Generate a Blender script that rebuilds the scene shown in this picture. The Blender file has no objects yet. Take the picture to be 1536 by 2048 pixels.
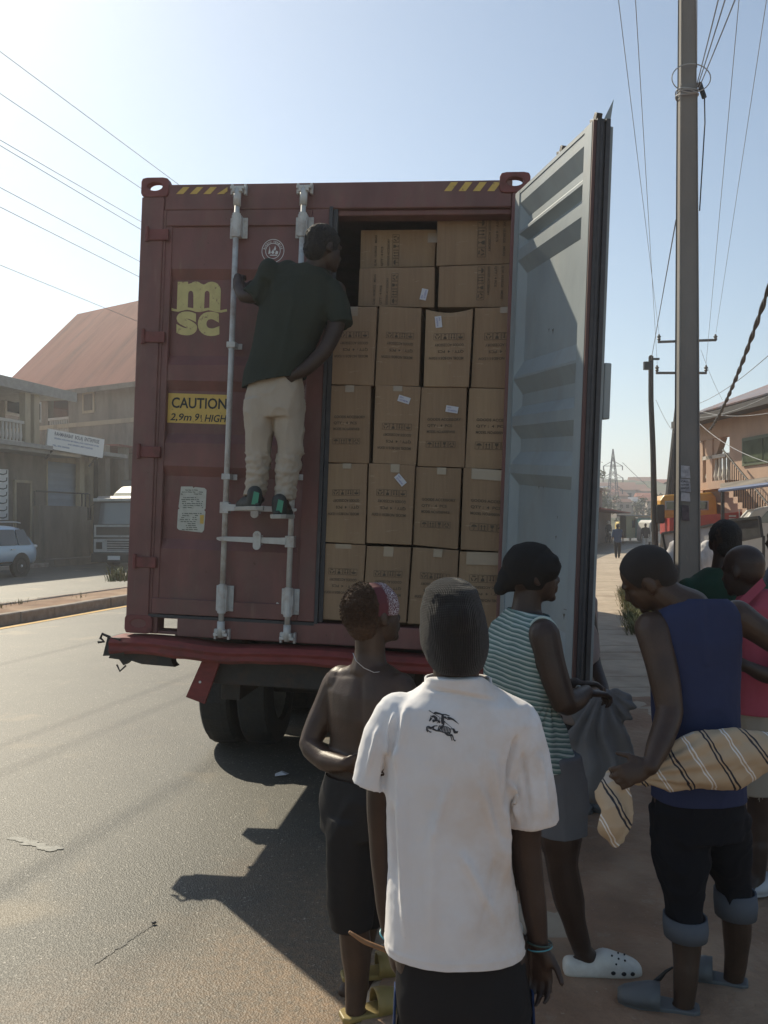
import bpy, bmesh, math, random
import numpy as np
from mathutils import Vector, Matrix, noise
from mathutils.bvhtree import BVHTree
random.seed(7)
R=math.radians
scene=bpy.context.scene
COL=scene.collection
# ---------------------------------------------------------------- camera
F=1700.0; CX=768.0; HY=1042.0; CH=1.87
cd=bpy.data.cameras.new('camera'); cam=bpy.data.objects.new('camera',cd); COL.objects.link(cam)
cam.location=(0,0,CH); cam.rotation_euler=(R(90),0,0)
cd.sensor_fit='VERTICAL'; cd.sensor_height=36; cd.lens=F/2048*36; cd.shift_y=(HY-1024)/2048
cd.clip_start=.05; cd.clip_end=3000
scene.camera=cam
# ---------------------------------------------------------------- light
SUN=Vector((-.66,.98,1.0)).normalized()
w=bpy.data.worlds.new('World'); scene.world=w; w.use_nodes=True
nt=w.node_tree; nt.nodes.clear()
out=nt.nodes.new('ShaderNodeOutputWorld'); bg=nt.nodes.new('ShaderNodeBackground'); sky=nt.nodes.new('ShaderNodeTexSky')
sky.sky_type='NISHITA'; sky.sun_disc=False
sky.sun_elevation=math.asin(SUN.z); sky.sun_rotation=math.atan2(SUN.x,SUN.y)
sky.air_density=1.0; sky.dust_density=.5; sky.ozone_density=1.3; sky.altitude=80
bg.inputs['Strength'].default_value=.105
tint=nt.nodes.new('ShaderNodeMix'); tint.data_type='RGBA'; tint.blend_type='MULTIPLY'; tint.inputs['Factor'].default_value=1; tint.inputs['B'].default_value=(.99,1.035,.98,1); nt.links.new(sky.outputs[0],tint.inputs['A']); nt.links.new(tint.outputs['Result'],bg.inputs[0]); nt.links.new(bg.outputs[0],out.inputs[0])
sl=bpy.data.lights.new('sun','SUN'); sl.energy=5.0; sl.angle=R(.6); sl.color=(1,.895,.70)
so=bpy.data.objects.new('sun',sl); COL.objects.link(so)
so.rotation_euler=SUN.to_track_quat('Z','Y').to_euler(); so.location=(-20,30,40)
scene.view_settings.view_transform='Standard'; scene.view_settings.look='None'
scene.view_settings.exposure=.26; scene.view_settings.gamma=1
scene.view_settings.use_curve_mapping=False
scene.cycles.use_denoising=True
scene.cycles.max_bounces=6; scene.cycles.diffuse_bounces=3; scene.cycles.glossy_bounces=2
scene.cycles.transmission_bounces=4; scene.cycles.volume_bounces=1; scene.cycles.transparent_max_bounces=6
scene.cycles.sample_clamp_indirect=4
# ---------------------------------------------------------------- helpers
def P(px,py,D): return Vector(((px-CX)/F*D, D, CH-(py-HY)/F*D))
def G(px,py,z=0.0):
    D=(CH-z)*F/(py-HY); return P(px,py,D)
def V(*a): return Vector(a)
WI={}   # inverse world matrices of the things
def tag(o,label=None,cat=None,group=None,kind=None):
    if label: o['label']=label
    if cat: o['category']=cat
    if group: o['group']=group
    if kind: o['kind']=kind
    return o
def thing(name,label,cat,loc=(0,0,0),group=None,M=None):
    o=bpy.data.objects.new(name,None); COL.objects.link(o)
    o.empty_display_size=.1
    M=Matrix.Translation(loc) if M is None else M
    o.matrix_world=M
    WI[o.name]=M.inverted()
    return tag(o,label,cat,group)
class MB:
    def __init__(s,M=None): s.v=[]; s.f=[]; s.mi=[]; s.M=M
    def add(s,vs,fs,mi=0):
        k=len(s.v)
        M=s.M
        s.v+= [M@Vector(v) for v in vs] if M else [Vector(v) for v in vs]
        s.f+=[tuple(i+k for i in f) for f in fs]; s.mi+=[mi]*len(fs)
        return s
    def box(s,a,b,mi=0):
        x0,y0,z0=a;x1,y1,z1=b
        if x0>x1:x0,x1=x1,x0
        if y0>y1:y0,y1=y1,y0
        if z0>z1:z0,z1=z1,z0
        return s.add([(x0,y0,z0),(x1,y0,z0),(x1,y1,z0),(x0,y1,z0),(x0,y0,z1),(x1,y0,z1),(x1,y1,z1),(x0,y1,z1)],
          [(0,3,2,1),(4,5,6,7),(0,1,5,4),(1,2,6,5),(2,3,7,6),(3,0,4,7)],mi)
    def bar(s,p0,p1,w,h,up=(0,0,1),mi=0):
        p0=Vector(p0);p1=Vector(p1);d=(p1-p0).normalized();up=Vector(up)
        a=d.cross(up)
        if a.length<1e-4: a=d.cross(Vector((0,1,0)))
        a.normalize();b=a.cross(d)
        vs=[]
        for p in (p0,p1):
            for i,j in ((-1,-1),(1,-1),(1,1),(-1,1)): vs.append(p+a*i*w/2+b*j*h/2)
        return s.add(vs,[(0,1,2,3),(7,6,5,4),(0,4,5,1),(1,5,6,2),(2,6,7,3),(3,7,4,0)],mi)
    def tube(s,pts,r,n=10,mi=0,cap=True,closed=False):
        pts=[Vector(p) for p in pts]; rs=r if isinstance(r,(list,tuple)) else [r]*len(pts)
        k=len(pts); rings=[]; a=None
        for i,p in enumerate(pts):
            if closed: d=(pts[(i+1)%k]-pts[i-1])
            else: d=(pts[min(i+1,k-1)]-pts[max(i-1,0)])
            if d.length<1e-9: d=Vector((0,0,1))
            d.normalize()
            if a is None:
                a=d.cross(Vector((0,0,1)))
                if a.length<.05: a=d.cross(Vector((0,1,0)))
            a=(a-d*a.dot(d)).normalized(); b=d.cross(a)
            rings.append([p+(a*math.cos(t)+b*math.sin(t))*rs[i] for t in [2*math.pi*j/n for j in range(n)]])
        return s.rings(rings,mi,cap,closed)
    def rings(s,rings,mi=0,cap=True,closed=False):
        n=len(rings[0]);k=len(rings);vs=[p for r in rings for p in r];fs=[]
        for i in range(k if closed else k-1):
            for j in range(n):
                a=i*n+j;b=i*n+(j+1)%n;c=((i+1)%k)*n+(j+1)%n;d=((i+1)%k)*n+j
                fs.append((a,b,c,d))
        if cap and not closed: fs+=[tuple(range(n-1,-1,-1)),tuple((k-1)*n+j for j in range(n))]
        return s.add(vs,fs,mi)
    def ell(s,c,ax,nu=14,nv=9,mi=0):
        c=Vector(c);X,Y,Z=[Vector(a) for a in ax];vs=[c-Z];fs=[]
        for i in range(1,nv):
            t=math.pi*i/nv
            for j in range(nu):
                u=2*math.pi*j/nu
                vs.append(c-Z*math.cos(t)+(X*math.cos(u)+Y*math.sin(u))*math.sin(t))
        vs.append(c+Z); L=len(vs)-1
        for j in range(nu): fs.append((0,1+(j+1)%nu,1+j)); fs.append((L,1+(nv-2)*nu+j,1+(nv-2)*nu+(j+1)%nu))
        for i in range(nv-2):
            for j in range(nu):
                a=1+i*nu+j;b=1+i*nu+(j+1)%nu
                fs.append((a,b,b+nu,a+nu))
        return s.add(vs,fs,mi)
    def ball(s,c,r,mi=0,nu=12,nv=8): return s.ell(c,((r,0,0),(0,r,0),(0,0,r)),nu,nv,mi)
    def prism(s,poly,o,ux,uy,dep,mi=0):
        # poly 2D -> o+ux*x+uy*y, extruded by vector dep
        o=Vector(o);ux=Vector(ux);uy=Vector(uy);dep=Vector(dep);n=len(poly)
        vs=[o+ux*p[0]+uy*p[1] for p in poly]; vs+=[v+dep for v in vs]
        fs=[tuple(range(n)),tuple(range(2*n-1,n-1,-1))]+[(i,i+n,(i+1)%n+n,(i+1)%n) for i in range(n)]
        return s.add(vs,fs,mi)
    def poly(s,poly,o,ux,uy,mi=0):
        o=Vector(o);ux=Vector(ux);uy=Vector(uy)
        return s.add([o+ux*p[0]+uy*p[1] for p in poly],[tuple(range(len(poly)))],mi)
    def mesh(s,name='m',inv=None):
        me=bpy.data.meshes.new(name)
        vs=[inv@v for v in s.v] if inv is not None else s.v
        me.from_pydata([tuple(v) for v in vs],[],s.f)
        if any(s.mi): me.polygons.foreach_set('material_index',s.mi)
        me.update()
        bm=bmesh.new();bm.from_mesh(me);bmesh.ops.recalc_face_normals(bm,faces=bm.faces);bm.to_mesh(me);bm.free()
        return me
    def build(s,name,mat,parent=None,smooth=False,bevel=0,label=None,flat=False,solid=0,sub=0):
        inv=WI.get(parent.name) if parent is not None else None
        me=s.mesh(name,inv)
        return finish(name,me,mat,parent,smooth,bevel,label,solid,sub)
def finish(name,me,mat,parent=None,smooth=False,bevel=0,label=None,solid=0,sub=0):
    o=bpy.data.objects.new(name,me); COL.objects.link(o)
    for m in (mat if isinstance(mat,(list,tuple)) else [mat]): me.materials.append(m)
    if smooth: me.polygons.foreach_set('use_smooth',[True]*len(me.polygons))
    if parent is not None:
        o.parent=parent; WI[o.name]=WI[parent.name]
        if parent.type!='EMPTY': pass
    if bevel:
        m=o.modifiers.new('b','BEVEL'); m.width=bevel; m.segments=2; m.limit_method='ANGLE'; m.angle_limit=R(35)
    if solid:
        m=o.modifiers.new('s','SOLIDIFY'); m.thickness=solid; m.offset=0
    if sub:
        m=o.modifiers.new('u','SUBSURF'); m.levels=sub; m.render_levels=sub
    if label: o['label']=label
    return o
def solo(mb,name,mat,label,cat,group=None,**k):
    """top-level thing that is one mesh: origin at its own base"""
    xs=[v.x for v in mb.v];ys=[v.y for v in mb.v];zs=[v.z for v in mb.v]
    c=V((min(xs)+max(xs))/2,(min(ys)+max(ys))/2,min(zs))
    me=mb.mesh(name,Matrix.Translation(-c)); o=finish(name,me,mat,None,**k); o.location=c
    WI[o.name]=Matrix.Translation(-c)
    return tag(o,label,cat,group)
def ground(mb,name,mat,**k):
    o=finish(name,mb.mesh(name),mat,None,**k); o['kind']='structure'; WI[o.name]=Matrix(); return o
# ---- materials
MATS={}
def mat(name,col,rough=.6,metal=0,n=0,ns=8,col2=None,bump=0,bs=60,spec=.5,st=(1,1,1),dirt=0,dirtcol=(.25,.16,.1),ds=2.5,coat=0,bdist=.01,sheen=0):
    """n: amount of small value noise; col2 patches of a second colour by dirt; st stretches the coordinates"""
    if name in MATS: return MATS[name]
    m=bpy.data.materials.new(name); m.use_nodes=True; t=m.node_tree; b=t.nodes['Principled BSDF']
    L=t.links.new
    b.inputs['Roughness'].default_value=rough; b.inputs['Metallic'].default_value=metal
    b.inputs['Specular IOR Level'].default_value=spec
    if coat: b.inputs['Coat Weight'].default_value=coat; b.inputs['Coat Roughness'].default_value=.105
    if sheen: b.inputs['Sheen Weight'].default_value=sheen; b.inputs['Sheen Roughness'].default_value=.5
    tc=t.nodes.new('ShaderNodeTexCoord'); mp=t.nodes.new('ShaderNodeMapping'); mp.inputs['Scale'].default_value=st
    L(tc.outputs['Object'],mp.inputs[0])
    def nz(sc,det=6,ro=.55):
        x=t.nodes.new('ShaderNodeTexNoise'); x.inputs['Scale'].default_value=sc; x.inputs['Detail'].default_value=det; x.inputs['Roughness'].default_value=ro
        L(mp.outputs[0],x.inputs['Vector']); return x
    c4=(*col,1); cur=None
    rgb=t.nodes.new('ShaderNodeRGB'); rgb.outputs[0].default_value=c4; cur=rgb.outputs[0]
    if col2 is not None:
        x=nz(ds*.7,4); rp=t.nodes.new('ShaderNodeValToRGB'); rp.color_ramp.elements[0].position=.42; rp.color_ramp.elements[1].position=.62
        L(x.outputs[0],rp.inputs[0]); mx=t.nodes.new('ShaderNodeMix'); mx.data_type='RGBA'
        L(rp.outputs[0],mx.inputs['Factor']); L(cur,mx.inputs['A']); mx.inputs['B'].default_value=(*col2,1); cur=mx.outputs['Result']
    if n:
        x=nz(ns); mr=t.nodes.new('ShaderNodeMapRange'); mr.inputs[1].default_value=.25; mr.inputs[2].default_value=.75
        mr.inputs[3].default_value=1-n; mr.inputs[4].default_value=1+n; L(x.outputs[0],mr.inputs[0])
        mx=t.nodes.new('ShaderNodeMix'); mx.data_type='RGBA'; mx.blend_type='MULTIPLY'; mx.inputs['Factor'].default_value=1
        L(cur,mx.inputs['A']); L(mr.outputs[0],mx.inputs['B']); cur=mx.outputs['Result']
    if dirt:
        x=nz(ds,8,.65); rp=t.nodes.new('ShaderNodeValToRGB'); rp.color_ramp.elements[0].position=.5; rp.color_ramp.elements[1].position=.72
        rp.color_ramp.elements[1].color=(dirt,dirt,dirt,1)
        L(x.outputs[0],rp.inputs[0]); mx=t.nodes.new('ShaderNodeMix'); mx.data_type='RGBA'
        L(rp.outputs[0],mx.inputs['Factor']); L(cur,mx.inputs['A']); mx.inputs['B'].default_value=(*dirtcol,1); cur=mx.outputs['Result']
        mr=t.nodes.new('ShaderNodeMapRange'); mr.inputs[3].default_value=rough; mr.inputs[4].default_value=min(1,rough+.3)
        L(rp.outputs[0],mr.inputs[0]); L(mr.outputs[0],b.inputs['Roughness'])
    L(cur,b.inputs['Base Color'])
    if bump:
        x=nz(bs,6); bp=t.nodes.new('ShaderNodeBump'); bp.inputs['Strength'].default_value=bump; bp.inputs['Distance'].default_value=bdist
        L(x.outputs[0],bp.inputs['Height']); L(bp.outputs[0],b.inputs['Normal'])
    MATS[name]=m; return m
def layer(m,scale,st,lo,hi,col,amt,rough=None,seed=0):
    "a second noise layer mixed over the material's colour (rust, scuffs, stains)"
    t=m.node_tree; b=t.nodes['Principled BSDF']; src=b.inputs['Base Color'].links[0].from_socket
    tc=t.nodes.new('ShaderNodeTexCoord'); mp=t.nodes.new('ShaderNodeMapping'); mp.inputs['Scale'].default_value=st; mp.inputs['Location'].default_value=(seed,seed*.7,seed*.3)
    t.links.new(tc.outputs['Object'],mp.inputs[0]); x=t.nodes.new('ShaderNodeTexNoise'); x.inputs['Scale'].default_value=scale; x.inputs['Detail'].default_value=7; x.inputs['Roughness'].default_value=.65; t.links.new(mp.outputs[0],x.inputs['Vector'])
    mr=t.nodes.new('ShaderNodeMapRange'); mr.inputs[1].default_value=lo; mr.inputs[2].default_value=hi; mr.inputs[4].default_value=amt; t.links.new(x.outputs[0],mr.inputs[0])
    mx=t.nodes.new('ShaderNodeMix'); mx.data_type='RGBA'; t.links.new(mr.outputs[0],mx.inputs['Factor']); t.links.new(src,mx.inputs['A']); mx.inputs['B'].default_value=(*col,1); t.links.new(mx.outputs['Result'],b.inputs['Base Color'])
def nodes(m): return m.node_tree, m.node_tree.nodes['Principled BSDF']
def math_node(t,op,a,b=None):
    x=t.nodes.new('ShaderNodeMath'); x.operation=op
    for i,q in enumerate((a,b)):
        if q is None: continue
        if isinstance(q,(int,float)): x.inputs[i].default_value=q
        else: t.links.new(q,x.inputs[i])
    return x.outputs[0]
# ---- lettering
TXT={}
def text2d(s,size=1,bold=0,shear=0,space=1.0,res=3):
    key=(s,bold,shear,space,res)
    if key not in TXT:
        c=bpy.data.curves.new('t','FONT'); c.body=s; c.size=1; c.offset=bold; c.shear=shear; c.space_character=space; c.resolution_u=res
        o=bpy.data.objects.new('t',c); COL.objects.link(o)
        dg=bpy.context.evaluated_depsgraph_get(); me=bpy.data.meshes.new_from_object(o.evaluated_get(dg))
        vs=[(v.co.x,v.co.y) for v in me.vertices]; fs=[tuple(p.vertices) for p in me.polygons]
        bpy.data.objects.remove(o); bpy.data.meshes.remove(me); bpy.data.curves.remove(c)
        TXT[key]=(vs,fs)
    vs,fs=TXT[key]; return [(x*size,y*size) for x,y in vs],fs
def put_text(mb,s,o,ux,uy,width=None,height=None,mi=0,align='L',**k):
    """text with cap height `height` (unit vectors ux,uy); width squeezes it to fit"""
    vs,fs=text2d(s,1,**k)
    x0=min(v[0] for v in vs);x1=max(v[0] for v in vs)
    sy=height/.73; sx=(width/(x1-x0)) if width else sy
    off={'L':0,'C':-(x1-x0)*sx/2,'R':-(x1-x0)*sx}[align]
    o=Vector(o);ux=Vector(ux);uy=Vector(uy)
    mb.add([o+ux*((v[0]-x0)*sx+off)+uy*v[1]*sy for v in vs],fs,mi)
# ---- organic bodies
def evalmesh(o):
    dg=bpy.context.evaluated_depsgraph_get(); dg.update()
    return bpy.data.meshes.new_from_object(o.evaluated_get(dg))
def remesh(mb,voxel,smooth=3,fac=.5):
    me=mb.mesh('tmp'); o=bpy.data.objects.new('tmp',me); COL.objects.link(o)
    m=o.modifiers.new('r','REMESH'); m.mode='VOXEL'; m.voxel_size=voxel; m.use_smooth_shade=True
    if smooth:
        s=o.modifiers.new('s','SMOOTH'); s.iterations=smooth; s.factor=fac
    r=evalmesh(o); bpy.data.objects.remove(o); bpy.data.meshes.remove(me)
    return r
def displace(me,fn):
    n=len(me.vertices); co=np.empty(n*3); me.vertices.foreach_get('co',co); co=co.reshape(-1,3)
    no=np.empty(n*3); me.vertices.foreach_get('normal',no); no=no.reshape(-1,3)
    d=np.array([fn(Vector(c),Vector(q)) for c,q in zip(co,no)])
    co=co+no*d[:,None]; me.vertices.foreach_set('co',co.ravel()); me.update()
def cut(me,cuts):
    """cuts: (point, outward normal, radius) - open the mesh there"""
    bm=bmesh.new(); bm.from_mesh(me)
    for p,nrm,r in cuts:
        p=Vector(p);nrm=Vector(nrm).normalized()
        fs=[f for f in bm.faces if (f.calc_center_median()-p).length<r]
        g=list({v for f in fs for v in f.verts})+list({e for f in fs for e in f.edges})+fs
        res=bmesh.ops.bisect_plane(bm,geom=g,plane_co=p,plane_no=nrm,clear_outer=True)
    bm.to_mesh(me); bm.free(); me.update()
def ring(c,a,b,yaw,n=28,e=2.4,tilt=None):
    """superellipse ring: a half width sideways, b half depth; yaw = facing angle (0 = +Y)"""
    s=V(math.cos(yaw),math.sin(yaw),0); f=V(-math.sin(yaw),math.cos(yaw),0)
    if tilt is not None:
        up=Vector(tilt).normalized(); s=(s-up*s.dot(up)).normalized(); f=up.cross(s)
    r=[]
    for j in range(n):
        t=2*math.pi*j/n; ct,st=math.cos(t),math.sin(t)
        r.append(Vector(c)+s*a*math.copysign(abs(ct)**(2/e),ct)+f*b*math.copysign(abs(st)**(2/e),st))
    return r
def limb(mb,pts,rs,n=16):
    """tapered limb with rounded ends, subdivided by a spline"""
    pts=[Vector(p) for p in pts]; q=[];rr=[]
    for i in range(len(pts)-1):
        p0=pts[max(i-1,0)];p1=pts[i];p2=pts[i+1];p3=pts[min(i+2,len(pts)-1)]
        for k in range(4):
            t=k/4
            c=.5*((2*p1)+(p2-p0)*t+(2*p0-5*p1+4*p2-p3)*t*t+(3*p1-p0-3*p2+p3)*t**3)
            q.append(p1.lerp(p2,t)*.5+c*.5); rr.append(rs[i]+(rs[i+1]-rs[i])*(t*t*(3-2*t)))
    q.append(pts[-1]);rr.append(rs[-1])
    mb.tube(q,rr,n); mb.ball(pts[0],rs[0]*.99); mb.ball(pts[-1],rs[-1]*.99)
def sleeve(mb,pts,rs,n=18):
    "tube with a rounded start and a flat open looking end"
    pts=[Vector(p) for p in pts]; q=[];rr=[]
    for i in range(len(pts)-1):
        for k in range(5): t=k/5; q.append(pts[i].lerp(pts[i+1],t)); rr.append(rs[i]+(rs[i+1]-rs[i])*t)
    q.append(pts[-1]); rr.append(rs[-1]); q.append(pts[-1]-(pts[-1]-pts[-2]).normalized()*.03); rr.append(rs[-1]*.90)
    mb.tube(q[:-1],rr[:-1],n); mb.ball(pts[0],rs[0]*.99)
def basis(f,up=(0,0,1)):
    f=Vector(f).normalized(); r=f.cross(Vector(up)).normalized(); u=r.cross(f); return r,f,u
def head(mb,o,f,up=(0,0,1),s=1.0,bald=True):
    r,f,u=basis(f,up); o=Vector(o); k=s
    def E(a,b,c,ra,rb,rc,nu=16,nv=10): mb.ell(o+(r*a+f*b+u*c)*k,(r*ra*k,f*rb*k,u*rc*k),nu,nv)
    E(0,-.012,.035,.077,.1,.088,20,14); E(0,-.03,.0,.07,.075,.07)
    E(0,.032,-.03,.061,.068,.078); E(0,.042,-.075,.046,.05,.034); E(0,.076,-.096,.022,.02,.017)
    E(0,.082,.022,.05,.02,.012); E(0,.098,-.03,.017,.02,.014); E(.014,.092,-.034,.011,.012,.01); E(-.014,.092,-.034,.011,.012,.01)
    mb.tube([o+(f*.088+u*.018)*k,o+(f*.098-u*.01)*k,o+(f*.11-u*.028)*k],[.008*k,.009*k,.011*k],8)
    E(0,.092,-.055,.026,.014,.009); E(0,.09,-.069,.023,.014,.009)
    E(.035,.062,-.015,.02,.02,.02);E(-.035,.062,-.015,.02,.02,.02)
    for g in (-1,1):
        E(g*.078,-.008,-.005,.009,.018,.032); E(g*.074,.0,-.028,.01,.012,.012)
    return r,f,u
def eyes(o,f,up,s,person,tagname='eye'):
    r,f,u=basis(f,up)
    for g in (-1,1):
        mb=MB(); c=Vector(o)+(r*g*.032+f*.078+u*.0)*s
        mb.ell(c,(r*.013*s,f*.011*s,u*.008*s),10,7); mb.build('eye',EYE,person,smooth=True)
        mb=MB(); mb.ell(c+f*.0085*s,(r*.0055*s,f*.004*s,u*.0055*s),8,6); mb.build('pupil',BLACK,person,smooth=True)
def hand(mb,w,d,n,side=1,curl=.35,s=1.0,spread=.12,thumb=.7):
    d=Vector(d).normalized(); n=Vector(n); n=(n-d*n.dot(d)).normalized(); t=d.cross(n)*side; w=Vector(w)
    mb.ell(w+d*.048*s,(t*.041*s,n*.016*s,d*.058*s),14,9); mb.ell(w+d*.075*s,(t*.04*s,n*.014*s,d*.03*s),14,8)
    mb.ell(w+(d*.035+t*.025+n*.006)*s,(t*.018*s,n*.015*s,d*.032*s))
    L=(.07,.08,.075,.058)
    for i in range(4):
        off=.030-.0205*i; p=w+(d*(.092-abs(i-1.2)*.004)+t*off)*s; q=[p]; ang=curl*.6; dirv=d
        sp=spread*(1.2-i)*.5
        base=(d+t*sp).normalized()
        for kf,seg in enumerate((.45,.32,.23)):
            a=ang; dirv=base*math.cos(a)+n*math.sin(a); q.append(q[-1]+dirv*L[i]*seg*s); ang+=curl*(1.1 if kf==0 else .9)
        mb.tube(q,[.0095*s,.0088*s,.0078*s,.0065*s],8); mb.ball(q[0],.0098*s,nu=8,nv=6); mb.ball(q[-1],.0066*s,nu=8,nv=6)
    p=w+(d*.03+t*.034)*s; q=[p]; td=(d*.75+t*thumb+n*.25).normalized(); q.append(p+td*.035*s); td=(td+n*curl*.5+d*.3).normalized(); q.append(q[-1]+td*.032*s)
    mb.tube(q,[.012*s,.0105*s,.008*s],8); mb.ball(q[-1],.008*s,nu=8,nv=6); mb.ball(q[0],.013*s,nu=8,nv=6)
def foot(mb,a,d,s=1.0,flat=True):
    """ankle a, toe direction d (horizontal)"""
    d=Vector((d[0],d[1],0)).normalized(); t=V(d.y,-d.x,0); a=Vector(a); z0=a.z
    g=V(a.x,a.y,a.z-.075*s)
    mb.ell(g-d*.03*s+V(0,0,.0),(t*.03*s,d*.04*s,V(0,0,.034*s)))
    limb(mb,[a-V(0,0,.01),g+d*.05*s+V(0,0,.012*s),g+d*.13*s-V(0,0,.005*s)],[.037*s,.036*s,.026*s],12)
    for i in range(5):
        o=(.034-.017*i)*s; L=(.055,.052,.046,.04,.034)[i]*s; p=g+d*.13*s+t*o-V(0,0,.012*s)
        mb.tube([p-d*.03*s,p,p+d*L],[.013*s,.012*s,(.011 if i==0 else .0085)*s],8); mb.ball(p+d*L,(.011 if i==0 else .0085)*s,nu=8,nv=6)
def nz3(c,s,st=(1,1,1),seed=0.0): return noise.noise(Vector((c.x*st[0]*s+seed,c.y*st[1]*s+seed*.7,c.z*st[2]*s-seed)))
def folds(amp=.006,s=6,st=(1,1,.35),seed=0.0,fine=.0015):
    def fn(c,n):
        a=nz3(c,s,st,seed); b=nz3(c,s*2.3,st,seed+9)
        rdg=(1-abs(a)*2.2)
        return amp*(rdg**3 if rdg>0 else 0)+amp*.45*b+fine*nz3(c,38,(1,1,1),seed)-amp*.3
    return fn
def cloth_obj(name,mb,material,parent,voxel=.009,smooth=4,disp=None,cuts=None,thick=.004,label=None):
    me=remesh(mb,voxel,smooth)
    if disp: displace(me,disp)
    if cuts: cut(me,cuts)
    inv=WI[parent.name]; me.transform(inv); me.update()
    o=finish(name,me,material,parent,smooth=True,label=label)
    if cuts:
        m=o.modifiers.new('s','SOLIDIFY'); m.thickness=thick; m.offset=-1
    return o
def body_obj(name,mb,material,parent,voxel=.007,smooth=3,disp=None,label=None):
    me=remesh(mb,voxel,smooth)
    if disp: displace(me,disp)
    me.transform(WI[parent.name]); me.update()
    return finish(name,me,material,parent,smooth=True,label=label)
# ================================================================ shared materials
BLACK=mat('black',(.012,.012,.013),.5)
EYE=mat('eye_white',(.55,.5,.45),.25)
RUST=mat('rust',(.12,.05,.03),.85,n=.3,ns=30)
PAINT=mat('container_paint',(.20,.082,.072),.5,n=.18,ns=3,col2=(.155,.07,.062),bump=.3,bs=4,dirt=.75,dirtcol=(.17,.11,.09),ds=3.4,st=(1.6,1.6,.8))
layer(PAINT,7,(2.5,2.5,.35),.60,.78,(.26,.17,.13),.5,seed=3); layer(PAINT,26,(1,1,.8),.66,.74,(.09,.045,.03),.9,seed=8); layer(PAINT,2.2,(1,1,1),.5,.75,(.24,.15,.125),.35,seed=5)
PAINTD=mat('dark_container_paint',(.19,.055,.05),.6,n=.2,ns=6,bump=.25,bs=30,dirt=.8,dirtcol=(.07,.045,.035),ds=5)
RODM=mat('rod_paint',(.55,.55,.53),.42,n=.16,ns=12,dirt=.7,dirtcol=(.30,.2,.14),ds=9)
GREY=mat('door_grey_paint',(.27,.31,.325),.5,n=.08,ns=4,col2=(.235,.275,.295),bump=.1,bs=14,dirt=.4,dirtcol=(.28,.27,.24),ds=4.5,st=(1,1,.6))
GASK=mat('rubber_gasket',(.05,.05,.055),.6,n=.2,ns=20,bump=.2,bs=40)
YEL=mat('yellow_decal',(.62,.42,.10),.5,n=.1,ns=20)
LOGO=mat('logo_yellow',(.60,.52,.22),.5,n=.1,ns=14,dirt=.3,dirtcol=(.35,.2,.12),ds=16)
INK=mat('dark_ink',(.03,.03,.03),.6)
layer(LOGO,30,(1,1,1),.60,.68,(.22,.09,.075),.8,seed=3)
layer(YEL,34,(1,1,1),.62,.70,(.2,.12,.07),.7,seed=3)
WHT=mat('white_decal',(.72,.71,.68),.5,n=.08,ns=30)
TYRE=mat('tyre_rubber',(.022,.022,.022),.75,n=.3,ns=40,bump=.4,bs=60,dirt=.5,dirtcol=(.07,.055,.04),ds=8)
STEEL=mat('dark_steel',(.032,.029,.027),.6,n=.3,ns=10,bump=.3,bs=25,dirt=.7,dirtcol=(.10,.06,.04),ds=6)
REDB=mat('red_beam_paint',(.22,.038,.033),.65,n=.2,ns=10,bump=.3,bs=14,dirt=.8,dirtcol=(.10,.05,.04),ds=4,st=(1,1,3))
# ================================================================ ground and roads
def base(D):
    x=.26*(D-15)
    if D>28: x+=.0033*(min(D,75)-28)**2+(.31*(D-75) if D>75 else 0)
    return x
def strip(offa,offb,D0,D1,z,n=60,z2=None,wob=0):
    mb=MB(); vs=[];fs=[]
    for i in range(n+1):
        D=D0+(D1-D0)*(i/n)**1.6; q=wob*noise.noise(V(D*1.3,offa,0))
        vs+= [(base(D)+offa+q,D,z),(base(D)+offb,D,z if z2 is None else z2)]
    for i in range(n): fs.append((2*i,2*i+1,2*i+3,2*i+2))
    return mb.add(vs,fs)
def ribbon(offa,offb,D0,D1,z0,z1,n=50):
    "solid strip (kerb, pavement) from z0 to z1"
    mb=MB(); rings=[]
    for i in range(n+1):
        D=D0+(D1-D0)*(i/n)**1.5; x=base(D)
        rings.append([V(x+offa,D,z0),V(x+offb,D,z0),V(x+offb,D,z1),V(x+offa,D,z1)])
    return mb.rings(rings)
# asphalt
ASPH=bpy.data.materials.new('asphalt'); ASPH.use_nodes=True; t,b=nodes(ASPH); L=t.links.new
tc=t.nodes.new('ShaderNodeTexCoord')
def N(sc,det=5,ro=.6,kind='ShaderNodeTexNoise',t=t,tc=tc):
    x=t.nodes.new(kind); x.inputs['Scale'].default_value=sc
    if kind=='ShaderNodeTexNoise': x.inputs['Detail'].default_value=det; x.inputs['Roughness'].default_value=ro
    t.links.new(tc.outputs['Object'],x.inputs['Vector']); return x
def ramp(t,src,stops):
    r=t.nodes.new('ShaderNodeValToRGB'); e=r.color_ramp.elements
    while len(e)<len(stops): e.new(.5)
    for k,(p,c) in enumerate(stops): e[k].position=p; e[k].color=(*c,1) if len(c)==3 else c
    t.links.new(src,r.inputs[0]); return r.outputs[0]
def mixc(t,f,a,b_,mode='MIX'):
    m=t.nodes.new('ShaderNodeMix'); m.data_type='RGBA'; m.blend_type=mode
    for k,q in (('Factor',f),('A',a),('B',b_)):
        if isinstance(q,(int,float)): m.inputs[k].default_value=q
        elif isinstance(q,tuple): m.inputs[k].default_value=(*q,1)
        else: t.links.new(q,m.inputs[k])
    return m.outputs['Result']
vor=N(120,kind='ShaderNodeTexVoronoi'); vor.inputs['Randomness'].default_value=1
spk=ramp(t,vor.outputs['Color'],[(0,(.062,.060,.050)),(.6,(.084,.081,.067)),(.86,(.112,.108,.090)),(.93,(.32,.30,.26)),(1,(.42,.40,.35))])
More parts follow.
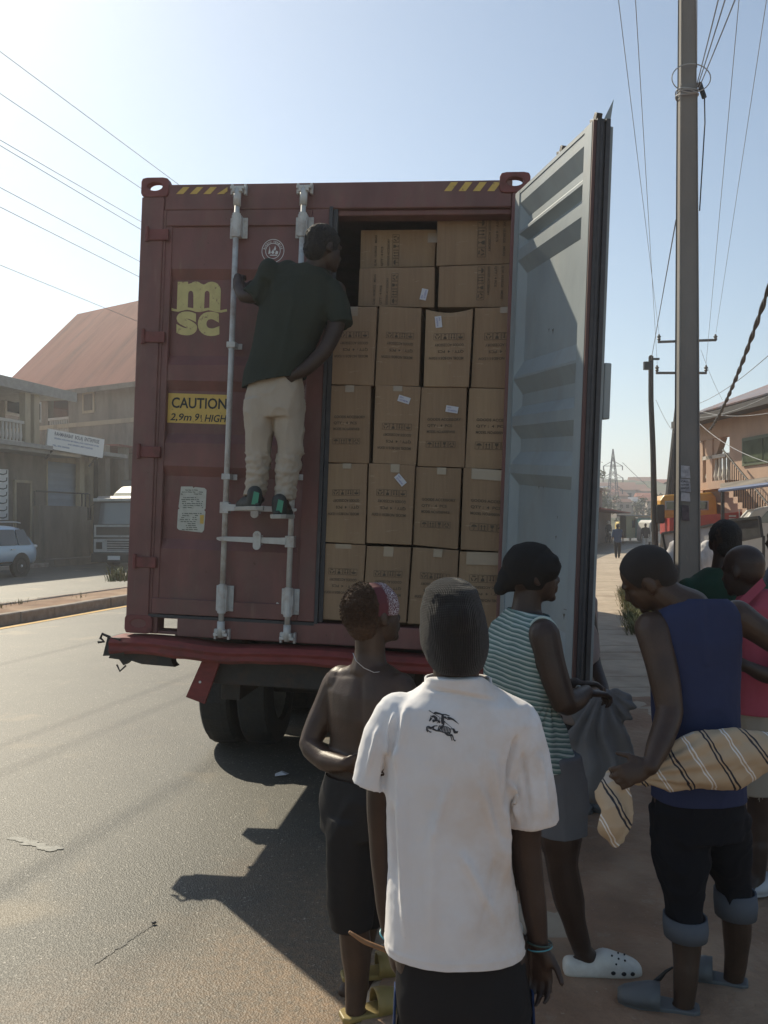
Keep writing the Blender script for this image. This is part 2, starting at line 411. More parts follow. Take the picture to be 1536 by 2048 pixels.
big=N(.5,6); wide=ramp(t,big.outputs[0],[(.35,(.85,.85,.85)),(.65,(1.15,1.12,1.08))])
c=mixc(t,1.0,spk,wide,'MULTIPLY')
# sandy dust that gathers towards the pavement: distance from the road's right edge, broken up by noise
sep=t.nodes.new('ShaderNodeSeparateXYZ'); L(tc.outputs['Object'],sep.inputs[0])
e=math_node(t,'SUBTRACT',sep.outputs['X'],math_node(t,'MULTIPLY',sep.outputs['Y'],.26))   # edge at -.85
dn=N(1.1,8,.7); e2=math_node(t,'ADD',e,math_node(t,'MULTIPLY',dn.outputs[0],2.6))
near=math_node(t,'MULTIPLY',sep.outputs['Y'],-.22)
e3=math_node(t,'ADD',e2,near)
mr=t.nodes.new('ShaderNodeMapRange'); mr.inputs[1].default_value=-1.9; mr.inputs[2].default_value=-.15; L(e3,mr.inputs[0])
dn2=N(26,6,.7); dd=math_node(t,'MULTIPLY',mr.outputs[0],ramp(t,dn2.outputs[0],[(.35,(.25,.25,.25)),(.65,(1,1,1))]))
c=mixc(t,dd,c,(.30,.195,.115))
sp=N(.9,3,.5); spots=ramp(t,sp.outputs[0],[(.60,(0,0,0)),(.68,(.4,.4,.4))])
c=mixc(t,spots,c,(.27,.21,.13))
vc=N(.45,kind='ShaderNodeTexVoronoi'); vc.feature='DISTANCE_TO_EDGE'
wn=N(3,5)
mpw=t.nodes.new('ShaderNodeVectorMath'); mpw.operation='ADD'; L(tc.outputs['Object'],mpw.inputs[0]); L(wn.outputs['Color'],mpw.inputs[1]); L(mpw.outputs[0],vc.inputs['Vector'])
crk=ramp(t,vc.outputs['Distance'],[(0,(1,1,1)),(.006,(0,0,0))]); ms=N(.35,2); msk=ramp(t,ms.outputs[0],[(.52,(0,0,0)),(.6,(.8,.8,.8))])
c=mixc(t,math_node(t,'MULTIPLY',crk,msk),c,(.03,.028,.026))
L(c,b.inputs['Base Color']); b.inputs['Specular IOR Level'].default_value=.5
rn=N(60,4); mr2=t.nodes.new('ShaderNodeMapRange'); mr2.inputs[3].default_value=.42; mr2.inputs[4].default_value=.75; L(rn.outputs[0],mr2.inputs[0]); L(mr2.outputs[0],b.inputs['Roughness'])
bp=t.nodes.new('ShaderNodeBump'); bp.inputs['Strength'].default_value=.38; bp.inputs['Distance'].default_value=.005
hb=math_node(t,'ADD',vor.outputs['Distance'],math_node(t,'MULTIPLY',N(55,6).outputs[0],.9)); L(hb,bp.inputs['Height']); L(bp.outputs[0],b.inputs['Normal'])
layer(ASPH,.55,(1,1,1),.55,.75,(.035,.034,.03),.5,seed=2); layer(ASPH,2.8,(1.6,.5,1),.60,.72,(.20,.16,.11),.35,seed=6)
DIRT=mat('red_dirt',(.26,.155,.095),.95,n=.25,ns=3,col2=(.34,.23,.15),bump=.6,bs=18,dirt=.5,dirtcol=(.17,.11,.075),ds=2.2,bdist=.03)
layer(DIRT,9,(1,1,1),.58,.70,(.33,.26,.19),.5,seed=1); layer(DIRT,45,(1,1,1),.64,.72,(.42,.36,.29),.7,seed=4)
SLAB=mat('dusty_concrete',(.43,.35,.26),.9,n=.15,ns=5,col2=(.37,.30,.22),bump=.35,bs=30,dirt=.5,dirtcol=(.24,.155,.10),ds=1.6)
KERB=mat('kerb_concrete',(.33,.28,.23),.9,n=.25,ns=7,bump=.4,bs=30,dirt=.6,dirtcol=(.25,.16,.10),ds=5)
CONC=mat('grey_concrete',(.30,.285,.26),.85,n=.18,ns=4,bump=.25,bs=35,dirt=.3,dirtcol=(.2,.18,.16),ds=3)
# far terrain reaches the horizon
gm=MB(); gm.add([(-600,-60,-.03),(600,-60,-.03),(600,900,-.03),(-600,900,-.03)],[(0,1,2,3)]); ground(gm,'ground',DIRT)
ground(strip(-6.9,3.9,-12,230,0.0,80),'road',ASPH)
ground(strip(-19,-8.4,-12,230,0.002,80),'opposite_carriageway',ASPH)
YLINE=mat('yellow_road_paint',(.55,.33,.08),.7,n=.25,ns=20)
mb=strip(-6.67,-6.50,-6,140,.006,60); ground(mb,'yellow_edge_line',YLINE)
# median: kerb stones on both sides, dirt between
ground(ribbon(-8.3,-7.0,-12,200,-.02,.17),'median_strip',DIRT)
kr=random.Random(3)
mb=MB(); 
def kerbrun(mb,off,wd,D0,D1,h,step=.95):
    D=D0
    while D<D1:
        a=D+.012;b2=D+step-.012; dz=kr.uniform(-.012,.012); dx=kr.uniform(-.012,.012)
        r=[]
        for q in (a,b2):
            x=base(q)+off+dx; r.append([V(x,q,-.03),V(x+wd,q,-.03),V(x+wd,q,h+dz-.02),V(x+wd-.02,q,h+dz),V(x+.02,q,h+dz),V(x,q,h+dz-.02)])
        mb.rings(r); D+=step
mb=MB(); kerbrun(mb,-7.02,.2,8,60,.2); kerbrun(mb,-8.45,.2,8,60,.2); ground(mb,'median_kerb',KERB)
mb=MB(); kerbrun(mb,-19.1,.2,14,70,.16); ground(mb,'far_kerb',KERB)
ground(ribbon(-24.5,-19.0,-12,150,-.02,.13),'opposite_pavement',SLAB)
# near pavement: slabs laid across, with joints, on a low kerb
PZ=.06
mb=MB(); D=1.2; k=0
while D<90:
    st=.62 if D<17 else 1.6
    a=D+.009; b2=D+st-.009; dz=kr.uniform(-.004,.003); r=[]
    for q in (a,b2):
        x=base(q); r.append([V(x+2.98,q,-.02),V(x+(4.45 if q<30 else 4.45+(q-30)*.06),q,-.02),V(x+(4.45 if q<30 else 4.45+(q-30)*.06),q,PZ+dz),V(x+3.01,q,PZ+dz),V(x+2.98,q,PZ+dz-.015)])
    mb.rings(r); D+=st
ground(mb,'pavement',SLAB)
mb=MB(); vs=[];fs=[]; nx,ny=110,420
for j in range(ny+1):
    q=-4+ (100)*(j/ny)**1.7
    for i in range(nx+1):
        x=base(q)+3.02+(40)*(i/nx)**2
        z=PZ-.006+.02*noise.noise(V(x*.8,q*.8,0))+.012*noise.noise(V(x*3,q*3,4))
        if i==0: z=-.03
        elif x<base(q)+4.6: z=PZ-.014+.010*noise.noise(V(x*1.7,q*1.7,0))+max(0,min(1,(10.5-q)/3))*.020+ (.006 if 9<q<12 else 0)*noise.noise(V(x*5,q*5,2))
        vs.append((x,q,z+.004*noise.noise(V(x*7,q*7,9))))
for j in range(ny):
    for i in range(nx):
        a=j*(nx+1)+i; fs.append((a,a+1,a+nx+2,a+nx+1))
mb.add(vs,fs); o=ground(mb,'dirt_verge',DIRT,smooth=True)
# worn paint scrap and litter on the asphalt
PAPER=mat('litter_paper',(.55,.56,.6),.7,n=.2,ns=30)
def scrap(px,py,wd,dp,rot,name,label,cat,m,z=.008,jag=.3,th=.003,kind=None):
    g=G(px,py,z); n=14; pl=[]
    for i in range(n):
        a=2*math.pi*i/n; q=1+kr.uniform(-jag,jag); pl.append((math.cos(a)*wd*q,math.sin(a)*dp*q))
    c,s=math.cos(rot),math.sin(rot)
    mb=MB(); mb.prism(pl,g,V(c,s,0),V(-s,c,0),V(0,0,th))
    if kind: o=ground(mb,name,m)
    else: o=solo(mb,name,m,label,cat)
    return o
mb=MB(); rr=random.Random(5)
for i in range(26):
    f=i/25; px=25+f*88; py=1676+f*24+ (rr.uniform(-4,4)); g=G(px,py,.0025)
    pl=[(math.cos(2*math.pi*j/8)*rr.uniform(.02,.05),math.sin(2*math.pi*j/8)*rr.uniform(.012,.03)) for j in range(8)]
    mb.poly(pl,g+V(0,0,.00008*i),V(1,0,0),V(0,1,0))
ground(mb,'worn_white_road_mark',mat('worn_white_paint',(.36,.35,.31),.8,n=.3,ns=40))
mb=MB(); rr=random.Random(6); px_,py_=188,1927; vs=[];fs=[]
for i in range(40):
    f=i/39; a=G(188+120*f+rr.uniform(-2,2),1927-80*f+rr.uniform(-2.5,2.5),.0045); wd=.0022+.0035*abs(noise.noise(V(f*9,0,0))); vs+=[a+V(-wd*.6,wd,0),a+V(wd*.6,-wd,0)]
for i in range(39): fs.append((2*i,2*i+1,2*i+3,2*i+2))
mb.add(vs,fs); ground(mb,'road_crack',BLACK)
mb=MB(); g=G(563,1550,.01); mb.add([g+V(-.045,-.03,0),g+V(.04,-.035,.012),g+V(.055,.02,.004),g+V(.0,.04,.02),g+V(-.05,.02,.004),g+V(0,0,.022)],[(0,1,5),(1,2,5),(2,3,5),(3,4,5),(4,0,5)])
solo(mb,'crumpled_paper',PAPER,'crumpled pale scrap of paper lying in the shade beside the rear tyre','litter')
for i,(px,py) in enumerate(((308,1845),)):
    mb=MB(); mb.ell(G(px,py,.01),((.013,0,0),(0,.009,0),(0,0,.006)),8,6)
    solo(mb,'pebble',STEEL,('small dark stone on the sunlit asphalt below the shadow tip','small dark stone on the asphalt at the far left of the road','small dark stone on dusty asphalt near the bottom of the photo')[i],'stone','loose stones on the asphalt')
# ================================================================ container frame (x across the rear, y forward, z up)
lt=P(290,357,5.417); lb=P(250,1265,5.417); rt=P(1067,345,5.10)
u=(rt-lt).normalized(); vv=(lt-lb); vv=(vv-u*vv.dot(u)).normalized(); n_=vv.cross(u)
CM=Matrix(((u.x,n_.x,vv.x,lb.x),(u.y,n_.y,vv.y,lb.y),(u.z,n_.z,vv.z,lb.z),(0,0,0,1)))
CMI=CM.inverted()
def hit(px,py,M,y=0.0):
    "pixel -> (x,z) in the plane y of frame M"
    Mi=M.inverted(); o=Mi@V(0,0,CH); d=(Mi@P(px,py,5.0))-o
    k=(y-o.y)/d.y; q=o+d*k; return q.x,q.z
def C(px,py,y=0.0): return hit(px,py,CM,y)
W_=2.438; H_=2.896; LC=11.9
cont=thing('shipping_container','dark red high cube shipping container standing on the trailer, one door open on cartons','container',M=CM)
m=lambda: MB(CM)
# frame
mb=m(); mb.box((0,0,0.0),(.15,.16,H_-.117)); mb.box((.15,.02,.0),(.205,.14,H_-.1)); mb.box((W_-.10,0,0),(W_,.16,H_-.117)); mb.box((.04,.16,.1),(.12,LC,.2)); mb.box((W_-.12,.16,.1),(W_-.04,LC,.2))
mb.box((0,LC,0),(.15,LC+.15,H_)); mb.box((W_-.15,LC,0),(W_,LC+.15,H_))
mb.build('corner_post',PAINT,cont,bevel=.008)
mb=m(); mb.box((.15,.012,H_-.2),(W_-.10,.16,H_-.035)); mb.box((.15,.04,H_-.235),(W_-.10,.15,H_-.2)); mb.build('header',PAINT,cont,bevel=.008)
mb=m(); mb.box((.34,.006,-.005),(W_-.10,.18,.125)); mb.box((.15,.03,.0),(.34,.18,.02)); mb.box((.15,.03,.10),(.34,.18,.125)); mb.build('door_sill',PAINT,cont,bevel=.006)
for (x,z) in ((0,0),(W_-.178,0),(0,H_-.118),(W_-.178,H_-.118)):
  for y in (-.004,LC):
    if y>1 and z==0: continue
    mb=m(); x0=-.006 if x==0 else x; x1=x0+.184; zt=z+(.124 if z else .118); zb=z-.0
    # block with an oval aperture on the rear face
    cx=(x0+x1)/2; cz=(zb+zt)/2+.005; ow,oh=.050,.027
    N8=24; outer=[];inner=[]
    for j in range(N8):
        a=2*math.pi*j/N8; ca,sa=math.cos(a),math.sin(a)
        q=min(1/abs(ca) if abs(ca)>1e-6 else 9,1/abs(sa) if abs(sa)>1e-6 else 9)
        q=min(q,1.27)
        outer.append((cx+ca*q*(x1-x0)/2,cz+sa*q*(zt-zb)/2-.005)); inner.append((cx+ca*ow,cz+sa*oh))
    y0,y1=y,y+.17
    rA=[V(a[0],y0,a[1]) for a in outer]; rB=[V(a[0],y0,a[1]) for a in inner]; rC=[V(a[0],y0+.05,a[1]) for a in inner]; rD=[V(a[0],y1,a[1]) for a in outer]
    hole = z>0
    if hole and y<1:
        y1=y+.06; rD=[V(a[0],y1,a[1]) for a in outer]; rC=[V(a[0],y1,a[1]) for a in inner]; mb.rings([rA,rB,rC,rD],closed=True)
    else: mb.rings([rD,rA,rB,rC],cap=True)
    mb.build('corner_casting',PAINTD,cont,bevel=.006)
# hazard stripes on the header
mb=m()
def stripes(px0,px1,n):
    for i in range(n):
        pa=px0+(px1-px0)*i/n; wd=(px1-px0)/n
        a=C(pa,387);b2=C(pa+wd*.52,387);c2=C(pa+wd*1.0,373);d2=C(pa+wd*.52,373)
        if i==n-1: c2=C(px1-6,381); d2=C(px1-6,373); 
        mb.add([(q[0],.009,q[1]) for q in (a,b2,c2,d2)],[(0,1,2,3)])
stripes(351,460,4); mb.build('hazard_stripes',YEL,cont)
mb=m(); 
def stripes2(px0,px1,n):
    for i in range(n):
        pa=px0+(px1-px0)*i/n; wd=(px1-px0)/n
        mb.add([(q[0],.009,q[1]) for q in (C(pa,381),C(pa+wd*.5,381),C(pa+wd*.98,363),C(pa+wd*.48,363))],[(0,1,2,3)])
stripes2(888,1003,4); mb.build('hazard_stripes',YEL,cont)
# side walls, roof, floor, front
def corr(x,inw):
    r=[];y=.16;pts=[]
    while y<LC:
        for dy,dx in ((0,0),(.07,0),(.14,.036),(.21,.036)):
            if y+dy<LC: pts.append((y+dy,dx))
        y+=.28
    pts.append((LC,0))
    vs=[];fs=[]
    for (yy,dx) in pts: vs+=[(x+inw*dx,yy,.16),(x+inw*dx,yy,H_-.06)]
    for i in range(len(pts)-1): fs.append((2*i,2*i+2,2*i+3,2*i+1))
    return vs,fs
for x,iw in ((.02,1),(W_-.02,-1)):
    mb=m(); mb.add(*corr(x,iw)); mb.build('side_wall',PAINT,cont,solid=.004)
mb=m(); mb.box((.02,.16,H_-.05),(W_-.02,LC,H_-.045)); mb.box((.02,.16,H_-.1),(.08,LC,H_-.02)); mb.box((W_-.08,.16,H_-.1),(W_-.02,LC,H_-.02)); mb.build('roof',PAINT,cont)
mb=m(); mb.box((.05,.17,.10),(W_-.05,LC,.15)); mb.build('floor',mat('plywood_floor',(.16,.10,.06),.7,n=.2,ns=6),cont)
mb=m(); mb.box((.15,LC+.02,.1),(W_-.15,LC+.06,H_-.06)); mb.build('front_wall',PAINT,cont)
# interior light grey lining faces
mb=m(); mb.box((.066,.17,.151),(.07,LC-.02,H_-.06)); mb.box((W_-.07,.17,.151),(W_-.066,LC-.02,H_-.06)); mb.build('inner_wall',mat('inner_paint',(.25,.25,.25),.6,n=.1,ns=4),cont)
# ---- closed left door
D0,D1=.145,1.222; zb,zt=.13,H_-.20
ldoor=None
prof=[(0,0),(.135,0),(.16,.034),(.33,.034),(.355,0),(.42,0),(.445,.034),(.56,.034),(.585,0),(.63,0),(.655,.034),(.86,.034),(.885,0),(1,0)]
mb=m()
vs=[];fs=[]
pz=[(zb+.1+(zt-zb-.2)*s,.03+d*.8) for s,d in prof]
# inner panel with sloped recess ends
xa,xb=D0+.02,D1-.11
def recpanel(mb,x0,x1,pr,slope=.015):
    vs=[];fs=[]
    for z,y in pr:
        vs+=[(x0,.03,z),(x0+slope,y,z),(x1-slope-(.03 if y>.04 else 0),y,z),(x1,.03,z)]
    for i in range(len(pr)-1):
        for j in range(3):
            a=i*4+j; fs.append((a,a+1,a+5,a+4))
    mb.add(vs,fs)
recpanel(mb,xa,xb,pz)
mb.box((D0,.012,zb),(xa,.07,zt)); mb.box((xb,.012,zb),(D1,.07,zt)); mb.box((xa,.012,zb),(xb,.07,zb+.1)); mb.box((xa,.012,zt-.1),(xb,.07,zt))
mb.box((D0,.065,zb),(D1,.075,zt))
ldoor=mb.build('closed_door',PAINT,cont,bevel=.005,label='closed left door with shipping line logo, caution sticker and two locking rods')
mb=m(); mb.box((D1+.001,.0,zb-.01),(D1+.022,.09,zt+.01)); mb.box((D1+.024,.02,zb),(D1+.05,.05,zt)); mb.box((D0-.018,.004,zb-.005),(D0-.002,.05,zt)); mb.box((D0,.004,zb-.022),(D1,.05,zb-.004)); mb.build('door_gasket',GASK,cont)
# hinges on the left post
for z in (.42,1.12,1.85,2.5):
    mb=m(); mb.box((.045,-.012,z),(.19,.01,z+.07)); mb.tube([(.05,-.014,z-.01),(.05,-.014,z+.085)],.014,8); mb.build('hinge',PAINTD,ldoor,bevel=.004)
# locking rods
def rod(px_top,px_bot,hpy,x_to,dirx):
    xt,zt_=C(px_top,385,-.045); xb_,zb_=C(px_bot,1250,-.045); x=(xt+xb_)/2
    mb=m(); mb.tube([(x,-.045,-.03+.04),(x,-.045,H_-.08)],.0175,14)
    mb.tube([(x,-.045,.02),(x,-.045,.11)],.024,12); mb.tube([(x,-.045,H_-.2),(x,-.045,H_-.1)],.024,12)
    rodo=mb.build('locking_rod',RODM,ldoor,smooth=True)
    rodo.data.polygons.foreach_set('use_smooth',[len(p.vertices)==4 for p in rodo.data.polygons])
    # cams
    for z in (.03,H_-.085):
        mb=m(); s_=1 if z<1 else -1
        mb.box((x-.045,-.062,z-.012),(x+.045,-.03,z+.008)); mb.box((x-.03,-.068,z+.008*s_),(x-.012,-.03,z+.035*s_)); mb.box((x+.014,-.068,z+.008*s_),(x+.034,-.03,z+.03*s_)); mb.build('locking_cam',RODM,rodo,bevel=.004)
        mb=m(); mb.box((x-.05,-.03,z-.035),(x-.035,.004,z+.03)); mb.box((x+.035,-.03,z-.035),(x+.05,.004,z+.03)); mb.build('cam_keeper',RODM,rodo,bevel=.003)
    # bearing brackets with bolts
    for z,h in ((.25,.16),(H_-.32,.13)):
        mb=m(); mb.box((x-.055,.003,z-h/2),(x+.058,.012,z+h/2)); mb.box((x-.03,-.052,z-h/2),(x+.03,.005,z+h/2)); mb.tube([(x,-.045,z-h/2-.01),(x,-.045,z+h/2+.01)],.026,12)
        for i in (-1,1):
            for j in (-1,1): mb.tube([(x+i*.045,-.004,z+j*(h/2-.02)),(x+i*.045,.008,z+j*(h/2-.02))],.009,6)
        mb.build('rod_bracket',RODM,rodo,bevel=.003)
    for py in (690,953):
        if py==690 and px_top>550: continue
        z=C(px_bot,py,-.04)[1]
        mb=m(); mb.box((x-.04,.003,z-.018),(x+.052,.01,z+.018)); mb.box((x-.028,-.065,z-.018),(x+.028,-.058,z+.018)); mb.box((x-.028,-.06,z-.018),(x-.022,.01,z+.018)); mb.box((x+.022,-.06,z-.018),(x+.028,.01,z+.018)); mb.build('guide_bracket',RODM,rodo,bevel=.003)
    z=C(px_bot,hpy,-.05)[1]
    mb=m(); mb.box((x-.028,-.075,z-.035),(x+.028,-.02,z+.035)); e=x+dirx*.06
    mb.prism([(0,-.02),(.05,-.018),(.42,-.012),(.44,-.004),(.44,.01),(.40,.016),(.05,.022),(0,.025)],(x+dirx*.02,-.082,z),(dirx,0,0),(0,0,1),(0,.012,0))
    h=mb.build('door_handle',RODM,rodo,bevel=.003)
    hx=x+dirx*.2
    mb=m(); mb.prism([(math.cos(a)*.026,math.sin(a)*.026+ (.032 if math.sin(a)>0 else -.032)) for a in [2*math.pi*i/16 for i in range(16)]],(hx,-.095,z),(1,0,0),(0,0,1),(0,.012,0)); mb.box((hx-.012,-.085,z-.03),(hx+.012,.01,z+.03)); mb.tube([(hx,-.1,z+.035),(hx,-.09,z+.035)],.011,8); mb.build('handle_catch',RODM,h,bevel=.003)
rod(479,438,1015,0,1); rod(611,571,1083,0,-1)
# ---- decals on the closed door
def quad(mb,pts,y,mi=0): mb.add([(q[0],y,q[1]) for q in pts],[tuple(range(len(pts)))],mi)
# m-s-c logo
def lg(x,y): # crop pixels of the logo -> local
    q=C(320+x/9.6,540+y/9.6,.055); return (q[0],q[1])
def arc(cx,cy,rx,ry,a0,a1,n=10): return [(cx+rx*math.cos(R(a0+(a1-a0)*i/n)),cy-ry*math.sin(R(a0+(a1-a0)*i/n))) for i in range(n+1)]
LY=.0553
mb=m()
mpoly=[(340,225),(538,225),(538,268)]+arc(690,370,140,150,128,48,8)+[(840,280)]+arc(990,400,178,175,130,0,10)+[(1155,770)]
mpoly+= [(945,760)]+[(952,470)]+arc(905,460,47,62,0,180,8)+[(845,760)]+[(640,760)]+[(640,470)]+arc(590,460,48,62,0,180,8)+[(530,760),(322,770)]
quad(mb,[lg(*q) for q in mpoly],LY)
wave=[(215,725),(270,745),(350,762),(420,745),(520,715),(620,730),(720,762),(800,755),(860,735),(930,725),(1020,745),(1100,770),(1180,770),(1285,750),(1290,795),(1180,818),(1080,812),(1000,785),(930,772),(850,790),(760,808),(680,802),(600,775),(520,762),(440,780),(350,802),(260,790),(205,772)]
quad(mb,[lg(*q) for q in wave],LY-.001)
def letter(s,x0,x1,y0,y1):
    vs,fs=text2d(s,1,bold=.045,res=6)
    a0=min(v[0] for v in vs);a1=max(v[0] for v in vs);b0=min(v[1] for v in vs);b1=max(v[1] for v in vs)
    pts=[lg(x0+(v[0]-a0)/(a1-a0)*(x1-x0),y1-(v[1]-b0)/(b1-b0)*(y1-y0)) for v in vs]
    mb.add([(p[0],LY,p[1]) for p in pts],fs)
letter('s',315,712,795,1255); letter('c',725,1140,800,1268)
mb.build('line_logo',LOGO,ldoor,label='pale yellow m sc logo with wavy line')
# caution sticker
mb=m(); LY=.0553; st_=[C(337,786,LY),C(456,790,LY),C(453,849,LY),C(334,845,LY)]; quad(mb,st_,LY); stk=mb.build('caution_sticker',YEL,ldoor)
mb=m(); a=C(343,815,.055); b2=C(453,818,.055); ux=V(b2[0]-a[0],0,b2[1]-a[1]); wdt=ux.length; ux.normalize(); uz=V(-ux.z,0,ux.x)
put_text(mb,'CAUTION',V(a[0],LY-.0012,a[1]),ux,uz,width=wdt,height=.068,bold=.02)
a=C(340,840,.055); b2=C(383,841,.055); put_text(mb,'2,9m',V(a[0],LY-.0012,a[1]),ux,uz,width=b2[0]-a[0],height=.046,bold=.015,shear=.2)
a=C(390,841,.055); put_text(mb,'9',V(a[0],LY-.0012,a[1]),ux,uz,width=.028,height=.046,bold=.015,shear=.2)
a=C(401,836,.055); put_text(mb,'1',V(a[0],LY-.0012,a[1]),ux,uz,width=.007,height=.02,bold=.02); a=C(401,843,.055); put_text(mb,'2',V(a[0],LY-.0012,a[1]),ux,uz,width=.012,height=.02,bold=.02)
a=C(409,843,.055); b2=C(453,844,.055); put_text(mb,'HIGH',V(a[0],LY-.0012,a[1]),ux,uz,width=b2[0]-a[0],height=.046,bold=.015,shear=.2)
mb.build('caution_text',INK,stk)
# data plate
mb=m(); pts=[C(*q,.055) for q in ((362,973),(385,973),(387,976),(390,974),(409,976),(413,980),(411,1018),(408,1020),(411,1023),(408,1060),(404,1065),(358,1060),(354,1056),(356,1019),(359,1017),(357,1014)) ]; quad(mb,pts,LY)
pl=mb.build('data_plate',mat('data_plate_metal',(.52,.52,.46),.4,n=.1,ns=30,dirt=.4,dirtcol=(.3,.25,.2),ds=20),ldoor)
mb=m(); rr=random.Random(11)
for py in list(range(979,990,4))+list(range(994,1016,4))+list(range(1026,1060,4)):
    x0=358+rr.uniform(2,9); 
    while x0<404:
        x1=min(x0+rr.uniform(2,9),406); 
        if rr.random()<.8 and not(py>1026 and 392<x0): a=C(x0,py,.055);b2=C(x1,py+.6,.055); mb.add([(a[0],LY-.001,a[1]),(b2[0],LY-.001,b2[1]),(b2[0],LY-.001,b2[1]-.0055),(a[0],LY-.001,a[1]-.0055)],[(0,1,2,3)])
        x0=x1+rr.uniform(.8,2)
mb.build('plate_text',mat('plate_ink',(.16,.17,.14),.6),pl)
mb=m(); quad(mb,[C(400,1030,.055),C(408,1030,.055),C(407,1048,.055),C(400,1047,.055)],LY-.001); mb.build('plate_mark',YEL,pl)
# round emblem, rings of small letters
LY=.0283
mb=m(); ec=C(546,502,.03); r_=.073
def annulus(mb,cx,cz,r0,r1,y,n=40):
    vs=[];fs=[]
    for i in range(n):
        a=2*math.pi*i/n; vs+=[(cx+math.cos(a)*r0,y,cz+math.sin(a)*r0*1.02),(cx+math.cos(a)*r1,y,cz+math.sin(a)*r1*1.02)]
    for i in range(n): j=(i+1)%n; fs.append((2*i,2*i+1,2*j+1,2*j))
    mb.add(vs,fs)
annulus(mb,ec[0],ec[1],r_-.004,r_,LY); annulus(mb,ec[0],ec[1],r_-.028,r_-.024,LY)
for i,ch in enumerate('BUREAU VERITAS'.ljust(14)):
    a=R(165-i*11.5)
    if ch==' ': continue
    rad=V(math.cos(a),0,math.sin(a)); tan=V(math.sin(a),0,-math.cos(a))
    put_text(mb,ch,V(ec[0],LY,ec[1])+rad*(r_-.021)-tan*.004,tan,rad,width=.0085,height=.012,bold=.02)
rr=random.Random(2)
for pl_ in ([(-.03,-.02),(-.022,.03),(-.014,-.015)],[(-.012,-.01),(.002,.012),(.01,-.012),(0,-.02)],[(.004,.01),(.014,.034),(.02,.012),(.012,.0)],[(.014,-.02),(.02,.002),(.034,-.004),(.032,-.02)],[(-.02,-.024),(.03,-.024),(.028,-.03),(-.018,-.03)]):
    mb.poly(pl_,(ec[0],LY,ec[1]),(1,0,0),(0,0,1))
mb.build('round_emblem',WHT,ldoor)
# small white paint chips
mb=m()
for px,py,sz in ((554,1208,.012),(538,1228,.01),(612,460,.008),(620,1040,.006)):
    a=C(px,py,.03); mb.poly([(-sz,-sz*.5),(sz*.3,-sz*.7),(sz,sz*.4),(0,sz)],(a[0],LY,a[1]),(1,0,0),(0,0,1))
mb.build('paint_chips',WHT,ldoor)
# ================================================================ open right door (d along the door toward the free edge)
Dh,Df=4.98,3.90
A=P(1033,388,Dh); B=P(1187,243,Df); d=(B-A); DW=d.length; d.normalize()
up=Vector(vv); yax=up.cross(d).normalized()    # outward (away from the opening side)
if yax.x<0: yax=-yax
DM=Matrix(((d.x,yax.x,up.x,A.x),(d.y,yax.y,up.y,A.y),(d.z,yax.z,up.z,A.z),(0,0,0,1)))
DH=2.60; m2=lambda: MB(DM)
rdoor=thing('open_container_door_hinge','x','x',M=DM)
bpy.data.objects.remove(rdoor)
# the open door is a part of the container: built in world space under its root
def dz(s): return -DH*s
pr=[(.0,0),(.022,0),(.055,.036),(.07,.036),(.086,0),(.092,0),(.108,.036),(.115,.036),(.127,0),(.152,0),(.182,.036),(.38,.036),(.415,0),(.42,0),(.453,.036),(.48,.036),(.503,0),(.525,0),(.553,.036),(.582,.036),(.61,0),(.63,0),(.655,.036),(.925,.036),(.955,0),(1,0)]
mb=m2(); x0,x1=.075,DW-.085
vs=[];fs=[]
for s,dp in pr:
    z=dz(s*.985+.008); sl=.05 if dp>0 else 0
    dp*=1.15; vs+=[(x0,.0,z),(x0+sl,dp,z),(x1-sl*.35,dp,z),(x1,.0,z)]
for i in range(len(pr)-1):
    for j in range(3): a=i*4+j; fs.append((a,a+1,a+5,a+4))
mb.add(vs,fs)
mb.box((.0,-.006,dz(1)),(x0,.057,0)); mb.box((x1,-.006,dz(1)),(DW,.057,0)); mb.box((x0,-.004,-.02),(x1,.057,0.0)); mb.box((x0,-.004,dz(1)),(x1,.057,dz(.985)))
od=mb.build('open_door',GREY,cont,bevel=.004,label='open right door seen from its grey inner side')
mb=m2(); mb.box((0,.058,dz(1)),(DW-.001,.063,0)); mb.build('outer_skin',PAINT,od)
# free edge: red steel tube, double lip rubber gasket, outer skin edge
mb=m2(); mb.box((DW+.0005,-.004,dz(1)),(DW+.012,.012,.004)); mb.build('red_edge',mat('edge_red_brown',(.10,.05,.045),.6),od)
mb=m2(); mb.box((DW+.0005,.013,dz(1.006)),(DW+.016,.034,.012)); mb.box((DW+.0005,.036,dz(1.006)),(DW+.012,.052,.012)); mb.box((DW+.0005,.054,dz(1.0)),(DW+.022,.075,.012)); mb.tube([(DW+.014,.035,dz(1)),(DW+.014,.035,.01)],.008,8); mb.build('edge_gasket',GASK,od)
mb=m2(); mb.box((DW-.08,.064,dz(1)),(DW-.001,.1,-.01)); mb.box((.0,.064,dz(1)),(.08,.1,0)); mb.build('outer_frame',GREY,od,bevel=.006)
mb=m2(); mb.add([(DW-.06,.0,.002),(DW+.016,.0,.002),(DW+.016,.075,.002),(DW-.06,.075,.002),(DW-.01,.05,.012),(DW+.022,.085,.105)],[(0,1,4),(1,2,5,4),(2,3,5),(3,0,4,5),(0,3,2,1)]); mb.build('bent_corner',GREY,od)
for x in (DW-.18,DW-.62):
    mb=m2(); mb.tube([(x,.09,dz(1)-.02),(x,.09,.09)],.0175,10); rdd=mb.build('outer_locking_rod',RODM,od)
    mb=m2(); mb.prism([(-.045,.0),(.03,.0),(.04,.03),(.01,.045),(-.01,.02),(-.05,.03)],(x,.075,.075),(1,0,0),(0,0,1),(0,.03,0)); mb.build('locking_cam',STEEL,rdd,bevel=.003)
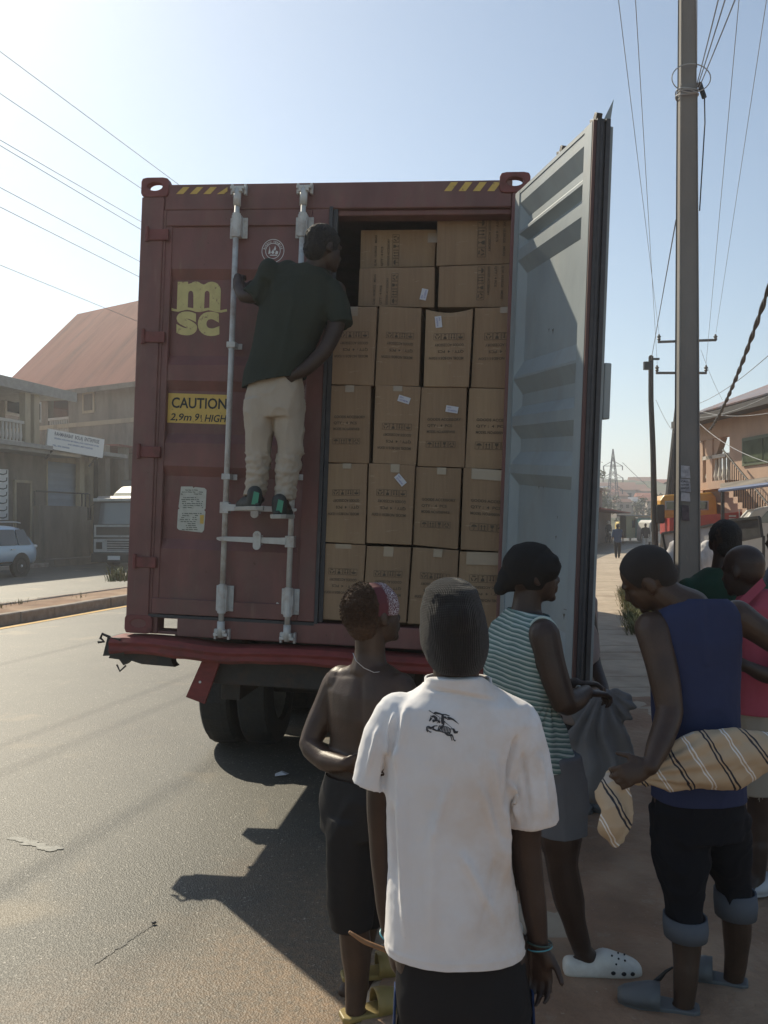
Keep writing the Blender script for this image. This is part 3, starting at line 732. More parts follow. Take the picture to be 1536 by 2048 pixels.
mb=m2(); zz=-1.36; mb.box((DW-.30,.1,zz),(DW+.0,.135,zz+.26)); mb.build('lock_box',GREY,od,bevel=.006)
for z in (-.3,-1.0,-1.7,-2.35):
    mb=m2(); mb.box((-.05,.02,z),(.06,.05,z+.09)); mb.tube([(-.05,.035,z-.01),(-.05,.035,z+.1)],.015,8); mb.build('door_hinge',PAINTD,od,bevel=.004)
# scuffs and glue marks on the inner face
rr=random.Random(21); mb=m2()
def dh(px,py): return hit(px,py,DM,0.04)
for px,py in ((1118,355),(1126,347),(1150,330),(1158,322),(1098,660),(1106,662),(1158,635),(1078,974),(1087,973),(1138,972),(1115,1035),(1112,1075),(1140,1148),(1105,1110),(1128,1232),(1135,1240),(1122,368),(1140,352)):
    x,z=dh(px,py); s_=rr.uniform(.008,.017)
    mb.poly([(-s_,s_*.9),(-s_*.2,s_*.5),(s_*.9,s_),(s_*.25,-s_*.2),(0,-s_*1.3),(-s_*.3,-.1*s_)],(x,.0395,z),(1,0,0),(0,0,1))
mb.build('glue_marks',mat('glue_mark',(.10,.085,.055),.9),od)
mb=m2(); x,z=dh(1158,1310)
for a0,a1 in (((1128,1218),(1140,1222)),((1100,1262),(1150,1278)),((1112,1275),(1148,1290))):
    p,q=dh(*a0),dh(*a1); mb.bar((p[0],.0395,p[1]),(q[0],.0395,q[1]),.005,.002,(0,1,0))
mb.build('scratches',mat('scratch',(.2,.2,.19),.8),od)
# ================================================================ cartons in the container
CARD=[]
for i,(c1,c2) in enumerate((((.34,.225,.135),(.305,.2,.12)),((.31,.205,.122),(.285,.185,.11)),((.36,.245,.145),(.325,.215,.13)))):
    CARD.append(mat('cardboard_%s'%('abc'[i]),c1,.8,n=.07,ns=7,col2=c2,bump=.25,bs=7,st=(9,1,.7),dirt=.18,dirtcol=(.3,.2,.12),ds=2,bdist=.006))
for _i,_m in enumerate(CARD): layer(_m,10,(1,1,5),.63,.70,(.50,.38,.26),.5,seed=_i); layer(_m,5,(1,1,1),.60,.75,(.24,.16,.10),.5,seed=_i+4)
TAPE=mat('clear_tape',(.38,.30,.22),.2,n=.05,ns=8,bump=.3,bs=14)
PRINT=mat('carton_print',(.12,.09,.062),.8)
STK=mat('paper_label',(.62,.62,.66),.6)
BLUEINK=mat('blue_ink',(.10,.11,.40),.6)
def arr_icons(mb,o,ux,uz,s):
    "row of four framed handling symbols, each of side s"
    def T(x,z): return o+ux*x+uz*z
    def bar(a,b,w=.035): 
        a=V(*a);b=V(*b); d=(b-a); n=V(-d.y,d.x).normalized()*w*s/2
        mb.add([T((a.x*s+n.x),(a.y*s+n.y)),T((b.x*s+n.x),(b.y*s+n.y)),T((b.x*s-n.x),(b.y*s-n.y)),T((a.x*s-n.x),(a.y*s-n.y))],[(0,1,2,3)])
    def pg(pts): mb.add([T(x*s,z*s) for x,z in pts],[tuple(range(len(pts)))])
    for k in range(4):
        x=k*1.22
        for a,b in (((x,0),(x+1.1,0)),((x+1.1,0),(x+1.1,1)),((x+1.1,1),(x,1)),((x,1),(x,0))): bar(a,b,.05)
    def V2(x,y): return (x,y)
    # umbrella
    x=.55; pg([(x+.38*math.cos(R(a)),.5+.32*math.sin(R(a))) for a in range(0,181,20)]); bar((x,.5),(x,.14),.07); bar((x,.14),(x-.12,.14),.07)
    # two arrows up
    for q in (1.55,1.98): bar((q,.15),(q,.7),.1); pg([(q-.15,.6),(q+.15,.6),(q,.88)])
    bar((1.4,.1),(2.14,.1),.06)
    # glass
    x=2.99; pg([(x-.26,.88),(x+.26,.88),(x+.2,.55),(x+.04,.42),(x-.04,.42),(x-.2,.55)]); bar((x,.45),(x,.16),.08); bar((x-.18,.14),(x+.18,.14),.08)
    # recycling ring
    x=4.2
    for i in range(3):
        a0=R(90+120*i+18);a1=R(90+120*i+85); r0,r1=.26,.42
        pg([(x+r0*math.cos(a0),.48+r0*math.sin(a0)),(x+r1*math.cos(a0),.48+r1*math.sin(a0)),(x+r1*math.cos(a1),.48+r1*math.sin(a1)),(x+r0*1.0*math.cos(a1),.48+r0*math.sin(a1))])
        am=a1+R(16); pg([(x+.18*math.cos(a1),.48+.18*math.sin(a1)),(x+.5*math.cos(a1),.48+.5*math.sin(a1)),(x+.34*math.cos(am),.48+.34*math.sin(am))])
rb=random.Random(17)
def carton(cs,label,depth=.02,printmode='down',sticker=None,tape=None,mt=0,len_=.5,flap=False,iz=None):
    """cs: front face corners in photo pixels (TL,TR,BR,BL)"""
    q=[C(p[0]+rb.uniform(-1.2,1.2),p[1]+rb.uniform(-1.3,1.3),depth) for p in cs]
    t=thing('carton',label,'carton',CM@V((q[0][0]+q[1][0]+q[2][0]+q[3][0])/4,depth+len_/2,(q[2][1]+q[3][1])/2),'cartons stacked in the container')
    mb=m(); g=.003
    f=[V(x,depth,z) for x,z in q]; tl,tr,br,bl=f
    # gently bulged front face, grid
    nu,nv=8,10; vs=[];fs=[]
    amp=rb.uniform(.002,.012); ph=rb.uniform(0,9)
    for j in range(nv+1):
        for i in range(nu+1):
            a,b=i/nu,j/nv
            p=tl.lerp(tr,a).lerp(bl.lerp(br,a),b)
            bul=math.sin(math.pi*a)*math.sin(math.pi*b)
            p=p+V(0,-amp*bul+.003*noise.noise(V(p.x*6+ph,p.z*6,ph)),0)
            if j==0 and flap: p=p+V(0,.012*math.sin(math.pi*a),-.02*math.sin(math.pi*a))
            vs.append(p)
    for j in range(nv):
        for i in range(nu):
            k=j*(nu+1)+i; fs.append((k,k+1,k+nu+2,k+nu+1))
    nf=len(vs)
    edge=[i for i in range(nu+1)]+[j*(nu+1)+nu for j in range(1,nv+1)]+[nv*(nu+1)+i for i in range(nu-1,-1,-1)]+[j*(nu+1) for j in range(nv-1,0,-1)]
    back=[]
    for e in edge: vs.append(V(vs[e].x,depth+len_,vs[e].z)); back.append(len(vs)-1)
    for i in range(len(edge)): fs.append((edge[i],edge[(i+1)%len(edge)],back[(i+1)%len(edge)],back[i]))
    fs.append(tuple(back))
    mb.add(vs,fs); cb=mb.build('carton_body',CARD[mt],t,bevel=.004)
    w=(tr-tl).length; h=(tl-bl).length; ux=(tr-tl).normalized(); uz=(tl-bl).normalized(); y=V(0,-amp-.0035,0)
    ctr=(tl+tr+bl+br)/4
    if printmode:
        mb=m()
        if printmode in('down','up'):
            sgn=-1 if printmode=='down' else 1
            X,Z=ux*sgn,uz*sgn; s=w*.135; zoff=(iz if iz is not None else (-.02 if printmode=='down' else -.30))*h
            o=ctr+y-X*(w*.34)
            oz=(-.10*h-s) if printmode=='down' else -.26*h
            if iz is not None: oz=iz*h*sgn
            arr_icons(mb,o+Z*oz,X,Z,s); mb.build('handling_symbols',PRINT,t); mb=MB(CM)
            lines=['MODEL NO:BD51115XW','QTY :  4  PCS','GOODS ACCESSORY'] if printmode=='down' else ['GOODS ACCESSORY','QTY :  4  PCS','MODEL NO:60000WKB']
            for i,l in enumerate(lines):
                zz=oz+s+.105*h+(2-i)*.078*h-.0*h
                if printmode=='down': zz=oz+s+.05*h+(2-i)*.085*h
                wd={0:.74,1:.55,2:.62}[i]*w
                put_text(mb,l,o+Z*zz,X,Z,width=wd,height=.034*h,bold=.02)
        else: # side panel: turned by 90 degrees
            X,Z=(uz,-ux) if printmode=='side' else (-uz,ux); s=h*.2
            o=ctr+y-X*(h*.46)-Z*(w*.02)
            arr_icons(mb,o,X,Z,s*.85); mb.build('handling_symbols',PRINT,t); mb=MB(CM)
            for i,l in enumerate(('GOODS ACCESSORY','QTY : 4 PCS','G.W. 10.5KGS   MEAS')):
                put_text(mb,l,o+Z*(w*.10+.085*w*(i+.3)),X,Z,width=h*(.7,.5,.8)[i],height=.028*w,bold=.02)
        mb.build('carton_print',PRINT,t)
    if sticker:
        (px,py,rot,L_)=sticker; sx,sz=C(px,py,depth-.008)
        mb=m(); c,s_=math.cos(R(rot)),math.sin(R(rot)); X=V(c,0,s_);Z=V(-s_,0,c); o=V(sx,depth-amp-.006,sz)
        mb.add([o-X*L_/2-Z*.02,o+X*L_/2-Z*.02,o+X*L_/2+Z*.02,o-X*L_/2+Z*.02],[(0,1,2,3)]); sk=mb.build('shipping_label',STK,t)
        mb=m(); put_text(mb,'SM54',o-X*(L_/2-.008)+Z*.004-V(0,.001,0),X,Z,height=.009,width=L_*.3); put_text(mb,'GZ TO FREETOWN',o-X*(L_/2-.012)-Z*.012-V(0,.001,0),X,Z,height=.009,width=L_*.72,bold=.01); mb.build('label_text',BLUEINK,sk)
    if not tape and printmode in('down','up') and rb.random()<.7: tape=((rb.uniform(.42,.58),.055,.0,rb.uniform(.05,.12)),)
    if tape:
        for k in tape:
            x,wt,z0,z1=k; mb=m(); a=tl+(tr-tl)*x-uz*(h*z0); b2=tl+(tr-tl)*x-uz*(h*z1)
            mb.add([a+y*.8-ux*wt/2,a+y*.8+ux*wt/2,b2+y*.8+ux*wt/2,b2+y*.8-ux*wt/2],[(0,1,2,3)]); mb.build('packing_tape',TAPE,t)
    return t
def cc(xl,xr,yt,yb,s=-.012,sh=-.045,r=None):
    # perspective/lean corrected corners
    h=yb-yt
    return ((xl,yt+ (0 if r is None else r)),(xr,yt+(xr-xl)*.028),(xr+sh*h,yb+(xr-xl)*.035),(xl+sh*h,yb))
rows=[ # (yt,yb,[(xl,xr,...)])
 ]
# row 4 from the bottom (y 613-770)
carton(((663,613),(753,614),(746,771),(658,769)),'upright carton with plain tape marks, leftmost of the highest upright row',.03,'down',tape=((.5,.05,.0,.12),))
carton(((758,613),(843,617),(837,771),(750,770)),'upright carton with clear print, second from left in the highest upright row',.04,'down',mt=1)
carton(((853,618),(946,616),(938,774),(846,773)),'upright carton with sagging top edge and small white label, third in the highest upright row',.03,'down',sticker=(877,644,-82,.07),mt=2,flap=True)
carton(((950,615),(1056,612),(1052,777),(943,775)),'upright carton half hidden by the grey door in the highest upright row',.05,'down',mt=1)
# row 3 (770-930)
carton(((657,770),(742,771),(737,927),(650,925)),'upright carton with faint print, leftmost of the second upright row from the top',.03,'up',mt=1)
carton(((752,770),(841,774),(832,930),(745,927)),'upright carton with tilted white label near its top, second of the second upright row',.035,'down',sticker=(808,799,-16,.075),iz=.02)
carton(((843,774),(934,776),(928,934),(836,932)),'upright carton with white label near its top right, third of the second upright row',.04,'up',sticker=(904,819,-8,.075),mt=1)
carton(((938,776),(1046,779),(1040,941),(931,937)),'upright carton beside the grey door in the second upright row from the top',.045,'up',mt=2)
# row 2 (927-1085)
carton(((650,926),(736,926),(731,1088),(644,1083)),'upright carton with plain front, leftmost of the third upright row from the top',.03,'down',mt=2)
carton(((738,927),(831,931),(822,1090),(733,1086)),'upright carton with dark print and slanted label, second of the third upright row',.02,'down',sticker=(801,960,-48,.075),mt=0)
carton(((833,934),(924,937),(917,1098),(826,1090)),'upright carton with torn pale lower corner, third of the third upright row',.045,'up',mt=1)
carton(((927,936),(1036,942),(1030,1105),(921,1099)),'upright carton with pale tape at its top, beside the door in the third upright row',.03,'up',mt=1,tape=((.45,.2,.0,.13),))
# row 1 (1085-1240)
carton(((643,1086),(731,1090),(722,1243),(636,1238)),'upright carton standing on the floor at the far left of the bottom row',.035,'down',tape=((.5,.1,0,.06),),mt=0)
carton(((733,1091),(822,1094),(813,1246),(724,1243)),'upright carton behind the bandana in the bottom row, second from left',.03,'down',tape=((.5,.06,0,.13),),mt=1)
carton(((825,1094),(916,1102),(909,1252),(816,1247)),'upright carton behind the black beanie in the bottom row, third from left',.04,'down',mt=1)
carton(((920,1104),(1030,1107),(1024,1259),(912,1253)),'upright carton with pale taped flap in the bottom row, beside the grey door',.05,'down',mt=2,tape=((.5,.25,0,.17),))
# lying rows on top
carton(((719,538),(869,534),(868,614),(717,612)),'long carton lying on its side with a white label, lower left of the lying rows',.14,'side',sticker=(848,589,78,.07),len_=.45,mt=1)
carton(((879,533),(1040,527),(1040,615),(876,614)),'long carton lying on its side, lower right of the lying rows',.12,'side2',len_=.45,mt=1)
carton(((722,461),(872,458),(870,533),(720,537)),'long carton lying on its side, upper left of the lying rows and set deepest',.26,'side',len_=.45,mt=2,tape=((.95,.06,.1,.35),))
carton(((874,438),(1046,434),(1044,527),(872,531)),'long carton lying on its side, topmost of the stack, beside the door',.16,'side2',len_=.45,mt=1)
# ================================================================ trailer
tr=thing('semi_trailer','dusty dark semi trailer with dented red rear beam carrying the container','trailer',M=CM@Matrix.Translation((1.2,3,-.25)))
def Tm(): return MB(CM)
# red rear beam, dented: rings along x
mb=Tm(); rg=[]
for i in range(37):
    x=-.05+(W_+.1)*i/36; s=x/W_
    zt_=-.018-.02*s+.012*noise.noise(V(x*2.5,0,0))-.03*max(0,1-abs(x-.75)/.3)*.6
    zb_=zt_-(.105 if x<.4 else .10)+.012*noise.noise(V(x*4,3,0)); y0=-.13+.03*noise.noise(V(x*3,7,1)); y1=.1
    zm=(zt_+zb_)/2
    rg.append([V(x,y1,zb_),V(x,y1,zt_),V(x,y0+.03,zt_),V(x,y0,zt_-.03),V(x,y0+.012,zm),V(x,y0+.006,zb_+.02),V(x,y0+.03,zb_)])
mb.rings(rg); mb.build('rear_beam',REDB,tr,bevel=.004)
mb=Tm(); mb.add([(-.07,-.1,-.02),(.02,-.12,-.02),(.05,-.11,-.125),(-.095,-.1,-.14),(-.07,.1,-.02),(.02,.1,-.02),(.05,.1,-.12),(-.09,.06,-.14)],[(0,1,2,3),(4,7,6,5),(0,4,5,1),(3,2,6,7),(0,3,7,4),(1,5,6,2)])
mb.prism([(0,0),(.38,.01),(.40,-.055),(.42,-.075),(.2,-.07),(.12,-.05),(.08,-.085),(.05,-.05),(-.02,-.045)],(-.06,-.05,-.115),(1,0,0),(0,0,1),(0,.08,0))
mb.build('bent_end_plate',STEEL,tr)
mb=Tm(); mb.tube([(-.05,-.1,-.02),(-.10,-.11,.0),(-.115,-.1,-.03),(-.09,-.1,-.05),(-.13,-.1,-.055)],.009,6); mb.tube([(0,-.1,-.19),(.03,-.12,-.225),(.06,-.1,-.19)],.006,6); mb.build('torn_wire',STEEL,tr)
mb=Tm(); mb.box((.55,.06,-.30),(1.85,.12,-.13)); mb.box((.55,.3,-.45),(.68,LC-.5,-.02)); mb.box((1.76,.3,-.45),(1.89,LC-.5,-.02))
for y in (.6,2.2,4,6,8,10): mb.box((.1,y,-.2),(W_-.1,y+.12,-.04))
mb.build('chassis_rails',STEEL,tr,bevel=.006)
mb=Tm(); a=C(408,1308,-.05);b2=C(442,1312,-.05);c2=C(412,1406,.0);d2=C(375,1392,.0)
mb.add([(a[0],-.03,a[1]),(b2[0],-.03,b2[1]),(c2[0],-.03,c2[1]),(d2[0],-.03,d2[1]),(a[0],-.005,a[1]),(b2[0],-.005,b2[1]),(c2[0],-.005,c2[1]),(d2[0],-.005,d2[1])],[(0,1,2,3),(7,6,5,4),(0,4,5,1),(1,5,6,2),(2,6,7,3),(3,7,4,0)])
mb.build('lamp_bracket',REDB,tr)
mb=Tm(); a=C(398,1365,-.05); mb.tube([(a[0],-.035,a[1]),(a[0],-.028,a[1])],.008,8); mb.build('bolt_head',WHT,tr)
# wheels on the ground; axle direction u (levelled), forward n (levelled)
ua=V(u.x,u.y,0).normalized(); na=V(n_.x,n_.y,0).normalized()
def wheelmesh(mb,c,ax,r,w_,tread=True,n=44):
    ax=Vector(ax).normalized(); up=V(0,0,1); f=up.cross(ax)
    prof=[(-.5,.60),(-.5,.80),(-.46,.93),(-.38,.985),(-.2,1.0),(0,1.0),(.2,1.0),(.38,.985),(.46,.93),(.5,.80),(.5,.60),(.3,.56),(-.3,.56)]
    rings=[]
    for i in range(n):
        a=2*math.pi*i/n
        rings.append([c+ax*p*w_+(up*math.cos(a)+f*math.sin(a))*r*(q-(.012 if (tread and i%2 and abs(p)<=.4 and q>.9) else 0)) for p,q in prof])
    mb.rings(rings,closed=True)
def rimmesh(mb,c,ax,r,w_,side=1,n=28,spokes=0):
    ax=Vector(ax).normalized(); up=V(0,0,1); f=up.cross(ax)
    pr_=[(.42,.60),(.36,.57),(.25,.50),(.05,.42),(.0,.30),(.12,.26),(.16,.18),(.16,.0)]
    rings=[]
    for p,q in pr_:
        rings.append([c+ax*p*w_*side+(up*math.cos(2*math.pi*i/n)+f*math.sin(2*math.pi*i/n))*r*max(q,.001) for i in range(n)])
    mb.rings(rings,cap=False)
    for i in range(8):
        a=2*math.pi*i/8; p=c+ax*.1*w_*side+(up*math.cos(a)+f*math.sin(a))*r*.22; mb.tube([p,p+ax*.06*w_*side],r*.03,6)
WL=P(499,1400,7.2); WL.z=.50
RIMM=mat('steel_rim',(.28,.27,.25),.5,.6,n=.2,ns=10,dirt=.6,dirtcol=(.15,.1,.07),ds=6)
for k in range(3):
    mb=MB(); p0=WL+na*(1.32*k); mb.tube([p0-ua*.2,p0+ua*2.15],.07,12); mb.box((0,0,0),(0,0,0)) if False else None
    mb.build('axle',STEEL,tr)
    for side in (0,1):
        for kk in (-1,1):
            c=p0+ua*(side*1.86)+ua*kk*.155
            mb=MB(); wheelmesh(mb,c,ua,.50,.27); wo=mb.build('wheel',TYRE,tr,smooth=False)
            mb=MB(); rimmesh(mb,c,ua,.50,.27,kk); mb.build('wheel_rim',RIMM,wo,smooth=True)
mb=Tm(); mb.box((.3,1.2,-.62),(.36,5.2,-.56)); mb.box((.55,1.4,-.55),(.62,1.5,-.3)); mb.build('suspension_bar',STEEL,tr)
# tractor in front of the trailer (only its shade reaches the picture)
fx=CM@V(1.2,LC+.6,0); 
TMx=Matrix(((ua.x,na.x,0,fx.x),(ua.y,na.y,0,fx.y),(0,0,1,0),(0,0,0,1)))
tk=thing('truck_tractor','tractor unit pulling the trailer ahead of the container','truck',M=TMx)
TQ=lambda: MB(TMx)
WINE=mat('tractor_paint',(.35,.05,.04),.35,n=.1,ns=4,coat=.3)
mb=TQ(); mb.prism([(0,.9),(0,3.3),(1.5,3.35),(2.1,2.1),(2.3,1.9),(2.3,.7),(.4,.7)],(-1.2,0.2,0),(0,1,0),(0,0,1),(2.4,0,0)); mb.build('cab',WINE,tk,bevel=.06)
mb=TQ(); mb.box((-.5,-3.8,.7),(-.35,.6,.95)); mb.box((.35,-3.8,.7),(.5,.6,.95)); mb.build('chassis',STEEL,tk)
for x in (-1,1):
    for y in (-3,-1.7,1.3):
        c=TMx@V(x*.95,y,.5); mb=MB(); wheelmesh(mb,c,ua,.5,.3 if y>0 else .55); wo=mb.build('wheel',TYRE,tk)
GLASS=mat('dark_glass',(.02,.025,.03),.08,spec=.8)
mb=TQ(); mb.box((-1.215,.9,2.0),(-1.203,1.9,2.8)); mb.box((1.203,.9,2.0),(1.215,1.9,2.8)); mb.build('side_window',GLASS,tk)
# ================================================================ street background
def frame2(p0,ang=None,dirv=None):
    "facade frame: x along dirv (horizontal), y into the building, z up; origin on the ground"
    dv=Vector(dirv); dv.z=0; dv.normalize(); iv=V(-dv.y,dv.x,0)
    return Matrix(((dv.x,iv.x,0,p0[0]),(dv.y,iv.y,0,p0[1]),(0,0,1,0),(0,0,0,1)))
PLA=mat('stained_plaster',(.23,.195,.155),.9,n=.2,ns=2,col2=(.18,.15,.12),bump=.2,bs=14,dirt=.7,dirtcol=(.15,.13,.11),ds=.7,st=(1,1,.5))
PLB=mat('cream_plaster',(.40,.33,.23),.9,n=.12,ns=2,dirt=.6,dirtcol=(.22,.18,.14),ds=1.2,st=(1,1,.4),bump=.15,bs=12)
ROOFR=bpy.data.materials.new('red_metal_roof'); ROOFR.use_nodes=True; t,b=nodes(ROOFR); tc=t.nodes.new('ShaderNodeTexCoord')
wv=t.nodes.new('ShaderNodeTexWave'); wv.inputs['Scale'].default_value=1.1; wv.bands_direction='X'; t.links.new(tc.outputs['Object'],wv.inputs[0])
mpr=t.nodes.new('ShaderNodeMapping'); mpr.inputs['Scale'].default_value=(1,.12,.12); t.links.new(tc.outputs['Object'],mpr.inputs[0]); x=N(.9,7,.7,t=t,tc=tc); t.links.new(mpr.outputs[0],x.inputs['Vector']); cc_=ramp(t,x.outputs[0],[(.3,(.13,.045,.035)),(.45,(.22,.07,.05)),(.58,(.27,.09,.065)),(.75,(.15,.06,.05))])
pw=N(.5,2,t=t,tc=tc); cc_=mixc(t,.5,cc_,ramp(t,wv.outputs[0],[(0,(.8,.8,.8)),(.2,(1.1,1.1,1.1)),(1,(1,1,1))]),'MULTIPLY')
t.links.new(cc_,b.inputs['Base Color']); b.inputs['Roughness'].default_value=.85; b.inputs['Specular IOR Level'].default_value=.2
bp=t.nodes.new('ShaderNodeBump'); bp.inputs['Strength'].default_value=.5; bp.inputs['Distance'].default_value=.04
wv2=t.nodes.new('ShaderNodeTexWave'); wv2.inputs['Scale'].default_value=4; t.links.new(tc.outputs['Object'],wv2.inputs[0]); t.links.new(wv2.outputs[0],bp.inputs['Height']); t.links.new(bp.outputs[0],b.inputs['Normal'])
DARK=mat('dark_interior',(.03,.028,.026),.9)
SHUT=mat('blue_grey_shutter',(.24,.28,.33),.5,n=.1,ns=3,dirt=.4,dirtcol=(.2,.17,.14),ds=1.5)
BALU=mat('white_balustrade',(.5,.47,.42),.8,n=.1,ns=4)
WOOD=mat('weathered_wood',(.10,.075,.055),.85,n=.3,ns=5,st=(4,4,.5),bump=.4,bs=20)
layer(PLA,1.2,(1,1,.25),.5,.7,(.08,.07,.06),.7,seed=2); layer(PLB,1.6,(1,1,.3),.55,.7,(.16,.13,.10),.6,seed=3)
# ---- left row, facade on the far side of the road
OFF=-22.0
O=V(base(36)+OFF,36,0); FA=frame2(O,dirv=(.26,.966,0)); fa=lambda:MB(FA)   # y points away from the road
def A_(px,py,y=0.0): return hit(px,py,FA,y)
shopA=thing('shop_house','two storey plastered shop house with balconies, leftmost beyond the silver car','building',M=FA@Matrix.Translation((-3,4,0)))
xs=lambda px,py=900,y=0: A_(px,py,y)[0]
zs=lambda px,py,y=0: A_(px,py,y)[1]
XR=xs(92); XL=-9
zroof=zs(50,772,-1.2); zcan=zs(50,893,-1.4); zf2=zcan+.05
mb=fa(); mb.box((XL,0,0),(XR,7,zcan-.05)); mb.build('ground_floor_wall',PLA,shopA)
mb=fa(); mb.box((XL,2.2,zf2),(XR,7,zroof-.12)); mb.build('upper_wall',PLA,shopA)
mb=fa(); mb.box((XL,-1.3,zcan-.18),(XR+.8,0,zcan+.02)); mb.box((XL,-1.5,zcan-.02),(XR+1.4,-1.3,zcan+.16)); mb.box((XL,0,zcan),(XR,2.2,zcan+.05)); mb.build('canopy_slab',CONC,shopA)
mb=fa(); mb.box((XL,-1.2,zroof-.1),(XR+.5,7,zroof+.14)); mb.box((XL,-1.25,zroof-.22),(XR+.55,-1.2,zroof+.22)); mb.build('roof_slab',CONC,shopA)
mb=fa(); mb.prism([(0,0),(6,0),(3,1.4)],(XL,0,zroof+.3),(0,1,0),(0,0,1),(XR-2-XL,0,0)); mb.build('back_roof',ROOFR,shopA)
for px in (-30,52,70):
    x=xs(px,840,-.9); mb=fa(); mb.box((x-.17,-1.0,zcan+.16),(x+.17,-.7,zroof-.22)); mb.build('column',PLB,shopA)
mb=fa(); x0,x1=xs(-40,840,-.9),xs(48,840,-.9); zb_=zcan+.16
mb.box((x0,-.95,zb_+.85),(x1,-.8,zb_+.97)); mb.box((x0,-.95,zb_),(x1,-.8,zb_+.1))
k=x0
while k<x1: mb.tube([(k,-.87,zb_+.1),(k,-.87,zb_+.3),(k,-.87,zb_+.6),(k,-.87,zb_+.86)],[.04,.08,.05,.05],6); k+=.22
mb.build('balustrade',BALU,shopA)
for a,b2,c,d in ((8,790,48,835),(60,800,80,845)):
    x0,z1=A_(a,b2,2.2);x1,z0=A_(c,d,2.2); mb=fa(); mb.box((x0,2.12,z0),(x1,2.2,z1)); wf=mb.build('window',BALU,shopA); mb=fa(); mb.box((x0+.12,2.09,z0+.12),(x1-.12,2.118,z1-.12)); mb.build('pane',GLASS,wf)
x0,z1=A_(30,965);x1,_=A_(58,965); mb=fa(); mb.box((x0,-.05,.15),(x1,0,z1)); dr=mb.build('door',WOOD,shopA); mb=fa(); mb.box((x0-.12,-.08,.13),(x0-.002,-.0,z1+.12)); mb.box((x1+.002,-.08,.13),(x1+.12,-.0,z1+.12)); mb.box((x0,-.08,z1+.002),(x1,-.0,z1+.12)); mb.build('door_frame',PLB,dr)
# white ladder like board with dark scrolls
x0,z1=A_(-12,937,-.3);x1,z0=A_(15,1040,-.3); mb=fa(); mb.box((x0,-.34,z0),(x1,-.28,z1)); bd=mb.build('painted_board',WHT,shopA)
mb=fa()
for i in range(7):
    z=z0+(z1-z0)*(i+.5)/7; mb.tube([(x1-.1,-.345,z+.12),(x1-.12,-.345,z-.02),(x1-.3,-.345,z-.07),(x0+.2,-.345,z-.05)],.025,5)
mb.build('scroll_pattern',INK,bd)
# ---- shuttered shop with sign
shopB=thing('corner_shop','single storey cream shop with grey blue roller shutter under a white name board','shop',M=FA@Matrix.Translation((xs(130),4,0)))
XB0=XR+.05; XB1=xs(197)
ztop=zs(150,912)
mb=fa(); xa_,xb2=xs(96,960,.0),xs(156,960,.0); zsh=zs(125,925,.0)
mb.box((XB0,0,0),(xa_,5.8,ztop)); mb.box((xb2,0,0),(XB1-1.0,5.8,ztop)); mb.box((xa_,0,zsh),(xb2,5.8,ztop)); mb.box((xa_,.5,0),(xb2,5.8,zsh)); mb.build('wall',PLB,shopB)
mb=fa(); n=26
pr_=[(.06+.03*(i%2),.15+(zsh-.15)*i/n) for i in range(n+1)]
vs=[];fs=[]
for y,z in pr_: vs+=[(xa_,y+.06,z),(xb2,y+.06,z)]
for i in range(n): fs.append((2*i,2*i+1,2*i+3,2*i+2))
mb.add(vs,fs); mb.build('roller_shutter',SHUT,shopB)
mb=fa(); mb.box((XB0-.2,-1.6,ztop),(XB1+.1,6,ztop+.18)); mb.build('roof_slab',CONC,shopB)
mb=fa()
for px in (160,178):
    x=xs(px,960,-.1); mb.box((x-.2,-.22,0),(x+.2,-.002,ztop))
mb.build('pilaster',PLB,shopB)
# sign board, tilted and angled to the road
s0=P(97,857,37.0); s1=P(209,879,39.0); dv=(s1-s0); ux_=dv.normalized(); hgt=.86; uz_=V(0,0,1); uz_=(uz_-ux_*uz_.dot(ux_)).normalized(); nn_=ux_.cross(uz_)
sg=thing('shop_sign','long white shop name board hanging tilted above the roller shutter','sign',loc=s0)
mb=MB(); mb.prism([(0,0),(dv.length,0),(dv.length,-hgt),(0,-hgt)],s0,ux_,uz_,-nn_*.12); mb.build('board',WHT,sg)
mb=MB(); o=s0+nn_*.004
put_text(mb,'RAHMABABAF  BOLAJ  ENTERPRISE',o+ux_*.3-uz_*.24,ux_,uz_,width=dv.length-.55,height=.17,bold=.02)
mb.build('sign_heading',mat('sign_ink',(.10,.10,.13),.7),sg)
mb=MB()
put_text(mb,'GENERAL BUILDING MATERIALS AND HARDWARE STORE',o+ux_*.3-uz_*.40,ux_,uz_,width=dv.length-.55,height=.07,bold=.02)
put_text(mb,'AND GENERAL MERCHANDISE',o+ux_*.95-uz_*.56,ux_,uz_,width=1.2,height=.07,bold=.02)
put_text(mb,'TEL: 076 000000',o+ux_*.25-uz_*.72,ux_,uz_,width=.8,height=.07,bold=.02)
mb.build('sign_lines',mat('sign_blue_ink',(.12,.16,.30),.7),sg)
mb=MB(); mb.bar(s0+ux_*.3-uz_*hgt,s0+ux_*.3-uz_*(hgt+.4)-nn_*.6,.06,.06); mb.bar(s1-ux_*.3-uz_*hgt,s1-ux_*.3-uz_*(hgt+.4)-nn_*.6,.06,.06); mb.build('sign_bracket',STEEL,sg)
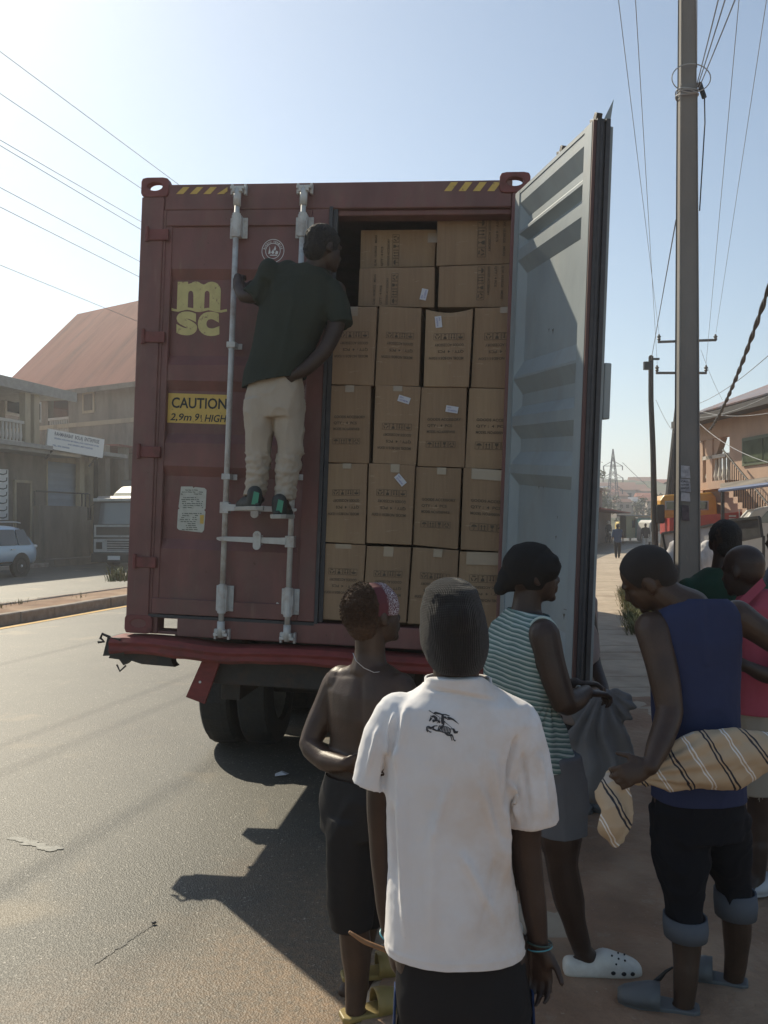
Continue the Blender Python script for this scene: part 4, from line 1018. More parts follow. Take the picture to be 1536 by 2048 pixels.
# low terrace wall and railing in front
zw=zs(125,1012,-2.3)
tw=thing('terrace_wall','low grimy plaster terrace wall with a pipe rail in front of the shuttered shop','wall',M=FA@Matrix.Translation((xs(125),-2.3,0)))
xw0,xw1=xs(78,1050,-2.4),xs(181,1050,-2.4)
mb=fa(); mb.box((xw0,-2.4,0),(xw1,-2.15,zw)); mb.box((xw0-.1,-3.2,0),(xw1+.2,-2.402,.3)); mb.build('wall',PLA,tw)
mb=fa(); zr=zs(125,985,-2.3)
mb.tube([(xw0,-2.27,zr),(xw1,-2.27,zr)],.035,8)
for px in (70,165,172,180): x=xs(px,1000,-2.3); mb.tube([(x,-2.27,zw-.02),(x,-2.27,zr)],.035,8)
mb.build('pipe_rail',STEEL,tw)
# dark stall behind the black lorry
st=thing('open_shed','dark open shed with flat rusty roof beside the black lorry','shed',M=FA@Matrix.Translation((xs(225),1,0)))
x0,x1=xs(197),xs(330); zt2=zs(230,895,-.5)
mb=fa(); mb.box((x0,3,0),(x1,3.2,zt2)); mb.build('back_wall',DARK,st)
mb=fa(); mb.box((x0-.1,-1.2,zt2),(x1,3.4,zt2+.1)); mb.build('roof_sheet',ROOFR,st)
for px in (212,250): x=xs(px,950,-.9); mb=fa(); mb.box((x-.2,-1,0),(x+.2,-.6,zt2)); mb.build('post',PLA,st)
# ---- big red roofed house behind
p0=P(60,770,52); p1=P(330,763,46); p0.z=p1.z=0; HB=frame2(p0,dirv=p1-p0); hb=lambda:MB(HB)
def B_(px,py,y=0.0): return hit(px,py,HB,y)
house=thing('red_roof_house','large grey rendered house under a faded red metal hipped roof','house',M=HB@Matrix.Translation((6,6,0)))
ze=B_(180,775)[1]; xL,_=B_(-20,775); xR_=B_(420,775)[0]
mb=hb()
# wall with loggia opening
ox0,oz1=B_(96,790);ox1,oz0=B_(137,848)
mb.box((xL,0,0),(ox0,.4,ze)); mb.box((ox1,0,0),(xR_,.4,ze)); mb.box((ox0,0,oz1),(ox1,.4,ze)); mb.box((ox0,0,0),(ox1,.4,oz0-.5)); mb.box((xL,.4,0),(xL+.3,12,ze)); mb.box((xR_-.3,.4,0),(xR_,12,ze)); mb.box((xL,12,0),(xR_,12.3,ze))
mb.build('wall',PLA,house)
mb=hb(); mb.box((ox0,1.5,oz0-.6),(ox1,1.6,oz1+.2)); mb.build('loggia_back',DARK,house)
mb=hb(); 
for i in range(9): x=ox0+(ox1-ox0)*(i+.5)/9; mb.tube([(x,.1,oz0-.5),(x,.1,oz0-.3),(x,.1,oz0),(x,.1,oz0+.3)],[.05,.09,.05,.06],6)
mb.box((ox0,0,oz0+.3),(ox1,.2,oz0+.45)); mb.build('balustrade',BALU,house)
x0,z1=B_(166,785);x1,z0=B_(190,825); mb=hb(); mb.box((x0,-.06,z0),(x1,-.002,z1)); wf=mb.build('window',PLB,house)
mb=hb()
for i in range(8): z=z0+.15+(z1-z0-.3)*i/8; mb.box((x0+.15,-.085,z),(x1-.15,-.062,z+.12))
mb.build('louvres',WOOD,wf)
mb=hb(); mb.box((xL,-.05,B_(200,850)[1]),(xR_,-.002,B_(200,850)[1]+.25)); mb.build('string_course',PLB,house)
zr1=B_(155,618,5)[1]
xe0,_=B_(2,712,-.6); xr0,_=B_(155,618,6)
mb=hb(); er=ze-.15
vs=[(xe0-1,-.7,er),(xR_+1,-.7,er),(xR_+1,13,er),(xe0-1,13,er),(xr0,6,zr1),(xR_-3,6,zr1+.3)]
mb.add(vs,[(0,1,5,4),(1,2,5),(2,3,4,5),(3,0,4)]); mb.build('roof',ROOFR,house,solid=.06)
mb=hb(); mb.box((xe0-1,-.78,er-.28),(xR_+1,-.7,er+.0)); mb.build('fascia',PLA,house)
# ================================================================ right house
p0=P(1399,860,29); p1=P(1600,800,23.0); p0.z=p1.z=0; HR=frame2(p0,dirv=p1-p0); hr=lambda:MB(HR)
def R_(px,py,y=0.0): return hit(px,py,HR,y)
PINK=mat('salmon_plaster',(.48,.33,.24),.85,n=.1,ns=2,dirt=.45,dirtcol=(.3,.22,.17),ds=.9,st=(1,1,.4))
ph=thing('salmon_house','two storey salmon plaster house with arched balcony and outside stairs on the right','house',M=HR@Matrix.Translation((5,5,0)))
ze=R_(1450,838)[1]; zfl=R_(1455,962)[1]
ox0,oz1=R_(1433,865);ox1,oz0=R_(1459,955)
XE=R_(1700,860)[0]
mb=hr(); wx1=ox1
mb.box((wx1,0,0),(XE,.25,ze)); mb.box((ox0-.8,0,0),(wx1,.25,zfl-.25)); mb.box((XE-.25,.25,0),(XE,9,ze)); mb.box((wx1,3.0,zfl),(wx1+.2,9,ze)); mb.box((wx1,9,0),(XE,9.2,ze)); mb.box((ox0-.6,2.8,0),(ox0-.4,9,zfl)); 
mb.box((0,0,ze-.55),(wx1,.25,ze)); mb.build('wall',PINK,ph)
mb=hr(); mb.box((ox0-1.0,-.25,zfl-.25),(wx1+.4,3,zfl)); mb.build('balcony_slab',PINK,ph)
for px in (1421,):
    x=R_(px,900)[0]; mb=hr(); mb.box((x-.32,0,zfl),(x+.12,.3,ze-.56)); mb.prism([(0,0),(0,-1.1),(-.15,-.5),(-.7,0)],(x-.32,.05,ze-.56),(1,0,0),(0,0,1),(0,.2,0)); mb.prism([(0,0),(0,-1.2),(.12,-.6),(.55,0)],(x+.12,.05,ze-.56),(1,0,0),(0,0,1),(0,.2,0)); mb.build('balcony_column',PINK,ph)
x=R_(1404,900)[0]; mb=hr(); mb.box((x-.35,0,zfl-.6),(x+.05,.3,ze-.56)); mb.build('balcony_column',PINK,ph)
mb=hr(); 
for x in [R_(1404,930)[0]+.25+i*.28 for i in range(7)]: mb.tube([(x,.1,zfl),(x,.1,zfl+.2),(x,.1,zfl+.45),(x,.1,zfl+.8)],[.04,.09,.05,.05],6)
mb.box((R_(1404,930)[0],0,zfl+.78),(wx1,.2,zfl+.9)); mb.build('balustrade',BALU,ph)
mb=hr(); mb.box((ox0-.5,2.6,zfl),(wx1,2.8,ze)); mb.build('balcony_back',DARK,ph)
x0,z1=R_(1487,877);x1,z0=R_(1580,921); mb=hr(); mb.box((x0,-.05,z0),(x1,-.002,z1)); wf=mb.build('window',mat('green_frame',(.10,.12,.07),.5),ph)
mb=hr(); mb.box((x0+.1,-.07,z0+.1),((x0+x1)/2-.04,-.052,z1-.1)); mb.box(((x0+x1)/2+.04,-.07,z0+.1),(x1-.1,-.052,z1-.1)); mb.build('pane',mat('green_reflection_glass',(.08,.10,.06),.15,spec=.8,n=.5,ns=2),wf)  # reflected greenery is put into the pane colour
mb=hr(); mb.box((-.5,-.7,ze),(XE,9.6,ze+.12)); mb.box((-.5,-.78,ze-.06),(XE,-.7,ze+.16)); mb.build('roof_slab',mat('dark_fascia',(.05,.045,.042),.7),ph)
xq=R_(1475,820,1)[0]
mb=hr(); vs=[(xq,-.8,ze+.2),(XE,-.8,ze+.2),(XE,8,ze+.2),(xq,8,ze+.2),(xq+2.2,3.6,ze+1.5),(XE,3.6,ze+2.2)]; mb.add(vs,[(0,1,5,4),(2,3,4,5),(3,0,4)]); mb.build('roof',mat('blue_grey_roof',(.16,.15,.17),.5,n=.2,ns=3,col2=(.2,.12,.1)),ph,solid=.05)
# stairs rising to the left with railing
mb=hr(); sx0=R_(1468,960)[0]; ns=14; 
for i in range(ns): mb.box((sx0+.3+i*.27,-.45,zfl-.2-(i+1)*.18),(sx0+.3+(i+1)*.27,-.003,zfl-(i+1)*.18+.0))
mb.box((sx0-.9,-.45,zfl-.25),(sx0+.3,-.003,zfl)); mb.build('staircase',PINK,ph)
mb=hr(); 
for i in range(0,ns*2): x=sx0+.3+i*.135; zz=zfl-(i/2+1)*.18; mb.tube([(x,-.42,zz),(x,-.42,zz+.95)],.014,5)
mb.tube([(sx0+.1,-.42,zfl+.95),(sx0+.3+ns*.27,-.42,zfl-ns*.18+.85)],.03,6); mb.build('stair_railing',STEEL,ph)
aw=thing('shade_awning','blue edged shade roof on posts beside the salmon house','awning',loc=P(1500,1040,21))
mb=MB(); a=P(1440,981,21.5);b2=P(1560,966,18.5); mb.tube([a,b2],.05,8); mb.build('blue_pipe',mat('blue_paint',(.06,.10,.22),.5),aw)
mb=MB(); mb.add([a+V(0,0,.03),b2+V(0,0,.03),b2+V(1.2,3,.3),a+V(1.2,3,.3)],[(0,1,2,3)]); mb.build('roof_sheet',PLA,aw,solid=.02)
for q in (a.lerp(b2,.05),a.lerp(b2,.95)): mb=MB(); mb.tube([V(q.x,q.y,0),q],.05,8); mb.build('post',STEEL,aw)
# ================================================================ poles and wires
POLEC=mat('pole_concrete',(.20,.19,.175),.9,n=.18,ns=3,bump=.3,bs=28,dirt=.4,dirtcol=(.2,.16,.13),ds=1.5,st=(1,1,.4))
pb=P(1374,1300,10.2); pole=thing('utility_pole','thick tapering concrete utility pole with torn posters and a loop of cable','pole',loc=(pb.x,pb.y,0))
mb=MB()
def oct_ring(c,w_,h_=None,ch=.28):
    h_=h_ or w_; r=[]
    for x,y in ((-1,-1+ch),(-1+ch,-1),(1-ch,-1),(1,-1+ch),(1,1-ch),(1-ch,1),(-1+ch,1),(-1,1-ch)): r.append(c+V(x*w_/2,y*h_/2,0))
    return r
def oct_ring(c,w_,h_=None,ch=.13):
    a=R(-5); r=[]
    for x,y in ((-1,-1),(1,-1),(1,1),(-1,1)):
        for s_ in ((0,1) if x*y>0 else (1,0)):
            q=V(x*(1-ch*(s_==0)),y*(1-ch*(s_==1)),0)*w_/2
            r.append(c+V(q.x*math.cos(a)-q.y*math.sin(a),q.x*math.sin(a)+q.y*math.cos(a),0))
    return r
rg=[]
for z,wd in ((-.3,.275),(1.5,.26),(3.0,.24),(7.05,.20),(7.08,.185),(10.5,.15)): rg.append(oct_ring(V(pb.x+.008*z*0,pb.y,z),wd))
mb.rings(rg); mb.build('shaft',POLEC,pole)
z0_=CH-(190-HY)/F*pb.y
mb=MB()
for k,(dzz,rr_) in enumerate(((0,.125),(.03,.13),(-.03,.13))): mb.tube([V(pb.x+rr_*math.cos(a),pb.y+rr_*math.sin(a),z0_+dzz+.02*math.sin(a*2+k)) for a in [2*math.pi*i/20 for i in range(20)]],.008,5,closed=True)
mb.tube([V(pb.x+.23*math.cos(a),pb.y-.14,z0_+.13+.17*math.sin(a)) for a in [2*math.pi*i/28 for i in range(28)]],.007,5,closed=True)
mb.build('cable_loop',mat('pale_cable',(.35,.36,.36),.5),pole)
mb=MB(); mb.tube([V(pb.x+.13,pb.y-.05,z0_+.12),V(pb.x+.19,pb.y-.05,z0_-.06)],.03,8); mb.tube([V(pb.x+.19,pb.y-.05,z0_),V(pb.x+.20,pb.y-.04,z0_-.35),V(pb.x+.14,pb.y-.03,z0_-1.4)],.008,5); mb.build('cable_clamp',BLACK,pole)
POST=mat('torn_poster',(.50,.50,.53),.8,n=.2,ns=14,col2=(.30,.30,.33),ds=14,dirt=.6,dirtcol=(.12,.11,.11))
# posters follow the shaft's facet towards the street
a_=R(-5); fn=V(math.sin(a_)*1,-math.cos(a_),0); ft=V(math.cos(a_),math.sin(a_),0)
for i,(py0,py1,w2,mm) in enumerate(((932,958,.10,POST),(958,985,.11,POST),(985,1004,.10,POST),(1010,1042,.08,mat('dark_poster',(.10,.08,.09),.8,n=.4,ns=20)))):
    za=CH-(py0-HY)/F*pb.y; zb2=CH-(py1-HY)/F*pb.y
    c=V(pb.x,pb.y,0)+fn*.133-ft*(.055); mb=MB(); mb.add([c-ft*w2/2+V(0,0,za),c+ft*w2/2+V(0,0,za-.01),c+ft*(w2/2+.01)+V(0,0,zb2),c-ft*w2/2+V(0,0,zb2+.01)],[(0,1,2,3)]); po=mb.build('poster',mm,pole)
    if i==1:
        mb=MB(); 
        for j in range(3): put_text(mb,('CALL','NOW 077','ROOM TO LET')[j],c+fn*.002-ft*w2*.45+V(0,0,za-.045-.04*j),ft,V(0,0,1),width=w2*.85,height=.022,bold=.02)
        mb.build('poster_text',INK,po)
# wooden pole
pb2=P(1312,1160,27); mb=MB(); limb(mb,[V(pb2.x,27,-.2),P(1309,1040,27),P(1306,900,27),P(1302,800,27),P(1302,715,27)],[.11,.10,.09,.085,.08],8)
WOODD=mat('dark_tarred_wood',(.035,.03,.026),.85,n=.3,ns=5,bump=.4,bs=20)
wp=thing('wooden_pole','thin crooked wooden service pole with a junction box, beyond the concrete pole','pole',loc=(pb2.x,27,0)); mb.build('shaft',WOODD,wp)
mb=MB(); q=P(1295,730,26.9); mb.box(q-V(.12,.06,.15),q+V(.12,.06,.1)); q=P(1306,718,27); mb.box(q-V(.1,.03,.03),q+V(.2,.03,.03)); mb.build('junction_box',BLACK,wp)
mb=MB(); q=P(1321,1025,26.8); mb.box(q-V(.13,.06,.35),q+V(.13,.06,.25)); mb.build('meter_box',BLACK,wp,bevel=.05)
# A frame pole with crossarms
PD=35.0
ap=thing('power_pole','dark steel A frame power pole with two insulator crossarms, right behind the concrete pole','pole',loc=(P(1374,1,PD).x,PD,0))
mb=MB(); top=P(1374,640,PD); 
for px in (1325,1410): g=P(px,1042,PD); g.z=0; mb.tube([g,top],[.2,.12],8)
mb.bar(P(1342,900,PD),P(1403,900,PD),.1,.1); mb.build('legs',STEEL,ap)
for (xa_,xb_,y) in ((1316,1432,684),(1312,1413,746)):
    mb=MB(); dd=PD if y<700 else PD; mb.bar(P(xa_,y,dd),P(xb_,y-(4 if y<700 else 0),dd),.09,.09); ca=mb.build('crossarm',STEEL,ap)
    for px in (xa_+2,xb_-1):
        q=P(px,y,dd); mb=MB(); mb.tube([q+V(0,0,.03),q+V(0,0,.12),q+V(0,0,.16),q+V(0,0,.22),q+V(0,0,.26),q+V(0,0,.32)],[.03,.08,.05,.09,.05,.03],8); mb.build('insulator',BLACK,ca)
# wires
WIRE=mat('wire_grey',(.10,.10,.11),.5); WIREL=mat('bare_wire',(.22,.22,.22),.4,.3)
def wire(a,b_,sag=.0,r=.006,label='',m=WIRE,grp='overhead wires',name='overhead_wire',twist=False):
    a=Vector(a);b_=Vector(b_);n=24; pts=[a.lerp(b_,i/n)-V(0,0,sag*4*(i/n)*(1-i/n)) for i in range(n+1)]
    mb=MB()
    if twist:
        pts2=[]; N2=120
        for k in range(2):
            q=[]
            for i in range(N2+1):
                f=i/N2; p=a.lerp(b_,f)-V(0,0,sag*4*f*(1-f)); an=f*60+k*math.pi; q.append(p+V(math.cos(an),0,math.sin(an))*r*.9)
            mb.tube(q,r,5)
    else: mb.tube(pts,r,5)
    return solo(mb,name,m,label,'cable',grp)
def vp_wire(y0,x1,y1,D0,ext,label,r):
    # runs along the road on the left: second pixel fixes where it ends
    a=P(0,y0,D0); X0=a.x; k=(x1-CX)/F; D1=(X0-.24*D0)/(k-.24); b_=P(x1,y1,D1)
    dirv=(b_-a); wire(a-dirv*1.0,b_+dirv*ext,0.0,r,label)
for i,(y0,x1,y1,D0) in enumerate(((103,345,360,13),(187,290,382,14.5),(280,285,445,15.5),(291,285,461,15.5),(375,283,525,17.5),(414,283,556,18),(530,200,612,22))):
    vp_wire(y0,x1,y1,D0,1.5,('highest','second','third','fourth','fifth','sixth','lowest')[i]+' of the thin overhead wires crossing the sky left of the container',.0052+.0004*i)
ia=P(1318,668,PD);ib=P(1432,665,PD); ic=P(1315,738,PD); idd=P(1411,740,PD)
wire(ia+(P(1237,0,12.6)-ia)*1.6,ia,.0,.006,'outer left power line running from top edge to the upper crossarm',WIREL)
wire(ic+(P(1271,0,12)-ic)*1.6,ic,.0,.006,'inner left power line running from top edge to the lower crossarm',WIREL)
wire(idd+(P(1478,0,12)-idd)*1.6,idd,.0,.006,'inner right power line running from top edge to the lower crossarm',WIREL)
wire(ib+(P(1533,0,12.6)-ib)*1.6,ib,.0,.006,'outer right power line running from top edge to the upper crossarm',WIREL)
tie=V(pb.x+.1,pb.y-.05,z0_)
for k,(px,lab) in enumerate(((1447,'left'),(1462,'middle'),(1484,'right'))):
    q=P(px,-40,6.5); wire(tie+V(0,0,.05*(2-k)),tie+(q-tie)*1.4,.02,.006,lab+' of three service cables leaving the pole collar for the upper right corner')
wire(tie+V(0,.0,.3),P(1394,-60,8),0,.005,'near vertical cable rising just right of the concrete pole')
wire(P(1352,440,10.3),P(1302,722,27),.0,.008,'service wire from the concrete pole down to the wooden pole')
wire(P(1550,540,11),P(1420,860,24),.25,.022,'thick twisted black cable coming down at the right edge to the salmon house',BLACK,twist=True)
for i,(a,b_,D0,D1) in enumerate((((1395,808),(1560,690),24,14),((1395,835),(1560,780),24,16),((1400,822),(1560,822),24,16),((1398,846),(1536,925),22,15),((1312,800),(1352,870),30,34),((1402,700),(1445,800),35,40))):
    wire(P(*a,D0),P(*b_,D1),.12,.007,('rising grey wire above the salmon house roof','flat grey wire meeting the salmon house roof edge','sagging grey wire level with the roof ridge at right','pale wire crossing the green framed window','thin wire between the wooden pole and the power pole','thin wire dropping right of the power pole')[i],WIREL)
# ================================================================ lattice pylons
LAT=mat('galvanised_lattice',(.10,.11,.12),.7)
def pylon(px,pytop,D,label,H):
    c=P(px,HY,D); ztop=CH-(pytop-HY)/F*D; zb_=ztop-H; t_=thing('lattice_pylon',label,'pylon',loc=(c.x,D,zb_),group='lattice pylons')
    mb=MB(); k=H/18.0; r_=.13*k
    def hw(f): return (1.15*(1-f)**1.1+.30)*k if f<.72 else (.52*(1-f)/.28+.04)*k
    L_=[i/12 for i in range(13)]
    for i in range(12):
        f0,f1=L_[i],L_[i+1]; a,b_=hw(f0),hw(f1); z0,z1=zb_+H*f0,zb_+H*f1
        for (x,y) in ((-1,-1),(1,-1),(1,1),(-1,1)):
            mb.bar(V(c.x+x*a,D+y*a,z0),V(c.x+x*b_,D+y*b_,z1),r_,r_)
        for (x,y),(x2,y2) in (((-1,-1),(1,-1)),((1,-1),(-1,-1)),((1,1),(-1,1)),((-1,1),(1,1)),((-1,-1),(-1,1)),((1,1),(1,-1))):
            mb.bar(V(c.x+x*a,D+y*a,z0),V(c.x+x2*b_,D+y2*b_,z1),r_*.6,r_*.6)
    mb.build('lattice_tower',LAT,t_)
    for f,wd in ((.80,2.0),(.66,2.1),(.52,2.0)):
        z=zb_+H*f; mb=MB()
        for s in (-1,1):
            tip=V(c.x+s*wd*k,D,z); mb.bar(V(c.x+s*hw(f),D,z+.9*k),tip,r_*.8,r_*.8); mb.bar(V(c.x+s*hw(f),D,z),tip,r_*.8,r_*.8); mb.tube([tip,tip-V(0,0,.9*k)],.12*k,5)
        mb.build('pylon_arm',LAT,t_)
pylon(1226,898,150,'tall near lattice pylon rising above the road between door and poles',15)
pylon(1268,953,260,'small distant lattice pylon on the hillside left of the wooden pole',10)
wire(P(1150,905,170),P(1205,925,150),.0,.05,'high voltage line leaving the tall pylon to the left'); wire(P(1245,925,150),P(1330,1000,200),.3,.05,'high voltage line leaving the tall pylon to the right')
# ================================================================ hills, trees and far houses
HILL=mat('hill_scrub',(.07,.08,.045),.95,n=.5,ns=.12,col2=(.16,.13,.09),ds=.06,bump=.6,bs=.5,bdist=.8)
def hill(name,Dh,prof,depth,z0=-1,seed=0):
    mb=MB(); vs=[];fs=[]; n=len(prof); m_=14
    for j in range(m_+1):
        f=j/m_; D=Dh-depth*(1-f)
        for i,(px,py) in enumerate(prof):
            X=(px-CX)/F*Dh; H=CH-(py-HY)/F*Dh
            z=z0+(H-z0)*math.sin(f*math.pi/2)**1.2 + (2.0*noise.noise(V(X*.03+seed,D*.03,seed))+.9*noise.noise(V(X*.1,D*.1,seed)))*math.sin(f*math.pi/2)
            vs.append((X*(1-.0*(1-f)),D,z))
    for i,(px,py) in enumerate(prof): vs.append(((px-CX)/F*Dh,Dh+60,z0))
    for j in range(m_+1):
        for i in range(n-1): a=j*n+i; fs.append((a,a+1,a+n+1,a+n))
    mb.add(vs,fs); return ground(mb,name,HILL,smooth=True)
def dens(pr_,k=5):
    q=[]
    for i in range(len(pr_)-1):
        for j in range(k): f=j/k; q.append((pr_[i][0]+(pr_[i+1][0]-pr_[i][0])*f,pr_[i][1]+(pr_[i+1][1]-pr_[i][1])*f))
    return q+[pr_[-1]]
hill('far_hill',420,dens([(-900,1010),(-300,990),(200,975),(700,960),(1000,930),(1150,940),(1190,948),(1230,966),(1270,975),(1330,972),(1420,965),(1600,990),(2000,1000),(2400,1015)]),60)
h2=hill('near_hill',260,dens([(700,1020),(1000,990),(1150,970),(1200,963),(1230,978),(1260,985),(1300,978),(1345,985),(1400,975),(1600,985),(1900,1010)]),150,seed=4)
# leafy crowns
LEAF=[mat('leaf_dark',(.045,.06,.022),.7,n=.4,ns=1.5),mat('leaf_mid',(.075,.09,.03),.7,n=.4,ns=1.5)]
def crown(mb,c,rad,n,ls,rg_,squash=.8):
    c=Vector(c)
    cl=[(Vector([rg_.gauss(0,.45) for _ in range(3)]),rg_.uniform(.25,.5)) for _ in range(9)]
    for i in range(n):
        o,s=rg_.choice(cl); d=Vector([rg_.gauss(0,1) for _ in range(3)]).normalized()*s*rg_.uniform(.6,1.1)
        p=o+d; p=Vector((p.x*rad,p.y*rad,p.z*rad*squash))+c
        a=Vector([rg_.gauss(0,1) for _ in range(3)]).normalized(); b_=a.orthogonal().normalized(); l=ls*rg_.uniform(.6,1.3)
        mb.add([p-a*l,p+b_*l*.45,p+a*l,p-b_*l*.45],[(0,1,2,3)],rg_.choice((0,0,1)))
rt=random.Random(8)
def tree(px,pybase,D,h,rad,label,n=700,grp='trees on the far slope'):
    g=P(px,pybase,D); t_=thing('broadleaf_tree',label,'tree',loc=g,group=grp)
    mb=MB(); limb(mb,[g,g+V(.1,0,h*.3),g+V(-.1,0,h*.62)],[.05*h,.04*h,.02*h],7); 
    for k in range(4): a=k*1.6; mb.tube([g+V(0,0,h*.4),g+V(math.cos(a)*rad*.5,math.sin(a)*rad*.5,h*.75)],[.02*h,.008*h],5)
    mb.build('trunk',WOOD,t_); mb=MB(); crown(mb,g+V(0,0,h*.7),rad,n,rad*.13,rt); mb.build('crown',LEAF,t_)
lab=['broad hazy tree on the slope just right of the container door','round hazy tree behind the tall pylon','dark hazy tree between the pylon and wooden pole','low hazy tree beside the wooden pole','hazy tree behind the concrete pole','tall hazy tree right of the concrete pole']
for i,(px,py,D,h,rad) in enumerate(((1188,1030,120,4.0,2.2),(1214,1040,130,3.0,2),(1252,1046,140,3.0,2.2),(1284,1040,120,2.6,1.8),(1338,1030,130,4,2.6),(1415,1010,140,5,3))): tree(px,py,D,h,rad,lab[i],500)
# hillside houses
RW=[mat('far_wall_a',(.33,.27,.22),.9),mat('far_wall_b',(.38,.32,.27),.9),mat('far_wall_c',(.24,.21,.19),.9)]
RF=[mat('far_roof_red',(.40,.15,.09),.6),mat('far_roof_rust',(.26,.14,.10),.7),mat('far_roof_grey',(.30,.30,.31),.5)]
rh=random.Random(12); protos=[]
for k in range(3):
    t_=thing('hillside_house','small hazy house with a pitched metal roof among many on the far hillside','house',loc=(0,0,0),group='houses on the hillside')
    w2,d2,h2_=((7,6,4),(9,6,5),(6,5,3.2))[k]
    mb=MB(); mb.box((-w2/2,-d2/2,-3),(w2/2,d2/2,h2_)); mb.build('wall',RW[k],t_)
    mb=MB(); mb.prism([(-d2/2-.5,0),(d2/2+.5,0),(0,1.8)],(-w2/2-.5,0,h2_),(0,1,0),(0,0,1),(w2+1,0,0)); mb.build('roof',RF[k],t_)
    mb=MB(); 
    mb.box((-w2*.3,-d2/2-.05,h2_*.4),(-w2*.1,-d2/2-.002,h2_*.75)); mb.build('window',DARK,t_); mb=MB(); mb.box((w2*.1,-d2/2-.05,h2_*.4),(w2*.3,-d2/2-.002,h2_*.75)); mb.build('window',DARK,t_)
    protos.append(t_)
def dup(root,loc,rz,s=1.0):
    r=root.copy(); COL.objects.link(r); r.location=loc; r.rotation_euler=(0,0,rz); r.scale=(s,s,s)
    for ch in list(root.children):
        c=ch.copy(); COL.objects.link(c); c.parent=r
        for g in list(ch.children): d=g.copy(); COL.objects.link(d); d.parent=c
    return r
first=[True]*3; spots=[]
for i in range(54):
    px=rh.uniform(1186,1345); row=i/54; py=985+row*42+rh.uniform(-4,4); D=235-row*110+rh.uniform(-8,8)
    spots.append((px,py,D))
for i in range(6): spots.append((rh.uniform(1400,1536),1010+rh.uniform(-8,10),rh.uniform(120,180)))
for i,(px,py,D) in enumerate(spots):
    k=rh.choice((0,1,2)); p=P(px,py,D); rz=rh.uniform(-.5,.5); s=rh.uniform(.28,.5)*D/160
    if first[k]: first[k]=False; protos[k].location=p; protos[k].rotation_euler=(0,0,rz); protos[k].scale=(s,s,s)
    else: dup(protos[k],p,rz,s)
# brick block on the left of the far road
p0=P(1176,1082,62); p1=P(1222,1072,82); p0.z=p1.z=0; BK=frame2(p0,dirv=p1-p0); bk=lambda:MB(BK)
brick=thing('brick_block','dim unfinished block building with pale metal roof beside the far bend of the road','building',M=BK@Matrix.Translation((8,5,0)))
Lb=(p1-p0).length; zt3=CH-(972-HY)/F*62
BRK=mat('raw_block_wall',(.20,.15,.125),.9,n=.2,ns=1.5)
mb=bk(); mb.box((-10,0,0),(Lb*.55,9,zt3)); mb.box((Lb*.55,0,0),(Lb,9,zt3-1.6)); mb.build('wall',BRK,brick)
mb=bk(); mb.prism([(-.6,0),(9.6,0),(4.5,1.9)],(-10.5,0,zt3),(0,1,0),(0,0,1),(Lb*.55+10.8,0,0)); mb.build('roof',mat('pale_zinc',(.42,.46,.50),.35,.2),brick)
for k in range(5):
    for z in (1.2,zt3-2.1): mb=bk(); x=-6+k*3.2; mb.box((x,-.05,z),(x+1.2,-.002,z+1.2)); mb.build('window',DARK,brick)
mb=bk(); mb.box((-10,-1.8,2.6),(Lb+1,0,2.7)); mb.build('veranda_roof',ROOFR,brick)
# roadside kiosks far away
ks=thing('roadside_kiosk','pale yellow kiosk with flat roof at the far bend','kiosk',loc=P(1271,1062,75)); q=P(1271,1062,75)
mb=MB(); mb.box(q-V(1.1,1,.6),q+V(1.1,1,1.3)); mb.build('kiosk_wall',mat('pale_yellow',(.5,.47,.28),.8),ks); mb=MB(); mb.box(q+V(-1.3,-1.3,1.302),q+V(1.3,1.3,1.4)); mb.build('kiosk_roof',CONC,ks); mb=MB(); mb.box(q+V(-.6,-1.03,.3),q+V(.6,-1.002,.95)); mb.build('hatch',DARK,ks)
ks=thing('roadside_kiosk','teal painted kiosk beside the wooden pole at the far bend','kiosk',loc=P(1293,1062,75)); q=P(1293,1062,74)
mb=MB(); mb.box(q-V(1.0,1,.6),q+V(1.0,1,1.1)); mb.build('kiosk_wall',mat('teal_paint',(.10,.32,.33),.7),ks); mb=MB(); mb.box(q+V(-1.1,-1.2,1.102),q+V(1.1,1.2,1.2)); mb.build('kiosk_roof',CONC,ks); mb=MB(); mb.box(q+V(-.5,-1.03,.2),q+V(.5,-1.002,.8)); mb.build('hatch',DARK,ks)
# grass tufts
GR=mat('dry_grass',(.10,.12,.035),.8,n=.4,ns=6,col2=(.22,.18,.08),ds=5)
def tuft(mb,c,n,h,sp,rg_):
    for i in range(n):
        a=rg_.uniform(0,6.28); r_=abs(rg_.gauss(0,sp)); p=c+V(math.cos(a)*r_,math.sin(a)*r_,0); d=V(math.cos(a)*rg_.uniform(.1,.6),math.sin(a)*rg_.uniform(.1,.6),1).normalized(); hh=h*rg_.uniform(.4,1.1); w2=V(-math.sin(a),math.cos(a),0)*.012*h/.3
        q=p+d*hh*.6; e=q+(d+V(math.cos(a)*.5,math.sin(a)*.5,-.2)).normalized()*hh*.4
        mb.add([p-w2,p+w2,q+w2*.7,q-w2*.7,e],[(0,1,2,3),(3,2,4)])
mb=MB(); c=G(238,1175); c.z=.17; 
for k in range(4): tuft(mb,c+V(-.2+k*.16,.12*k,0),34,.55,.09,rt)
solo(mb,'grass_clump',GR,'spiky green plant growing on the median beside the container edge','plant')
mb=MB()
for k in range(380):
    q=rt.uniform(11,22); x=base(q)+4.35+abs(rt.gauss(0,.28))
    if q<13.5: x+=.5
    tuft(mb,V(x,q,PZ),22,.22,.1,rt)
for k in range(60):
    q=rt.uniform(26,60); x=base(q)+4.6+(q-26)*.06+rt.uniform(0,1.5); tuft(mb,V(x,q,PZ),10,.3,.3,rt)
